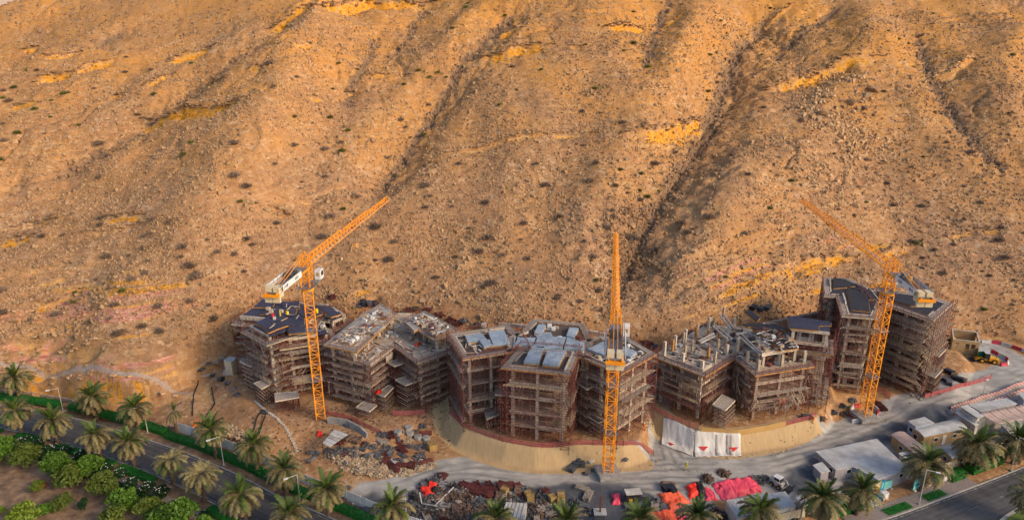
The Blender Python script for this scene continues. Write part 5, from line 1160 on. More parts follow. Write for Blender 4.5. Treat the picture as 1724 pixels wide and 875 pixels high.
# ================================================================== tower cranes
def lattice(p0, p1, w, n, bar=.11, brace=.07, taper=1.0):
    """a square lattice boom from p0 to p1 with n bays (corner bars, frames, zigzag braces)"""
    p0 = np.array(p0, float); p1 = np.array(p1, float); d = (p1 - p0) / np.linalg.norm(p1 - p0)
    up = np.array((0, 0, 1.)) if abs(d[2]) < .9 else np.array((0, 1., 0)); a = np.cross(d, up); a /= np.linalg.norm(a); b = np.cross(a, d); mb = MB(); S = []; E = []; S2 = []; E2 = []
    c = lambda i, k: p0 + (p1 - p0) * (i / n) + (a * ((-1, 1, 1, -1)[k]) + b * ((-1, -1, 1, 1)[k])) * (w / 2 * (1 + (taper - 1) * i / n))
    for i in range(n):
        for k in range(4):
            S.append(c(i, k)); E.append(c(i + 1, k)); S2.append(c(i, k)); E2.append(c(i, (k + 1) % 4))
            S2.append(c(i, k if i % 2 else (k + 1) % 4)); E2.append(c(i + 1, (k + 1) % 4 if i % 2 else k))
    for k in range(4): S2.append(c(n, k)); E2.append(c(n, (k + 1) % 4))
    mb.beams(S, E, bar); mb.beams(S2, E2, brace); return mb
def tri_boom(L, w, h, n, bar=.12, brace=.075):
    """triangular jib lattice along +X: two lower chords, one upper chord"""
    mb = MB(); S = []; E = []; S2 = []; E2 = []
    lo = lambda i, s: np.array((L * i / n, s * w / 2, 0)); hi = lambda i: np.array((L * (i + .5) / n, 0, h))
    for i in range(n):
        for s in (-1, 1): S.append(lo(i, s)); E.append(lo(i + 1, s)); S2 += [lo(i, s), hi(i)]; E2 += [hi(i), lo(i + 1, s)]
        if i < n - 1: S.append(hi(i)); E.append(hi(i + 1))
        S2 += [lo(i, -1), lo(i, -1)]; E2 += [lo(i, 1), lo(i + 1, 1)]
    S2.append(lo(n, -1)); E2.append(lo(n, 1))
    mb.beams(S, E, bar); mb.beams(S2, E2, brace); return mb
CREAM = 'cream_block'
def crane(label, base_px, z_base, z_slew, tip_px, cab_side, trolley=.55, note=''):
    x, y, _ = W(*base_px, z_base); tx, ty, _ = W(*tip_px, z_slew + 5.6)
    t = thing('tower_crane', label, 'crane', (x, y, z_base)); dx, dy = tx - x, ty - y; L = math.hypot(dx, dy); rz = math.atan2(dy, dx)
    hm = z_slew - z_base; ns = int(round(hm / 3.0)); sh = hm / ns; sec = lattice((0, 0, 0), (0, 0, sh), 1.75, 2, .17, .09).mesh('mast_section', 'crane_orange')
    MB().box((0, 0, .35), (4.2, 4.2, .9), .2).build('foundation_block', 'concrete_grey', t)
    for k in range(ns): put('mast_section', sec, t, loc=(0, 0, k * sh), rz=.35 if note != 'middle' else .02)
    lad = MB(); lad.beams([(.5, .6, 1), (.5, .95, 1)], [(.5, .6, hm), (.5, .95, hm)], .05); lad.build('ladder', 'metal_grey', t)
    for f in (.35, .72): MB().box((0, 0, hm * f), (2.5, 2.5, .07), .35).build('rest_platform', 'metal_grey', t)
    top = bpy.data.objects.new('slewing_unit', None); COL.objects.link(top); top.parent = t; top.location = (0, 0, hm); top.rotation_euler = (0, 0, rz); 
    bpy.data.objects.remove(top)
    rot = Matrix.Rotation(rz, 4, 'Z'); off = Matrix.Translation((0, 0, hm)) @ rot
    def part(mb, nm, m, parent=t, M=None, sm=False, kind=None):
        me = mb.mesh(nm, m, sm); me.transform(off if M is None else off @ M); return put(nm, me, parent, kind)
    sl = part(MB().tube((0, 0, 0), (0, 0, .7), 1.25, n=20), 'slewing_ring', 'crane_orange')
    part(lattice((0, 0, .7), (0, 0, 6.9), 1.7, 4, .2, .1), 'tower_top', 'crane_orange')
    part(MB().box((0, 0, .75), (3.4, 3.0, .09)), 'platform', 'metal_grey', sl)
    # jib in sections, thinner towards the tip
    z0 = 5.0; cuts = [0, .36, .70, 1.0]; hs = [1.75, 1.45, 1.1]; ws = [1.5, 1.35, 1.2]; x0 = 1.0
    for i in range(3):
        Li = (L - x0) * (cuts[i + 1] - cuts[i]); part(tri_boom(Li, ws[i], hs[i], max(4, int(Li / 1.9)), .16, .085), 'jib_section', 'crane_orange', M=Matrix.Translation((x0 + (L - x0) * cuts[i], 0, z0)))
    part(MB().beams([(x0, -.45, z0 + .02)], [(L, -.45, z0 + .02)], .34, .04), 'jib_catwalk', 'dirty_white')
    tr = L * trolley
    trl = part(MB().box((tr, 0, z0 - .22), (1.9, 1.5, .3)), 'trolley', 'metal_dark')
    part(MB().beams([(tr, .25, z0 - .3), (tr, -.25, z0 - .3)], [(tr, .05, z0 - 4.2), (tr, -.05, z0 - 4.2)], .035), 'hoist_rope', 'metal_dark', trl)
    part(MB().box((tr, 0, z0 - 4.6), (.5, .35, .8)), 'hook_block', 'crane_orange', trl)
    # counter-jib
    CL = 15.0
    cj = part(MB().beams([(-.6, 1.0, z0 - .2), (-.6, -1.0, z0 - .2)], [(-CL, 1.0, z0 - .2), (-CL, -1.0, z0 - .2)], .2, .42), 'counter_jib', 'crane_orange')
    part(MB().box((-CL / 2 - .5, 0, z0 - .02), (CL - 1.5, 1.9, .06)), 'counter_deck', 'metal_grey', cj)
    part(MB().box((-CL + .1, 0, z0 - .5), (.5, 3.0, .5)), 'end_beam', 'crane_orange', cj)
    for s in (-1, 1):
        b = part(MB().box((-CL + 1.5, s * .72, z0 - .2), (1.6, 1.1, 2.0)).box((-CL + .7, s * .72, z0 - 1.2), (.55, 1.3, 1.4)), 'counterweight', CREAM)
        pn_ = part(MB().box((-CL + 5.6, s * 1.6, z0 + .35), (7.8, .08, .95)), 'side_panel', 'white_paint', t)
        part(MB().beams([(-CL + 1.1, s * 1.55, z0 + .85), (-CL + 1.1, s * 1.55, z0 - .2)], [(-CL + 9.6, s * 1.55, z0 + .85), (-CL + 9.6, s * 1.55, z0 - .2)], .1), 'panel_frame', 'white_paint', pn_)
        q = MB(); xx = -CL + 2.2                       # lettering: short dark strokes, too small to read in the photograph
        for (a, w_, sl_) in ((0, .12, .3), (.3, .12, -.3), (.55, .12, .3), (.85, .12, -.3), (1.2, .4, 0), (4.6, .3, 0), (5.0, .12, .2), (5.3, .3, 0), (5.7, .12, -.2)):
            q.beam((xx + a - sl_ / 2, s * 1.65, z0 + .15), (xx + a + sl_ / 2, s * 1.65, z0 + .7), w_, .02)
        part(q, 'lettering', 'slate', pn_)
        part(MB().beams([(-CL + .8, s * 1.45, z0 + y_) for y_ in (.4, .95)] + [(-CL + k * 1.5, s * 1.45, z0) for k in range(9)], [(-1.5, s * 1.45, z0 + y_) for y_ in (.4, .95)] + [(-CL + k * 1.5, s * 1.45, z0 + 1) for k in range(9)], .05), 'hand_rail', 'metal_grey', cj)
    part(MB().box((-4.6, -.35, z0 + .55), (1.7, .9, 1.1)).tube((-4.6, .3, z0 + .6), (-4.6, 1.1, z0 + .6), .45, n=12), 'hoist_winch', 'metal_grey', cj)
    part(MB().box((-6.6, .35, z0 + .5), (1.2, 1.0, 1.1)), 'control_cabinet', 'slate', cj)
    part(MB().beams([(-CL + 2.5, .35, z0), (-CL + 2.5, -.35, z0)], [(-.2, .3, z0 + 2.6), (-.2, -.3, z0 + 2.6)], .1), 'tie_bar', 'crane_orange')
    part(MB().beams([(0, .8, 6.7), (0, -.8, 6.7)], [(0, 0, 7.9), (0, 0, 7.9)], .14), 'apex', 'crane_orange')
    s = cab_side
    cb = part(MB().box((1.5, s * 2.0, 2.9), (1.7, 1.15, 1.9)), 'cab', 'white_paint')
    part(MB().box((2.37, s * 2.0, 3.05), (.03, 1.0, 1.1)).box((1.6, s * 2.59, 3.05), (1.0, .03, .9)), 'window', 'glass_dark', cb)
    part(MB().box((.64, s * 2.0, 3.05), (.03, .5, .7)), 'rear_window', 'mustard_box', cb)
    part(MB().box((.8, s * 1.75, 1.88), (3.4, 1.7, .1)), 'cab_platform', 'metal_grey', cb)
    return t, (x, y), rz
c1 = crane('orange tower crane with white cab, standing before the navy-roofed building', (541, 714), .6, 31.0, (652, 333), -1, .52)
c2 = crane('orange tower crane at centre, jib pointing away from viewer', (1023, 797), .2, 26.4, (1037, 391), -1, .42, 'middle')
c3 = crane('orange tower crane at right, standing inside red and white barriers', (1455, 702), .6, 29.0, (1350, 335), -1, .6)
# ================================================================== fences, walls, barriers
def GP(u, v):
    p = march([u], [v], site_h, 84., 214., .5); return float(p[0, 0]), float(p[0, 1]), hz(p[0, 0], p[0, 1])
def site_pts(pts):
    p = march([a for a, b in pts], [b for a, b in pts], site_h, 84., 214., .5); return np.column_stack([p, site_h(p[:, 0], p[:, 1])])
def GL(pts, step=None):
    p = site_pts(pts)[:, :2]
    if step: p = resample(p, step)
    return [(float(x), float(y), float(z)) for x, y, z in zip(p[:, 0], p[:, 1], site_h(p[:, 0], p[:, 1]))]
def panel_fence(name, label, pts, h, m, step=2.3, z=None):
    L = GL(pts, step) if z is None else [(x, y, z) for x, y in resample(np.array(pts), step)]
    t = thing_w(name, label, 'fence', L[len(L) // 2]); 
    for a, b in zip(L[:-1], L[1:]):
        a_, b_ = np.array(a[:2]), np.array(b[:2]); d = (b_ - a_) / max(np.linalg.norm(b_ - a_), .01); zz = min(a[2], b[2]); mb = MB()
        mb.beam((*(a_ + d * .03), zz + h / 2 - .1), (*(b_ - d * .03), zz + h / 2 - .1), .05, h + .2)
        for k in range(1, 5): q = a_ + (b_ - a_) * k / 5; mb.box((q[0], q[1], zz + h / 2), (.06, .10, h - .02), math.atan2(d[1], d[0]))
        mb.build('fence_panel', m, t)
        MB().box((a[0], a[1], zz + h / 2), (.1, .14, h + .1), math.atan2(d[1], d[0])).build('post', m, t)
    return t
panel_fence('panel_fence', 'long white corrugated panel fence behind the roadside hedge', [tuple(p) for p in along(5.0, sub_u(268, 760))], 2.3, 'fence_white', 2.3, ZR)
panel_fence('panel_fence', 'cream panel fence below the two palms near grey shed', [tuple(p) for p in along(5.3, sub_u(1322, 1448))], 2.0, 'fence_cream', 2.3, ZR)
panel_fence('panel_fence', 'cream panel fence behind bright hedge at right', [tuple(p) for p in along(5.4, sub_u(1622, 1740))], 2.0, 'fence_cream', 2.3, ZR)
panel_fence('panel_fence', 'white panel fence along the bottom edge behind palms', [tuple(p) for p in along(5.0, sub_u(770, 1316))], 1.9, 'fence_white', 2.3, ZR)
for i, (a, b, lb) in enumerate(((-60, 26, 'low stone wall at left picture edge'), (32, 98, 'low stone wall between the first palms'), (108, 134, 'short low stone wall behind hedge'), (162, 208, 'low stone wall left of the lamp'), (246, 266, 'last short stone wall before the white fence'))):
    L = along(4.9, sub_u(a, b)); t = thing_w('stone_wall', lb, 'wall', (float(L[0][0]), float(L[0][1]), ZR), 'low stone walls behind the hedge'); L = resample(L, .8)
    for a_, b_ in zip(L[:-1], L[1:]):
        for k in range(3):
            w = MB().beam((*a_, ZR + .2 + k * .36), (*(a_ + (b_ - a_) * .96), ZR + .2 + k * .36), .55 - .06 * k + random.uniform(-.06, .06), .345); w.build('stone', 'stone_wall', t)
def net_fence(label, pts, m='net_pink', h=1.05, rows=6, step=2.0, name='safety_fence', gap=.38, z=None):
    L = GL(pts, step); t = thing_w(name, label, 'fence', L[len(L) // 2])
    for p in L: MB().tube((p[0], p[1], p[2] - .2), (p[0], p[1], p[2] + h + .25), .045, n=6).build('post', 'rust_tube', t)
    for a, b in zip(L[:-1], L[1:]):
        mb = MB(); A = []; B = []
        for k in range(rows): zz = .12 + (h - .15) * k / (rows - 1); sag = random.uniform(-.05, .05); A.append((a[0], a[1], a[2] + zz + sag)); B.append((b[0], b[1], b[2] + zz - sag))
        mb.beams(A, B, .03, h / rows * gap)
        n = 9; q = [np.array(a) + (np.array(b) - np.array(a)) * k / n for k in range(n + 1)]; mb.beams([(*p[:2], p[2] + .1) for p in q], [(*p[:2], p[2] + h) for p in q], .07, .03)
        mb.build('net_panel', m, t)
    return t
net_fence('pink mesh safety fence along the embankment edge before the blue-roofed building', [(755, 672), (757, 696), (781, 720), (822, 735), (853, 745), (901, 753), (932, 753), (980, 748), (1049, 750)])
net_fence('short pink mesh fence ending right of the middle crane', [(1050, 750), (1086, 757), (1100, 766)])
net_fence('red mesh safety fence above the white sheeted bank', [(1098, 688), (1130, 706), (1175, 724)], 'net_red')
net_fence('pink mesh safety fence right of the tan board wall', [(1322, 717), (1366, 706), (1372, 700)])
net_fence('pink mesh fence behind concrete retaining wall right of left crane', [(552, 698), (590, 706), (620, 722), (640, 730)])
net_fence('short pink mesh fence before the stepped building', [(661, 699), (688, 699), (716, 697)], 'net_red')
net_fence('pink mesh fence right of the right crane', [(1474, 655), (1490, 662), (1497, 672)])
net_fence('red and white mesh fence along upper side of the haul road', [(1556, 670), (1600, 658), (1640, 646), (1668, 637)], 'net_red', gap=.5)
def chequer(label, pts):
    L = GL(pts, .55); t = thing_w('chequered_barrier', label, 'barrier', L[len(L) // 2]); R_ = MB(); W_ = MB()
    for i, (a, b) in enumerate(zip(L[:-1], L[1:])):
        for k in range(3): (R_ if (i + k) % 2 else W_).beam((a[0], a[1], a[2] + .15 + .32 * k), (b[0], b[1], b[2] + .15 + .32 * k), .12, .30)
    R_.build('red_blocks', 'net_red', t, kind='stuff'); W_.build('white_blocks', 'dirty_white', t, kind='stuff')
    for a in L[::5]: MB().beam((a[0], a[1] + .12, a[2] - .1), (a[0], a[1] + .12, a[2] + 1.25), .06).build('post', 'rust_tube', t)
chequer('red and white chequered barrier along lower side of haul road, upper row', [(1600, 690), (1650, 672), (1700, 655), (1730, 645)])
chequer('red and white chequered barrier behind white cabins, lower row', [(1606, 700), (1655, 684), (1705, 666), (1735, 655)])
def jersey_mesh(m, L):
    prof = [(-.30, 0), (.30, 0), (.30, .12), (.14, .42), (.10, .85), (-.10, .85), (-.14, .42), (-.30, .12)]; mb = MB()
    V = [(-L / 2, a, b) for a, b in prof] + [(L / 2, a, b) for a, b in prof]; n = len(prof)
    mb.add(V, [(i, (i + 1) % n, n + (i + 1) % n, n + i) for i in range(n)] + [tuple(range(n - 1, -1, -1)), tuple(range(n, 2 * n))]); return mb.mesh('barrier', m)
JB = {}
def barriers(pts, label, group, first=0, L=2.4):
    Lp = GL(pts, L)
    for i, (a, b) in enumerate(zip(Lp[:-1], Lp[1:])):
        red = (i + first) % 2; k = (red, L); JB.setdefault(k, jersey_mesh('barrier_red' if red else 'dirty_white', L * .95))
        o = put('traffic_barrier', JB[k], None, None, ((a[0] + b[0]) / 2, (a[1] + b[1]) / 2, (a[2] + b[2]) / 2 - .02), math.atan2(b[1] - a[1], b[0] - a[0]))
        o.rotation_euler[1] = -math.atan2(b[2] - a[2], L); tag(o, ('red ' if red else 'white ') + label, 'barrier', ('red ' if red else 'white ') + group)
barriers([(1434, 711), (1476, 709)], 'plastic barrier in front of the right crane base', 'barriers in front of the right crane', 0, 1.6)
barriers([(1476, 708), (1478, 690), (1468, 684)], 'plastic barrier right of the right crane base', 'barriers right of the right crane', 0, 2.0)
barriers([(1433, 702), (1430, 686), (1450, 684)], 'plastic barrier left of the right crane base', 'barriers left of the right crane', 1, 2.0)
barriers([(1652, 576), (1680, 578), (1700, 584), (1724, 592), (1750, 604)], 'barrier on the outer side of the hairpin bend', 'barriers on the outer hairpin', 0, 2.4)
barriers([(1668, 592), (1684, 600), (1698, 606), (1696, 614), (1684, 616)], 'kerb barrier on the inner side of the hairpin bend', 'barriers on the inner hairpin', 1, 2.0)
barriers([(1582, 566), (1598, 569)], 'barrier left of the roofless tan block house', 'barriers beside the block house', 1, 2.0)
# tan board wall and the white sheets on the bank
L = GL([(1180, 729), (1240, 733), (1285, 726), (1322, 718)], 1.2); t = thing_w('board_wall', 'curved tan plywood board wall on the embankment edge', 'wall', L[len(L) // 2])
for a, b in zip(L[:-1], L[1:]): MB().beam((a[0], a[1], a[2] + .55), (b[0], b[1], b[2] + .55), .06, 1.5).build('board', 'tan_board', t)
def drape(name, label, top, bot, m, n=40, k=16, lift=.14, wr=.12):
    A = resample(site_pts(top)[:, :2], .5); B = resample(site_pts(bot)[:, :2], .5)
    f = np.linspace(0, 1, n); A = np.column_stack([np.interp(f * (len(A) - 1), range(len(A)), A[:, c]) for c in (0, 1)]); B = np.column_stack([np.interp(f * (len(B) - 1), range(len(B)), B[:, c]) for c in (0, 1)])
    G = np.zeros((k, n, 3)); h = np.linspace(0, 1, k)[:, None, None]; G[..., :2] = A[None] * (1 - h) + B[None] * h
    x, y = G[..., 0], G[..., 1]; G[..., 2] = np.maximum.reduce([site_h(x.ravel() + a, y.ravel() + b).reshape(x.shape) for a, b in ((0, 0), (.3, 0), (-.3, 0), (0, .3), (0, -.3))]) + lift + wr * fbm(x * 1.3, y * .4, 3, 7)
    me = MB().grid(G).mesh(name, m, True); o = put(name, me); md = o.modifiers.new('thickness', 'SOLIDIFY'); md.thickness = .03
    return tag(o, label, 'sheet'), G
_, G1 = drape('ground_sheet', 'white plastic sheet over the bank, left one with folds', [(1117, 705), (1170, 728)], [(1113, 748), (1166, 768)], 'white_sheet')
_, G2 = drape('ground_sheet', 'white plastic sheet with red patches over the bank, right one', [(1168, 729), (1246, 733)], [(1170, 769), (1248, 768)], 'white_sheet')
for G, cc in ((G2, (9, 8)), (G2, (10, 33)), (G1, (13, 12))):
    i, j = cc; P = [G[i, j] + (0, -.08, .16), G[i - 2, j - 4] + (0, -.08, .2), G[i - 2, j + 4] + (0, -.08, .2)]
    o = MB().add(np.vstack([np.array(P), np.array(P) + (0, 0, .04)]), [(3, 4, 5), (0, 2, 1), (0, 1, 4, 3), (1, 2, 5, 4), (2, 0, 3, 5)]).build('red_patch', 'red'); tag(o, 'small red triangular patch lying on the white sheeted bank', 'patch', 'red patches on the white sheets')
for j in (19, 28, 31):
    o = MB().beams(G2[2:14:3, j] + (0, 0, .1), G2[5:17:3, j][:4] + (0, 0, .1), .28, .1).build('plank', 'grey_plank'); tag(o, 'grey plank holding down the white sheet on the bank', 'plank', 'planks on the white sheet')
# concrete retaining wall and chain of kerb blocks at left
L = GL([(552, 712), (580, 714), (600, 724), (618, 738)], 2.0); t = thing_w('retaining_wall', 'pale concrete retaining wall right of left crane base', 'wall', L[1])
for a, b in zip(L[:-1], L[1:]): MB().beam((a[0], a[1], a[2] + .5), (b[0], b[1], b[2] + .5), .35, 1.9).build('wall_panel', 'concrete_grey', t)
L = GL([(430, 676), (446, 690), (466, 704), (482, 722), (494, 744), (500, 760)], .75); t = thing_w('kerb_block_row', 'winding row of pale kerb blocks down the sandy slope', 'kerb', L[0])
for p in L: MB().box((0, 0, 0), (.5, .3, .34), random.uniform(-.3, .3)).build('block', 'dirty_white', t).matrix_parent_inverse = Matrix.Translation(Vector(p) + Vector((0, 0, .12)) - Vector(t.location))
def hose(label, pts, m='rubber', r=.09):
    L = GL(pts, .9); P = np.array(L) + (0, 0, r + .04); o = MB().beams(P[:-1], P[1:], r * 2).build('hose', m); return tag(o, label, 'hose')
hose('dark hose curving down the sandy slope to the fence', [(444, 690), (432, 704), (428, 725), (410, 735), (390, 742)]); hose('dark hose straight down the sandy slope', [(447, 700), (440, 718), (436, 732)])
hose('dark hose down the slope toward the orange machine, left one', [(334, 640), (326, 665), (324, 700)]); hose('dark hose down the slope toward the orange machine, right one', [(356, 652), (362, 680), (348, 700), (340, 712)])
# ================================================================== cabins and sheds
def cabin(name, label, q, h, wall, roof, ground=None, windows=(), doors=(), over=.18, ribs=True, cat='cabin', arch=0.0, two=False, base=0.0):
    zg0 = np.mean([hz(*p) for p in W2(q, h)]); P = ccw(W2(q, zg0 + h)); zg = min(hz(*p) for p in P) - .1; zr = zg0 + h
    c = np.mean(P, axis=0); t = thing_w(name, label, cat, (c[0], c[1], zg))
    I_ = offs(P, -over); n = len(P)
    for i in range(n):
        a, b = np.array(I_[i]), np.array(I_[(i + 1) % n]); d = (b - a) / np.linalg.norm(b - a); nr = np.array((d[1], -d[0])); L_ = np.linalg.norm(b - a)
        w = MB().prism([tuple(a), tuple(b), tuple(b - nr * .12), tuple(a - nr * .12)], zg, zr - .02).build('wall', wall, t)
        if nr[1] < .2:                                   # faces the viewer's side: joints, windows, doors
            mb = MB(); k = max(1, int(L_ / 1.2))
            for j in range(1, k): p = a + d * L_ * j / k + nr * .012; mb.box((p[0], p[1], (zg + zr) / 2), (.05, .03, zr - zg - .25), math.atan2(d[1], d[0]))
            if k > 1: mb.build('panel_joint', wall, w, kind='stuff')
            for f in (windows if L_ > 4 else windows[:1]):
                p = a + d * L_ * f + nr * .03; rz = math.atan2(d[1], d[0]); z_ = zg0 + (1.55 if not two else h - 1.5)
                wn = MB().box((p[0], p[1], z_), (1.1, .08, .95), rz).build('window', 'white_paint', t); p = p + nr * .045; MB().box((p[0], p[1], z_), (.9, .03, .75), rz).build('pane', 'glass_dark', wn)
            for f in (doors if L_ > 4 else ()):
                p = a + d * L_ * f + nr * .03; rz = math.atan2(d[1], d[0]); dr = MB().box((p[0], p[1], zg0 + 1.05), (.95, .08, 2.1), rz).build('door', 'white_paint', t); p = p + nr * .06 + d * .35; MB().box((p[0], p[1], zg0 + 1.05), (.12, .05, .05), rz).build('handle', 'metal_dark', dr)
    if arch:
        a, b, c_, d_ = (np.array(x) for x in P[:4]); 
        if np.linalg.norm(b - a) < np.linalg.norm(d_ - a): a, b, c_, d_ = b, c_, d_, a
        G = np.zeros((9, 2, 3))
        for i in range(9):
            f = i / 8; z_ = zr + arch * math.sin(math.pi * f); G[i, 0] = (*(a + (d_ - a) * f), z_); G[i, 1] = (*(b + (c_ - b) * f), z_)
        mb = MB().grid(G); mb.grid(G[:, ::-1] - (0, 0, .12)); mb.add(np.vstack([G[:, 0], G[:, 1]]), [tuple(range(9)), tuple(range(17, 8, -1))]); rf = mb.build('roof', roof, t, False)
    else:
        rf = MB().prism(P, zr, zr + .13).build('roof', roof, t)
        if ribs:
            a, b, d_ = np.array(P[0]), np.array(P[1]), np.array(P[-1])
            lo = P[int(np.argmax([math.dist(P[i], P[(i + 1) % n]) for i in range(n)]))]; i0 = P.index(lo); a = np.array(P[i0]); b = np.array(P[(i0 + 1) % n]); ed = (b - a) / np.linalg.norm(b - a); nn = np.array((-ed[1], ed[0])); mb = MB(); x = np.array(P)
            k = 0; s0 = ((x - a) @ ed).min(); s1 = ((x - a) @ ed).max(); 
            for s_ in np.arange(s0 + .4, s1, .75):
                o_ = np.linspace(-2, 30, 129); pts = a[None] + ed * s_ + nn * o_[:, None]; ins = inside(pts[:, 0], pts[:, 1], P)
                if ins.any(): w0, w1 = pts[ins][0], pts[ins][-1]; mb.beam((*w0, zr + .135), (*w1, zr + .135), .07, .05); k += 1
            if k: mb.build('roof_rib', roof, rf, kind='stuff')
    return t
cabin('site_shed', 'large grey low shed with ribbed flat roof', [(1373, 760), (1476, 738.6), (1530, 790), (1478, 808), (1436, 786), (1407, 791)], 2.4, 'grey_wall', 'roof_grey', cat='shed', windows=(.8,))
cabin('site_shed', 'small grey lean-to shed left of the large shed', [(1368, 783), (1384, 777.6), (1398, 793), (1382, 797)], 2.4, 'grey_wall', 'roof_grey', cat='shed', ribs=False)
cabin('site_cabin', 'long tan cabin with white door and two windows', [(1536, 720), (1607, 705), (1629, 720), (1556, 735)], 2.9, 'tan_wall', 'roof_white', windows=(.3, .75), doors=(.5,), arch=.35)
cabin('site_cabin', 'small pale blue cabin behind the long tan cabin', [(1528, 709), (1556, 702), (1573, 712), (1542, 719)], 2.8, 'blue_wall', 'roof_white', windows=(.5,))
cabin('site_cabin', 'tan cabin with pinkish curved roof beside the large shed', [(1500, 731), (1522, 726), (1585, 772), (1560, 779)], 2.8, 'tan_wall', 'roof_pink', windows=(.3, .6), arch=.35)
cabin('site_cabin', 'low white roofed store between large shed and tan cabin', [(1512, 763), (1529, 758.5), (1544, 770), (1526, 775)], 2.4, 'dirty_white', 'roof_white')
cabin('site_cabin', 'tan cabin with curved white roof below the long tan cabin', [(1582, 754), (1622, 745), (1640, 760), (1603, 771)], 2.8, 'tan_wall', 'roof_white', windows=(.5,), arch=.4)
t8 = cabin('site_office', 'two storey white site office with balcony', [(1616.6, 684.6), (1628, 681.6), (1657, 700), (1647, 705)], 5.2, 'dirty_white', 'roof_white', windows=(.3, .7), two=True, cat='office', over=.5)
cabin('site_office', 'wide pale office roof behind the pink canopies', [(1631, 682), (1694, 670), (1713, 680), (1652, 694)], 4.8, 'dirty_white', 'roof_white', cat='office')
cabin('site_cabin', 'white cabin below the pink canopies', [(1684, 714), (1712, 708), (1728, 721), (1700, 729)], 2.8, 'blue_wall', 'roof_white')
cabin('site_cabin', 'blue walled cabin at right edge above the canopies', [(1714, 662), (1740, 656), (1750, 668), (1724, 674)], 3.2, 'blue_wall', 'roof_white')
cabin('shipping_container', 'white container with ribbed roof at bottom right of yard', [(1222, 842), (1322, 827), (1340, 852), (1241, 873)], 2.7, 'dirty_white', 'roof_grey', cat='container', over=.03)
cabin('guard_cabin', 'small cream guard cabin at left end of the site', [(376, 607), (386, 600), (399, 602), (389, 610)], 2.5, 'cream_wall', 'roof_white', doors=(.5,), over=.08, ribs=False)
cabin('store_cabin', 'small flat roofed white store behind fence by the palm', [(1338, 838), (1352, 834), (1366, 846), (1352, 852)], 2.3, 'dirty_white', 'roof_grey', cat='shed', ribs=False)
# balcony of the office
a, b = np.array(W2([(1612, 691)], 3)[0]), np.array(W2([(1645, 712)], 3)[0])
bal = MB(); bal.beam((*a, hz(*a) + 2.6), (*b, hz(*a) + 2.6), 1.1, .15)
for f in np.linspace(0, 1, 12): p = a + (b - a) * f; bal.beam((*p, hz(*a) + 2.6), (*p, hz(*a) + 3.6), .06)
bal.beam((*a, hz(*a) + 3.6), (*b, hz(*a) + 3.6), .07); bal.beam((*a, hz(*a) + 3.1), (*b, hz(*a) + 3.1), .05)
bo = bal.build('balcony', 'white_paint', t8)
# pink canopies: sagging strips
for i in range(7):
    u0 = 1650 + i * 14; v0 = 694 - i * 2.7; A = np.array(W(u0, v0, 4.4)); B = np.array(W(u0 + 13, v0 - 2.5, 4.4)); Cc = np.array(W(u0 + 13 + 33, v0 - 2.5 + 19, 3.6)); D = np.array(W(u0 + 33, v0 + 19, 3.6)); G = np.zeros((7, 5, 3))
    for r_ in range(7):
        for c_ in range(5): f, g = r_ / 6, c_ / 4; G[r_, c_] = (A * (1 - g) + B * g) * (1 - f) + (D * (1 - g) + Cc * g) * f - np.array((0, 0, .35 * math.sin(math.pi * f) + .12 * math.sin(math.pi * g)))
    t = thing_w('shade_canopy', 'pinkish sagging shade canopy strip beside the office', 'canopy', (float(A[0]), float(A[1]), hz(A[0], A[1])), 'pink shade canopies')
    o = MB().grid(G).build('cloth', 'roof_pink', t, True); o.modifiers.new('thickness', 'SOLIDIFY').thickness = .03
    for p in (A, D): MB().tube((p[0], p[1], hz(p[0], p[1]) - .1), (p[0], p[1], p[2]), .05, n=6).build('post', 'metal_grey', t)
# open workshop canopy by the left crane
q = [(543, 745), (562.5, 722), (586, 730), (555, 752)]; P = ccw(W2(q, 3.4)); t = thing_w('workshop_canopy', 'open workshop canopy with patched corrugated roof by left crane base', 'canopy', (*np.mean(P, axis=0), 0.))
x = np.array(P)
for i in range(5):
    f0, f1 = i / 5 + .01, (i + 1) / 5 - .01; MB().prism([tuple(x[0] + (x[1] - x[0]) * f0), tuple(x[0] + (x[1] - x[0]) * f1), tuple(x[3] + (x[2] - x[3]) * f1), tuple(x[3] + (x[2] - x[3]) * f0)], 3.3 + .02 * (i % 2), 3.36 + .02 * (i % 2)).build('roof_sheet', ('dirty_white', 'roof_grey', 'pale_slab')[i % 3], t)
for p in P: MB().tube((*p, hz(*p) - .2), (*p, 3.3), .07, n=6).build('post', 'metal_dark', t)
# roofless block house
q = [(1602.5, 553.7), (1645.7, 559), (1650, 576), (1604.6, 571)]; zg = 2.2; P = ccw(W2(q, zg + 3.0)); t = thing_w('block_house', 'roofless tan block house with window openings at the hairpin', 'building', (*np.mean(P, axis=0), zg))
I_ = offs(P, -.25); zb = min(hz(*p) for p in P) - .3
for i in range(4):
    a, b, c_, d_ = P[i], P[(i + 1) % 4], I_[(i + 1) % 4], I_[i]; nr = (b[1] - a[1], -(b[0] - a[0]))
    if nr[1] < 0 and math.dist(a, b) > 4:              # front wall with three openings
        A, B, C_, D_ = map(np.array, (a, b, c_, d_)); cutsf = [0, .1, .24, .5, .66, .72, .88, 1]
        mb = MB()
        for k in range(7):
            f0, f1 = cutsf[k], cutsf[k + 1]; pl = [tuple(A + (B - A) * f0), tuple(A + (B - A) * f1), tuple(D_ + (C_ - D_) * f1), tuple(D_ + (C_ - D_) * f0)]
            if k % 2 == 0: mb.prism(pl, zb, zg + 3.0)
            else: mb.prism(pl, zb, zg + (.9 if k != 3 else .05)); mb.prism(pl, zg + 2.2, zg + 3.0)
        mb.build('wall', 'tan_wall', t)
    else: MB().prism([a, b, c_, d_], zb, zg + 3.0).build('wall', 'tan_wall', t)
    MB().prism([a, b, c_, d_], zg + 3.0, zg + 3.08).build('coping', 'dirty_white', t)
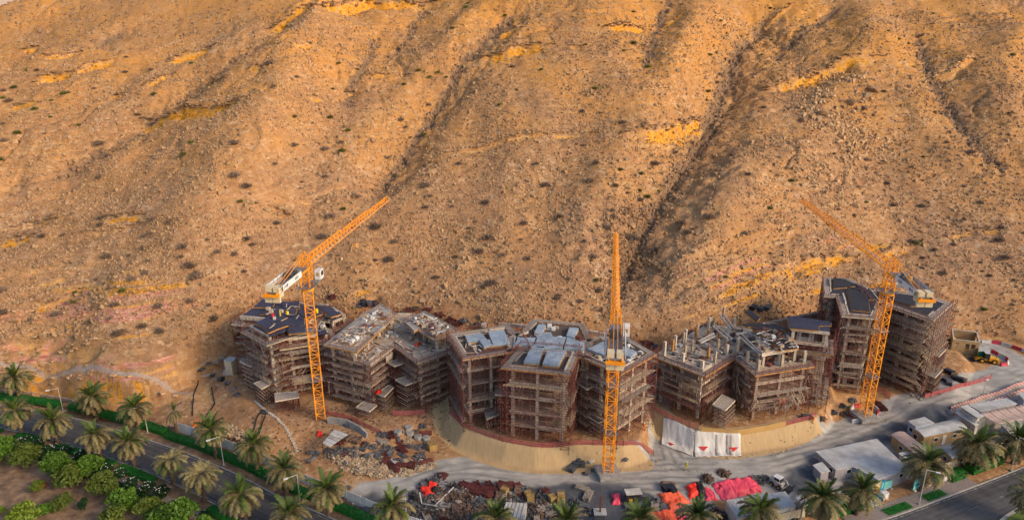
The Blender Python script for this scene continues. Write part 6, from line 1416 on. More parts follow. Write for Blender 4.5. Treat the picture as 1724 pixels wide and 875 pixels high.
o = cabin('green_container', 'dark green container beside the roofless block house', [(1649, 586), (1664, 583), (1667, 592), (1647, 591)], 2.4, 'green_net', 'roof_grey', cat='container', over=.03)
# gabion wall behind the fourth building
t = thing_w('gabion_wall', 'brown gabion retaining wall behind the black-roofed block', 'wall', W(1330, 550, 8))
ga, gb = np.array(W2([(1262, 540)], 12)[0]), np.array(W2([(1392, 520)], 12)[0]); gl = resample(np.array([ga, gb]), 1.2)
for r_ in range(7):
    for a, b in zip(gl[:-1], gl[1:]): MB().beam((*a, 3.5 + r_ * 1.1 + (a[0] - ga[0]) * .05), (*(a + (b - a) * .97), 3.5 + r_ * 1.1 + (a[0] - ga[0]) * .05), 1.0 + random.uniform(-.1, .1), 1.06).build('gabion', 'stone_wall', t)
# ---------------------------------------------------------------- sign boards along the right-hand road
def board(label, u0, u1, o0, h, m, zoff=.25, marks=None):
    i0 = int(np.argmin(np.abs(ROAD_U - u0))); i1 = int(np.argmin(np.abs(ROAD_U - u1))); a = ROAD[i0] + NORM[i0] * o0; b = ROAD[i1] + NORM[i1] * o0
    t = thing_w('sign_board', label, 'sign', (*a, ZR)); zb = ZR + .1 + zoff; MB().beam((*a, zb + h / 2), (*b, zb + h / 2), .07, h).build('board', m, t)
    MB().beam((*a, zb - .06), (*b, zb - .06), .1, .12).build('bottom_rail', 'white_paint', t)
    d = (b - a) / np.linalg.norm(b - a); nr = np.array((d[1], -d[0])); L_ = np.linalg.norm(b - a)
    for f in (.08, .92): p = a + (b - a) * f; MB().box((*p, ZR + .15), (.5, .7, .35), math.atan2(d[1], d[0])).build('foot_block', 'dirty_white', t)
    for (f0, f1, g0, g1, mm) in marks or ():
        p = a + (b - a) * f0 + nr * .05; q_ = a + (b - a) * f1 + nr * .05; MB().beam((*p, zb + h * (g0 + g1) / 2), (*q_, zb + h * (g0 + g1) / 2), .02, h * (g1 - g0)).build('print', mm, t)
    return t
r = random.Random(9); line = []
for f in np.arange(.2, .76, .052): line.append((f, f + r.uniform(.018, .042), .58 + r.uniform(-.03, .03), .72 + r.uniform(-.02, .06), 'white_paint'))
for f in np.arange(.28, .68, .058): line.append((f, f + r.uniform(.02, .046), .36 + r.uniform(-.03, .03), .5 + r.uniform(-.02, .05), 'white_paint'))
line.append((.44, .56, .12, .18, 'white_paint'))
board('blue sign board with two lines of white lettering', 1482, 1511, 3.3, 2.2, 'sign_blue', marks=line)
board('photo printed sign board left of the blue lettered board', 1468, 1481, 3.7, 2.0, 'sign_photo', marks=[(.1, .35, .2, .5, 'yellow'), (.5, .8, .4, .8, 'white_paint')])
board('teal sign board at the left end of the far hoarding', 1500, 1514, 6.0, 2.2, 'sign_teal', marks=[(.2, .5, .3, .7, 'sign_blue'), (.55, .9, .25, .8, 'sign_blue')])
board('photo printed hoarding panel between teal and blue ones', 1514, 1526, 6.0, 2.2, 'sign_photo', marks=[(.3, .7, .5, .9, 'white_paint'), (.7, .9, .2, .6, 'yellow')])
board('blue hoarding panel with pale square beside the big palm', 1526, 1538, 6.0, 2.2, 'sign_blue', marks=[(.3, .7, .2, .75, 'sign_teal')])
board('low teal hoarding panel hidden behind the palm', 1538, 1552, 6.0, 1.6, 'sign_teal')
board('teal sign board with blue print right of the palm', 1570, 1592, 3.8, 2.2, 'sign_teal', marks=[(.1, .4, .25, .5, 'sign_blue'), (.55, .9, .3, .85, 'sign_blue')])
board('photo printed hoarding panel with blue lower half', 1593, 1618, 3.9, 2.4, 'sign_photo', marks=[(0, 1, 0, .42, 'sign_blue'), (.2, .8, .16, .26, 'white_paint')])
def util_box(u, o0, s, label):
    i = int(np.argmin(np.abs(ROAD_U - u))); p = ROAD[i] + NORM[i] * o0; t = thing('utility_box', label, 'box', (*p, ZR)); t.rotation_euler[2] = .35
    MB().box((0, 0, .25 + s[2] / 2), s).build('cabinet', 'dirty_white', t); MB().box((0, 0, .27 + s[2]), (s[0] + .1, s[1] + .1, .06)).build('lid', 'white_paint', t); MB().box((0, -s[1] / 2 - .015, .3 + s[2] / 2), (s[0] * .45, .03, s[2] * .8)).build('door', 'white_paint', t)
    for a in (-1, 1): MB().box((a * s[0] * .4, 0, .12), (.2, s[1], .26)).build('foot', 'concrete_light', t)
util_box(1521, 4.2, (1.2, .8, 1.2), 'pale utility box on feet before the teal hoarding'); util_box(1621, 3.6, (1.0, .8, 1.4), 'pale utility box beside the bright box hedge')
# ---------------------------------------------------------------- street lamps
def lamp(u, v, h, arm, label, zg=None):
    x, y, _ = W(u, v, ZR if zg is None else zg); z = hz(x, y); t = thing('street_lamp', label, 'street lamp', (x, y, z - .05))
    MB().tube((0, 0, 0), (0, 0, h), .10, .055, 10).build('pole', 'dirty_white', t); MB().box((0, 0, .15), (.45, .45, .3)).build('base', 'concrete_grey', t)
    a = MB().tube((0, 0, h - .05), (arm[0], arm[1], h - .15), .055, .05, 8).build('arm', 'dirty_white', t); MB().box((arm[0] * 1.12, arm[1] * 1.12, h - .18), (.75, .32, .14), math.atan2(arm[1], arm[0])).build('lamp_head', 'white_paint', a)
lamp(107, 694, 6.6, (-1.7, -.6), 'street lamp before the orange cliff at left'); lamp(249, 729, 6.6, (-1.6, -.8), 'street lamp by the last stone wall'); lamp(377, 783, 6.6, (-1.6, -.9), 'street lamp beside the palm against white fence'); lamp(506, 850, 6.6, (-1.5, -.9), 'street lamp near bottom, beside two palms')
lamp(685, 882, 5.5, (-1.5, -.8), 'street lamp rising from bottom edge beside gravel heap'); lamp(1547, 849, 7.5, (1.5, -.6), 'street lamp before the teal sign boards'); lamp(1702, 792, 7.5, (1.2, -.8), 'street lamp beside right-hand hedge'); lamp(1349, 872, 5.0, (1.3, -.7), 'street lamp between white container and palms'); lamp(1652, 676, 4.2, (.1, 0), 'thin white pole beside the haul road behind offices')
# ================================================================== machines
def wheel(t, p, r, w, axis=(0, 1, 0)):
    a = np.array(p) - np.array(axis) * w / 2; b = np.array(p) + np.array(axis) * w / 2; tr = MB().tube(a, b, r, n=18).build('wheel', 'rubber', t)
    MB().tube(a - np.array(axis) * .02, b + np.array(axis) * .02, r * .5, n=12).build('rim', 'machine_yellow', tr)
def wheel_loader(u, v, rz, label):
    x, y, z = GP(u, v); t = thing('wheel_loader', label, 'loader', (x, y, z), rz)
    MB().prism([(-2.9, -.95), (-.6, -.95), (-.6, .95), (-2.9, .95)], .75, [1.6, 1.75, 1.75, 1.6]).box((-2.95, 0, 1.0), (.35, 2.0, .7)).build('engine_cover', 'machine_yellow', t)
    MB().box((.9, 0, .95), (2.2, 1.1, .55)).build('front_frame', 'machine_yellow', t)
    c = MB().box((-.05, 0, 1.5), (1.3, 1.4, .5)).build('cab', 'metal_dark', t); MB().prism([(-.65, -.68), (.62, -.68), (.62, .68), (-.65, .68)], 1.75, [2.95, 2.85, 2.85, 2.95]).build('window', 'glass_dark', c); MB().box((0, 0, 3.0), (1.5, 1.5, .12)).build('cab_roof', 'dirty_white', c)
    MB().beams([(.9, -.5, 1.3), (.9, .5, 1.3), (2.3, -.5, 1.1), (2.3, .5, 1.1)], [(2.3, -.5, 1.1), (2.3, .5, 1.1), (3.1, -.5, .5), (3.1, .5, .5)], .22, .3).build('lift_arm', 'machine_yellow', t)
    b = MB(); V = [(3.0, .15), (4.0, .12), (4.05, .2), (3.2, .35), (3.1, .75), (3.4, 1.15), (3.3, 1.2), (2.95, .8)]; n = len(V); b.add([(a, -1.25, h) for a, h in V] + [(a, 1.25, h) for a, h in V], [(i, n + i, n + (i + 1) % n, (i + 1) % n) for i in range(n)] + [tuple(range(n)), tuple(range(2 * n - 1, n - 1, -1))]); b.build('bucket', 'metal_dark', t)
    for px_ in (-1.9, 1.25):
        for s in (-1, 1): wheel(t, (px_, s * .95, .72), .72, .5)
    MB().beam((-2.2, .5, 1.7), (-2.2, .5, 2.4), .12).build('exhaust', 'metal_dark', t)
    return t
wheel_loader(1659, 609, R(162), 'orange yellow wheel loader parked by the hairpin bend').scale = (.85, .85, .85)
def skid_steer(u, v, rz, label):
    x, y, z = GP(u, v); t = thing('skid_steer', label, 'loader', (x, y, z), rz)
    MB().prism([(-1.5, -.7), (.9, -.7), (.9, .7), (-1.5, .7)], .35, [1.5, 1.0, 1.0, 1.5]).build('body', 'dirty_white', t)
    c = MB().box((-.1, 0, 1.45), (1.3, 1.2, 1.0)).build('cab', 'glass_dark', t); MB().box((-.15, 0, 2.0), (1.4, 1.3, .1)).build('cab_roof', 'white_paint', c); MB().beams([(.5, .6, 1.0), (.5, -.6, 1.0), (-.7, .6, 1.0), (-.7, -.6, 1.0)], [(.45, .6, 2.0), (.45, -.6, 2.0), (-.7, .6, 2.0), (-.7, -.6, 2.0)], .1).build('cab_post', 'white_paint', c)
    MB().beams([(-1.4, -.85, 1.5), (-1.4, .85, 1.5), (1.0, -.85, 1.3), (1.0, .85, 1.3)], [(1.0, -.85, 1.3), (1.0, .85, 1.3), (1.6, -.85, .4), (1.6, .85, .4)], .16, .22).build('lift_arm', 'dirty_white', t)
    MB().box((2.0, 0, .4), (.9, 1.9, .7)).beams([(2.3, -.8, .8), (2.3, .8, .8)], [(3.0, -.9, 1.1), (2.6, 1.2, 1.2)], .14).build('grapple_bucket', 'metal_dark', t); MB().box((1.6, -.3, .55), (.4, .35, .3)).build('hydraulic_valve', 'yellow', t)
    for a in (-.9, .55):
        for s in (-1, 1): wheel(t, (a, s * .85, .42), .42, .3)
skid_steer(1310, 818, R(-52), 'white skid steer loader with black grapple behind the container')
i = int(np.argmin(np.abs(ROAD_U - 1716))); p = ROAD[i] - NORM[i] * 5.5 + np.array((1.6, .8))
t = thing('backhoe_loader', 'yellow digger on the asphalt road at right picture edge', 'digger', (*p, ZR), R(206)); 
MB().prism([(.2, -.8), (2.6, -.65), (2.6, .65), (.2, .8)], .7, [1.7, 1.45, 1.45, 1.7]).box((2.9, 0, .7), (.35, 2.1, .8)).build('bonnet', 'machine_yellow', t); c = MB().box((-.7, 0, 1.5), (1.6, 1.6, 1.7)).build('cab', 'glass_dark', t); MB().box((-.7, 0, 2.42), (1.8, 1.8, .14)).build('cab_roof', 'machine_yellow', c)
MB().beams([(-1.5, 0, 1.0), (-2.6, 0, 2.6)], [(-2.6, 0, 2.6), (-3.4, 0, 1.2)], .35).build('rear_boom', 'machine_yellow', t); MB().box((-3.4, 0, .7), (.6, .7, .7)).build('rear_bucket', 'metal_dark', t)
for a, r_ in ((1.9, .55), (-.9, .8)):
    for s in (-1, 1): wheel(t, (a, s * .95, r_), r_, .45)
t = thing('generator', 'yellow generator set beside the block house', 'generator', W(1597, 575, 2.6)); t.location.z = hz(t.location.x, t.location.y)
MB().box((0, 0, .9), (2.6, 1.1, 1.3)).build('housing', 'yellow', t); MB().box((0, 0, .15), (2.9, 1.2, .25)).build('skid', 'metal_dark', t); MB().tube((.9, 0, 1.5), (.9, 0, 1.95), .08).build('exhaust', 'metal_dark', t); MB().box((-.5, -.56, .9), (1.0, .03, .8)).build('grille', 'metal_dark', t)
x, y, z = GP(331, 722); t = thing('drill_rig', 'orange machine frame behind the white fence under a palm', 'machine', (x, y, z), .5); t.scale = (.75, .75, .6)
MB().box((0, 0, .8), (2.2, 1.2, .9)).build('body', 'orange_vest', t); MB().beams([(-1, -.5, 1.2), (-1, .5, 1.2), (.2, -.5, 1.2), (.2, .5, 1.2), (-1, -.5, 2.8)], [(.6, -.2, 3.4), (.6, .2, 3.4), (.6, -.2, 3.4), (.6, .2, 3.4), (.6, .2, 3.4)], .18).build('frame', 'orange_vest', t)
for s in (-1, 1): MB().box((0, s * .7, .3), (2.4, .4, .6)).build('track', 'rubber', t)
# ================================================================== people
def person(u, v, label, m, rz=0.0, z=None, walk=.32, helmet='white_paint'):
    if z is None: x, y, z = GP(u, v)
    else: x, y, _ = W(u, v, z)
    t = thing('person', label, 'person', (x, y, z), rz)
    V = [(0, 0, .95), (0, 0, 1.2), (0, 0, 1.42), (0, 0, 1.52), (.03, 0, 1.66), (.02, 0, 1.74), (0, .11, .9), (walk * .55, .11, .5), (walk, .11, .07), (walk + .14, .11, .03), (0, -.11, .9), (-walk * .15, -.11, .48), (-walk * .9, -.11, .1), (-walk * .9 + .14, -.11, .04), (0, .19, 1.40), (-.12, .25, 1.14), (-.02, .27, .90), (.02, .27, .82), (0, -.19, 1.40), (.10, -.25, 1.14), (.24, -.26, .95), (.28, -.25, .88)]
    E = [(0, 1), (1, 2), (2, 3), (3, 4), (4, 5), (0, 6), (6, 7), (7, 8), (8, 9), (0, 10), (10, 11), (11, 12), (12, 13), (2, 14), (14, 15), (15, 16), (16, 17), (2, 18), (18, 19), (19, 20), (20, 21)]
    rad = [.15, .15, .16, .06, .10, .08, .10, .075, .05, .045, .10, .075, .05, .045, .075, .055, .04, .04, .075, .055, .04, .04]
    me = bpy.data.meshes.new('body'); me.from_pydata(V, E, []); me.materials.append(MATS[m]); o = put('body', me, t)
    o.modifiers.new('skin', 'SKIN'); 
    for i_, r_ in enumerate(rad): me.skin_vertices[0].data[i_].radius = (r_, r_ * (1.25 if i_ < 3 else 1))
    me.skin_vertices[0].data[0].use_root = True; o.modifiers.new('sub', 'SUBSURF').levels = 1
    bm = bmesh.new(); bmesh.ops.create_uvsphere(bm, u_segments=12, v_segments=8, radius=.115); me2 = bpy.data.meshes.new('head'); bm.to_mesh(me2); bm.free(); me2.materials.append(MATS['skin']); h = put('head', me2, t, loc=(.03, 0, 1.67)); h.scale = (1, .85, 1.15)
    hm = MB(); G = np.zeros((5, 13, 3))
    for a in range(5):
        for b in range(13): th = a / 4 * 1.5; ph = b / 12 * 6.2832; G[a, b] = (.03 + .145 * math.sin(th) * math.cos(ph), .125 * math.sin(th) * math.sin(ph), 1.70 + .14 * math.cos(th))
    hm.grid(G); hm.build('helmet', helmet, t, True)
    for s, k in ((1, 9), (-1, 13)): MB().box((V[k][0] - .02, V[k][1], .05), (.27, .1, .1)).build('boot', 'rubber', t)
person(1155, 790, 'person in pale yellow clothes walking along the haul road', 'hivis', R(200)); person(1084, 724, 'person in orange vest beside the embankment right of middle crane', 'orange_vest', 0, None, .1)
person(1316, 683, 'person in orange on a floor of the building with bare columns', 'orange_vest', .5, 6.1, .1, 'yellow'); person(472, 533, 'person in yellow standing on the navy roof', 'yellow', .3, Z1 + .5, .12, 'yellow'); person(1368, 712, 'person in orange at the end of pink fence near right crane', 'orange_vest', .5, None, .15)
# ================================================================== tarpaulins
def tarp(label, quad, h, m, seed, n=44, cat='tarpaulin', wr=.25, z=None):
    Q = [np.array(p) for p in (site_pts(quad)[:, :2])]; G = np.zeros((n, n, 3)); f = np.linspace(0, 1, n)
    F_, H_ = np.meshgrid(f, f); P = (Q[0][None, None] * ((1 - F_) * (1 - H_))[..., None] + Q[1] * (F_ * (1 - H_))[..., None] + Q[2] * (F_ * H_)[..., None] + Q[3] * ((1 - F_) * H_)[..., None])
    jit = .35 * np.stack([fbm(P[..., 0] * .9, P[..., 1] * .9, 2, seed), fbm(P[..., 0] * .9, P[..., 1] * .9, 2, seed + 1)], -1); P = P + jit
    h *= .6
    ed = np.minimum(np.minimum(F_, 1 - F_), np.minimum(H_, 1 - H_)); x, y = P[..., 0], P[..., 1]
    G[..., :2] = P; G[..., 2] = site_h(x.ravel(), y.ravel()).reshape(x.shape) + .05 + h * ss(ed / .22) * (1 + .25 * fbm(x * .5, y * .5, 2, seed + 2)) + wr * (np.abs(fbm(x * 1.0 + y * .3, y * .25, 3, seed + 3)) + .5 * np.abs(pn(x * 2.4, y * 1.1, seed + 4))) * ss(ed / .1)
    o = put('tarpaulin', MB().grid(G).mesh('tarpaulin', m, True)); o.modifiers.new('thickness', 'SOLIDIFY').thickness = .04
    return tag(o, label, cat)
tarp('large pink tarpaulin spread over a wide stack above the white container', [(1196, 814), (1266, 801), (1286, 828), (1217, 842)], 1.0, 'pink_tarp', 1, 64)
tarp('coral orange tarpaulin heap left of the black one', [(1108, 832), (1140, 826), (1162, 846), (1130, 860)], .9, 'coral_tarp', 2)
tarp('bright red tarpaulin heap beside the black one', [(1154, 818), (1170, 814), (1178, 832), (1162, 842)], .9, 'red_tarp', 3)
tarp('black tarpaulin between red and pink heaps', [(1166, 812), (1180, 810), (1190, 834), (1178, 842)], 1.1, 'black_tarp', 4)
tarp('small pink tarpaulin left of the large pink one', [(1182, 818), (1196, 822), (1212, 842), (1188, 844)], .5, 'pink_tarp', 5)
tarp('coral orange tarpaulin at bottom edge', [(1084, 862), (1138, 858), (1140, 880), (1060, 884)], .8, 'coral_tarp', 6)
tarp('pink tarpaulin scrap at bottom edge beside the coral one', [(1138, 858), (1150, 857), (1156, 874), (1140, 878)], .5, 'pink_tarp', 7)
tarp('crumpled pink tarpaulin on dark ground left of the small machine', [(1029, 832), (1044, 832), (1046, 848), (1032, 850)], .7, 'pink_tarp', 8, 18)
tarp('red plastic sheeting on the scrap heap', [(706, 822), (724, 818), (734, 834), (714, 838)], .8, 'red_tarp', 9, 18)
tarp('second red plastic sheet on the scrap heap', [(720, 812), (736, 813), (736, 822), (722, 824)], .8, 'red_tarp', 10, 18)
tarp('orange cover by the left crane base', [(534, 727), (543, 727), (544, 735), (535, 735)], .6, 'red_tarp', 11, 14); tarp('small pink sheet beside the grey gravel heap', [(582, 834), (592, 832), (590, 842), (580, 843)], .4, 'pink_tarp', 12, 14)
tarp('pale plastic sheet left of grey gravel heap', [(594, 838), (608, 834), (606, 846), (592, 850)], .3, 'white_sheet', 13, 14); tarp('white plastic sheet at bottom edge under a palm', [(1158, 858), (1190, 858), (1194, 876), (1156, 878)], .5, 'white_sheet', 14, 16)
def deck_tarp(label, quad, z, m, seed):
    P = ccw(W2(quad, z)); c = np.mean(P, axis=0); G = np.zeros((8, 17, 3))
    for a in range(8):
        for b in range(17): f = a / 7; q = c + (np.array(P[b % 16 * len(P) // 16]) - c) * f; G[a, b] = (*q, z + .08 + .45 * (1 - f) + .12 * float(pn(np.array(q[0] * 2), np.array(q[1] * 2), seed)))
    tag(MB().grid(G).build('tarpaulin', m, None, True), label, 'tarpaulin')
deck_tarp('red sheet on a low deck of the stepped building', [(630, 660), (636, 655), (643, 657), (642, 663), (634, 664)], 6.9, 'red_tarp', 3)
deck_tarp('orange sheet on the terrace of the stepped building', [(694, 581), (704, 576), (712, 577), (702, 584)], Z2 + .1, 'coral_tarp', 4)
# ================================================================== yard: stacks, bundles, heaps
def m_pipes(m, n=9, rows=4, L=3.6, r=.09, seed=0):
    q = random.Random(seed); mb = MB()
    for k in range(rows):
        for j in range(n - k // 2): mb.tube((-L / 2 + q.uniform(-.25, .25), (j - n / 2) * r * 2.1, r + k * r * 1.9), (L / 2 + q.uniform(-.25, .25), (j - n / 2) * r * 2.1 + q.uniform(-.05, .05), r + k * r * 1.9), r, n=5)
    mb.box((-L * .3, 0, rows * r), (.08, n * r * 2.2, rows * r * 2.05)).box((L * .3, 0, rows * r), (.08, n * r * 2.2, rows * r * 2.05)); return mb.mesh('pipe_bundle', m)
def m_planks(m, rows=6, n=5, L=3.0, w=.28, h=.13, seed=0):
    q = random.Random(seed); mb = MB()
    for k in range(rows):
        for j in range(n): mb.box((q.uniform(-.2, .2), (j - n / 2 + .5) * w * 1.06, h * (k + .5) * 1.04), (L * q.uniform(.85, 1.05), w * .96, h * .94), q.uniform(-.04, .04))
    for a in (-.8, .8): mb.box((a, 0, -.02), (.14, n * w, .1))
    return mb.mesh('plank_stack', m)
def m_crate(m, sx=1.3, sy=1.1, h=1.2):
    mb = MB(); mb.box((0, 0, h * .45), (sx, sy, h * .78)); 
    for a in (-1, 1):
        for b in (-1, 1): mb.box((a * sx * .48, b * sy * .48, h / 2), (.1, .1, h))
    for z in (.1, .45, .8, 1.0): mb.box((0, sy * .51, h * z), (sx * 1.02, .05, .08)).box((0, -sy * .51, h * z), (sx * 1.02, .05, .08))
    return mb.mesh('crate', m)
def m_heap(m, seed, n=90, s=.45, spread=1.2, h=.9):
    r = np.random.default_rng(seed); mb = MB()
    for i in range(n):
        a = r.uniform(0, 6.28); q = spread * math.sqrt(r.random()); L = s * r.uniform(.3, 2.2); z = h * max(0, 1 - q / spread) * r.random() + .1
        mb.add((CUBE_V * (1 + r.uniform(-.3, .3, (8, 1))) * np.array((L, s * r.uniform(.1, .6), s * r.uniform(.08, .5)))) @ np.array(Matrix.Rotation(r.uniform(0, 6.28), 3, 'Z') @ Matrix.Rotation(r.uniform(-.7, .7), 3, 'Y')).T + np.array((q * math.cos(a), q * math.sin(a), z)), CUBE_F)
    return mb.mesh('scrap_heap', m)
def m_hex(m, r=1.0, h=.8):
    mb = MB().tube((0, 0, 0), (0, 0, h), r, n=6); mb.tube((0, 0, h), (0, 0, h + .1), r * 1.06, r * 1.0, n=6); return mb.mesh('hexagonal_block', m)
def m_panels(m, n=8, seed=0):
    q = random.Random(seed); mb = MB()
    for k in range(n): mb.box((q.uniform(-.15, .15), q.uniform(-.1, .1), .05 + k * .12), (2.4, 1.25, .09), q.uniform(-.06, .06))
    return mb.mesh('panel_stack', m)
def m_tyres(m='rubber', seed=0):
    q = random.Random(seed); mb = MB()
    for k in range(5): mb.tube((q.uniform(-.9, .9), q.uniform(-.6, .6), .1 + .1 * k), (q.uniform(-.9, .9) * .1 + q.uniform(-.9, .9), q.uniform(-.6, .6), .45 + .1 * k), .42, n=14)
    return mb.mesh('tyre_heap', m)
KIND = {
    'maroon_pipes': ([m_pipes('maroon_tube', 9, 4, 3.6, .09, s) for s in range(3)], 'pipe_bundle', 'maroon scaffold tube bundle', 'pipe bundle'),
    'grey_pipes': ([m_pipes('grey_scrap', 8, 3, 3.2, .08, s) for s in range(2)], 'pipe_bundle', 'grey scaffold tube bundle', 'pipe bundle'),
    'planks': ([m_planks('grey_plank', 5, 5, 3.0, .28, .13, s) for s in range(3)], 'plank_stack', 'weathered grey plank stack', 'plank stack'),
    'brown_planks': ([m_planks('brown_scrap', 6, 5, 2.6, .26, .14, s + 5) for s in range(2)], 'plank_stack', 'brown timber stack', 'plank stack'),
    'mustard': ([m_crate('mustard_box', 1.6, 1.3, 1.6)], 'crate', 'mustard yellow crate', 'crate'), 'red_crate': ([m_crate('maroon_tube', 1.5, 1.1, .9)], 'crate', 'dark red crate', 'crate'),
    'slate': ([m_panels('slate', 8, s) for s in range(2)], 'panel_stack', 'dark slate formwork panel stack', 'panel stack'), 'white': ([m_panels('dirty_white', 6, s) for s in range(2)], 'panel_stack', 'pale formwork panel stack', 'panel stack'),
    'black_panels': ([m_panels('black_ply', 9, s) for s in range(2)], 'panel_stack', 'black film-faced panel stack', 'panel stack'),
    'scrap': ([m_heap('grey_scrap', s) for s in range(4)], 'scrap_heap', 'heap of grey scrap pieces', 'scrap heap'), 'brown': ([m_heap('brown_scrap', s + 9, 80, .5) for s in range(4)], 'scrap_heap', 'heap of brown timber offcuts', 'scrap heap'),
    'red_scrap': ([m_heap('maroon_tube', s + 19, 70, .6) for s in range(2)], 'scrap_heap', 'tangled heap of maroon tubes', 'scrap heap'), 'hex': ([m_hex('concrete_grey')], 'hexagonal_block', 'grey hexagonal precast block', 'block'),
    'tyres': ([m_tyres('rubber', s) for s in range(2)], 'tyre_heap', 'black heap of tyres and hoses', 'tyre heap'), 'rubblepile': ([m_heap('rubble', s + 30, 120, .5, 1.6, .7) for s in range(2)], 'rubble_pile', 'pile of pale broken stone', 'rubble pile'),
}
KC = {}
def item(kind, u, v, where, rz=None, s=1.0, z=None):
    ms, name, lab, cat = KIND[kind]; k = KC[kind] = KC.get(kind, 0) + 1
    if z is None: x, y, z = ITEM_Z(u, v)
    else: x, y, _ = W(u, v, z)
    o = put(name, ms[k % len(ms)], None, None, (x, y, z - .03), random.uniform(0, 3.1) if rz is None else rz); o.scale = (s, s, s)
    return tag(o, f'{lab} {where}', cat, f'{lab} {where}')
def ITEM_Z(u, v): return GP(u, v)
ZA = 'left of the embankment'; o1 = (520, 690, 7.29)
for kind, pts in (('scrap', [(480, 490), (560, 480), (700, 430), (790, 450), (430, 520), (560, 540), (680, 570), (1330, 580), (930, 470), (1000, 480), (250, 500), (330, 500), (870, 530), (290, 560), (1390, 200), (1240, 440), (1360, 460), (880, 290), (930, 310)]), ('maroon_pipes', [(1000, 310), (1130, 500), (930, 640), (1080, 720), (1180, 690), (1420, 290), (1260, 690), (1430, 640), (1000, 690)]), ('slate', [(660, 490), (990, 570), (1070, 620), (1150, 640), (840, 580), (440, 660), (1400, 545), (1100, 365), (460, 200)]), ('hex', [(1240, 300), (1340, 350), (1440, 365), (1225, 235), (1095, 290)]), ('grey_pipes', [(1000, 500), (1150, 560), (760, 540), (70, 530), (40, 600)]), ('brown_planks', [(560, 370), (500, 350), (600, 385), (1290, 285)]), ('white', [(1260, 655), (1370, 640), (1050, 645)]), ('rubblepile', [(1210, 380), (700, 680), (900, 690), (560, 650), (640, 740), (770, 760), (880, 780), (1200, 770), (1340, 720), (1480, 680), (430, 620)])):
    for a, b in pts: u, v = zp(*o1, [(a, b)])[0]; item(kind, u, v, ZA, s={'slate': .5, 'rubblepile': .8, 'hex': .85, 'maroon_pipes': .75, 'white': .55}.get(kind, .75))
item('mustard', 728, 756, 'at the road edge right of the hexagonal blocks', .5)
ZB = 'in the bottom left yard'; o2 = (560, 780, 7.836)
for kind, pts in (('scrap', [(1250, 250), (1340, 230), (1400, 180), (1180, 300), (1080, 400), (1060, 520), (1120, 600), (1010, 650), (1300, 430), (1250, 500), (1340, 540), (1090, 680), (1400, 420)]), ('tyres', [(1330, 370), (1600, 340), (1060, 480)]), ('brown', [(1500, 420), (1600, 420), (1700, 430), (1420, 640), (1250, 660), (1600, 620)]), ('planks', [(1500, 600), (1580, 560), (1650, 500)]), ('slate', [(1060, 510), (190, 340), (120, 520)]), ('red_scrap', [(170, 450), (1440, 170)])):
    for a, b in pts: u, v = zp(*o2, [(a, b)])[0]; item(kind, u, v, ZB, s=.55 if kind in ('slate', 'planks') else .85)
ZC = 'in the bottom centre yard'; o3 = (760, 790, 8.62)
for kind, pts in (('maroon_pipes', [(380, 270), (560, 270), (560, 360), (400, 350), (780, 250), (780, 230), (300, 280), (560, 320), (220, 260), (760, 290)]), ('mustard', [(770, 340), (1110, 400), (1150, 450), (1590, 420), (1590, 500), (1460, 450)]), ('red_crate', [(1360, 330), (960, 250), (560, 400)]), ('brown', [(60, 440), (160, 400), (270, 440), (140, 530), (240, 560), (330, 640), (420, 600), (1200, 560), (1280, 640), (1330, 500), (80, 660), (180, 690)]), ('scrap', [(20, 280), (130, 320), (380, 520), (900, 420), (1150, 340), (1270, 330), (1190, 620), (1300, 440), (1400, 560), (460, 460), (300, 700)]), ('planks', [(1320, 590), (1240, 700), (1450, 650), (760, 400), (1340, 540)]), ('brown_planks', [(960, 330), (690, 400), (60, 600)]), ('white', [(880, 360), (250, 290)]), ('slate', [(1130, 330), (1090, 360), (440, 470), (950, 430)])):
    for a, b in pts: u, v = zp(*o3, [(a, b)])[0]; item(kind, u, v, ZC, s={'slate': .55, 'white': .55, 'mustard': .8, 'planks': .7}.get(kind, .85))
t = thing_w('panel_platform', 'large flat stack of white framed panels at bottom edge beside a palm', 'panel stack', GP(866, 862)); P = ccw(W2([(853, 844.5), (887.6, 847), (882, 873), (843.5, 866)], .9))
for k in range(5): MB().prism(offs(P, -.04 * (k % 2)), -.6 + k * .32, -.32 + k * .32).build('panel', 'dirty_white', t)
x = np.array(P); mb = MB()
for f in np.linspace(.15, .85, 5): mb.beam((*(x[0] + (x[1] - x[0]) * f), 1.0), (*(x[3] + (x[2] - x[3]) * f), 1.0), .06, .05)
mb.build('panel_frame', 'metal_grey', t)
ZD = 'on dark ground near tarpaulins'; o4 = (940, 780, 8.62)
for kind, pts in (('planks', [(350, 380), (430, 475), (1400, 640)]), ('brown_planks', [(1590, 330)]), ('black_panels', [(1600, 380), (1640, 400)]), ('scrap', [(440, 690), (1080, 420), (1420, 560), (240, 570)]), ('slate', [(1240, 500), (210, 90), (300, 20)])):
    for a, b in pts: u, v = zp(*o4, [(a, b)])[0]; item(kind, u, v, ZD, s=.9)
for kind, u, v in (('brown', 1190, 806), ('brown', 1218, 797), ('scrap', 1280, 808), ('grey_pipes', 1278, 804), ('scrap', 1330, 870), ('brown', 1345, 858), ('red_scrap', 1356, 862), ('brown', 1205, 862), ('brown', 1215, 870)): item(kind, u, v, 'around the white container')
ZE = 'around the middle crane base'
for kind, u, v in (('black_panels', 964, 791), ('slate', 975, 775), ('scrap', 1000, 792), ('white', 996, 777), ('scrap', 1053, 773), ('tyres', 1034, 773), ('scrap', 985, 797)): item(kind, u, v, ZE, s=.5)
ZF = 'beside the right crane base'
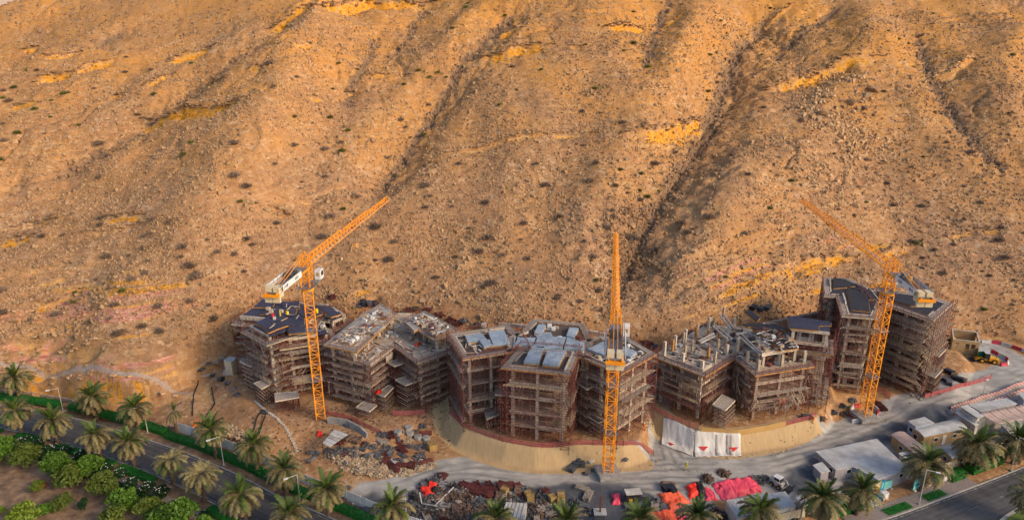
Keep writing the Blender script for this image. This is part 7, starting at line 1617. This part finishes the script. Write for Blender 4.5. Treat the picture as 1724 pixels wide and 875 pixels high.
for kind, u, v in (('scrap', 1402, 694), ('brown', 1420, 697), ('scrap', 1418, 683), ('maroon_pipes', 1478, 681), ('maroon_pipes', 1484, 686), ('scrap', 1434, 674), ('brown', 1383, 705), ('slate', 1358, 703)): item(kind, u, v, ZF, s=.8)
ZG = 'behind the red mesh road fence'
for kind, u, v in (('black_panels', 1598, 628), ('black_panels', 1612, 640), ('brown_planks', 1606, 634), ('slate', 1598, 646), ('brown_planks', 1622, 643), ('slate', 1590, 640), ('brown', 1572, 660), ('red_scrap', 1555, 655)): item(kind, u, v, ZG, s=.9)
ZH = 'beside the guard cabin'
for kind, u, v in (('scrap', 350, 612), ('planks', 372, 602), ('scrap', 338, 622), ('scrap', 360, 632), ('scrap', 372, 638), ('scrap', 384, 645), ('scrap', 394, 655), ('planks', 345, 632), ('planks', 362, 610), ('white', 380, 628), ('tyres', 374, 640), ('scrap', 400, 664), ('scrap', 446, 694)): item(kind, u, v, ZH, s=.75)
ZI = 'at the foot of the hill'
for kind, u, v in (('scrap', 606, 514), ('black_panels', 612, 512), ('slate', 622, 513), ('black_panels', 632, 514), ('red_scrap', 690, 522), ('red_scrap', 760, 538), ('red_scrap', 772, 545), ('scrap', 782, 540), ('white', 816, 548), ('scrap', 800, 548), ('red_scrap', 740, 530), ('brown', 700, 520), ('red_scrap', 720, 522), ('maroon_pipes', 1085, 578), ('brown', 1092, 585), ('scrap', 1100, 582), ('scrap', 1165, 560), ('scrap', 1180, 552), ('scrap', 1200, 545), ('scrap', 1150, 568), ('brown', 1190, 548), ('black_panels', 1268, 520), ('slate', 1280, 522), ('slate', 1292, 520), ('red_scrap', 560, 500)): item(kind, u, v, ZI, s=1.0)
for k, (u, v) in enumerate(zp(1010, 560, 3.0, [(255, 205), (262, 215), (270, 195), (280, 220), (250, 230), (268, 235)])): item('slate', u, v, 'between the two middle buildings', .6, 1.1)
# gravel heap and rubble (uncountable)
def mound(name, label, pts, h, m, seed):
    P = W2(pts, 0); x0, x1 = min(p[0] for p in P), max(p[0] for p in P); y0, y1 = min(p[1] for p in P), max(p[1] for p in P); gx, gy = np.meshgrid(np.linspace(x0 - .5, x1 + .5, 44), np.linspace(y0 - .5, y1 + .5, 36)); sd = sdist(gx.ravel(), gy.ravel(), P).reshape(gx.shape)
    g = site_h(gx.ravel(), gy.ravel()).reshape(gx.shape); G = np.stack([gx, gy, g - .12 + h * ss(-sd / 3.0) * (1 + .3 * fbm(gx * .6, gy * .6, 3, seed)) + .12 * fbm(gx * 2, gy * 2, 2, seed)], -1); o = MB().grid(G).build(name, m, None, True); o['kind'] = 'stuff'; return tag(o, label, 'heap')
mound('gravel_heap', 'dark grey gravel heap behind the white fence', [(596, 846), (622, 828), (652, 830), (664, 850), (650, 868), (612, 862)], 1.6, 'gravel_grey', 3)
def scatter_px(n, pts, seed):
    P = W2(pts, 0); r = np.random.default_rng(seed); x0, x1 = min(p[0] for p in P), max(p[0] for p in P); y0, y1 = min(p[1] for p in P), max(p[1] for p in P); q = np.column_stack([r.uniform(x0, x1, n * 3), r.uniform(y0, y1, n * 3)]); return q[inside(q[:, 0], q[:, 1], P)][:n]
tag(stones('rubble', 0, None, .12, .55, 'rubble', 21, xy=scatter_px(1500, [(545, 760), (600, 765), (690, 775), (720, 790), (690, 800), (640, 805), (580, 790)], 5)), 'broken pale rubble spread below the scrap piles left of embankment', 'rubble')
tag(stones('rubble', 0, None, .12, .6, 'rubble', 22, xy=scatter_px(700, [(372, 712), (400, 722), (430, 745), (400, 760), (370, 735)], 6)), 'broken stone spread behind the white fence under the palms', 'rubble')
tag(stones('yard_litter', 0, None, .08, .5, 'grey_scrap', 23, xy=scatter_px(1600, [(680, 830), (760, 808), (900, 818), (960, 850), (960, 880), (690, 880)], 7)), 'small scrap litter over the bottom yard', 'litter')
tag(stones('yard_litter', 0, None, .06, .35, 'brown_scrap', 24, xy=scatter_px(1500, [(400, 700), (560, 700), (760, 690), (760, 760), (600, 790), (480, 770)], 8)), 'small scrap litter over the sandy ground before the left buildings', 'litter')
tag(stones('gravel_litter', 0, None, .06, .3, 'rubble', 25, xy=scatter_px(1600, [(960, 770), (1100, 770), (1400, 720), (1600, 660), (1660, 620), (1560, 690), (1300, 770), (1100, 810), (900, 800)], 9)), 'loose small stones along the haul road edges', 'stones')
tag(stones('yard_litter', 0, None, .1, .7, 'brown_scrap', 26, xy=scatter_px(1500, [(690, 832), (760, 812), (900, 820), (960, 850), (950, 885), (690, 885)], 17)), 'brown timber scraps over the bottom yard', 'litter')
tag(stones('yard_litter', 0, None, .08, .45, 'dirty_white', 27, xy=scatter_px(500, [(690, 832), (760, 812), (900, 820), (960, 850), (950, 885), (690, 885)], 18)), 'pale plastic and paper litter over the bottom yard', 'litter')
rr = random.Random(55)
for k in range(34):
    u = rr.uniform(695, 950); v = rr.uniform(822 + abs(u - 820) * .04, 872); item(rr.choice(('scrap', 'brown', 'planks', 'brown_planks', 'grey_pipes', 'red_scrap', 'scrap', 'brown')), u, v, ZC if u > 760 else ZB, s=rr.uniform(.55, .8))
for k in range(16):
    u = rr.uniform(560, 725); v = rr.uniform(742, 778); item(rr.choice(('scrap', 'brown', 'grey_pipes', 'planks', 'red_scrap')), u, v, ZA, s=rr.uniform(.5, .75))
# leaning timber poles in the yard
for i, (a, b) in enumerate([((1350, 580), (1600, 370)), ((1180, 560), (1150, 440)), ((1200, 560), (1380, 620))]):
    A = np.array(GP(*zp(*o2, [a])[0])); B = np.array(GP(*zp(*o2, [b])[0])); o = MB().beam(A + (0, 0, .5), B + (0, 0, 1.0), .16).build('pole', 'dirty_white'); tag(o, 'pale timber pole lying across the scrap yard', 'pole', 'poles across the scrap yard')
x, y, z = GP(1010, 868); t = thing('concrete_mixer_stand', 'rust striped post standing on a white table at bottom edge', 'post', (x, y, z)); MB().box((0, 0, .9), (2.2, 1.8, .12)).build('table_top', 'dirty_white', t)
for a in (-.9, .9):
    for b in (-.7, .7): MB().beam((a, b, 0), (a, b, .85), .09).build('leg', 'metal_grey', t)
MB().beams([(0, 0, .95 + k * .42) for k in range(8)], [(0, 0, 1.32 + k * .42) for k in range(8)], .3).build('post', 'rust_tube', t)
x, y, z = GP(1066, 846); t = thing('concrete_pump', 'small pump machine with grey canopy beside the crumpled pink tarpaulin', 'machine', (x, y, z), .1); MB().box((0, .4, .9), (2.6, 1.3, .9)).build('engine_housing', 'metal_dark', t); MB().box((0, .4, 2.1), (2.9, 1.7, .15)).build('canopy', 'dirty_white', t); MB().beams([(a, b, .5) for a in (-1.2, 1.2) for b in (-.2, 1.0)], [(a, b, 2.1) for a in (-1.2, 1.2) for b in (-.2, 1.0)], .09).build('canopy_post', 'metal_dark', t); MB().box((-.6, -.3, .7), (.6, .3, .8)).build('control_panel', 'machine_yellow', t); MB().box((0, -1.1, .25), (3.6, 1.0, .2)).build('tray', 'metal_grey', t)
# ------------------------------------------------------------------ finish: look-alikes get their place in the row
ORD = lambda k: {1: 'first', 2: 'second', 3: 'third', 4: 'fourth', 5: 'fifth', 6: 'sixth', 7: 'seventh', 8: 'eighth', 9: 'ninth', 10: 'tenth'}.get(k, f'{k}th' if k % 10 not in (1, 2, 3) or 10 < k % 100 < 20 else f'{k}' + {1: 'st', 2: 'nd', 3: 'rd'}[k % 10])
byl = {}
for o in COL.objects:
    if '_shift' in o: del o['_shift']
    if o.parent is None and 'label' in o: byl.setdefault(o['label'], []).append(o)
bpy.context.view_layer.update()
for lab, os_ in byl.items():
    if len(os_) > 1:
        def sx(o):
            c = o.matrix_world @ (Vector(o.bound_box[0]) + Vector(o.bound_box[6])) * .5 if o.type == 'MESH' else o.matrix_world.translation
            c = o.matrix_world.translation if o.type != 'MESH' else sum((o.matrix_world @ Vector(b) for b in o.bound_box), Vector()) / 8
            return PX(c)[0]
        os_.sort(key=sx)
        for k, o in enumerate(os_):
            o['label'] = lab + (', leftmost of them' if k == 0 else ', rightmost of them' if k == len(os_) - 1 else f', {ORD(k + 1)} from the left')
            if 'group' not in o: o['group'] = lab
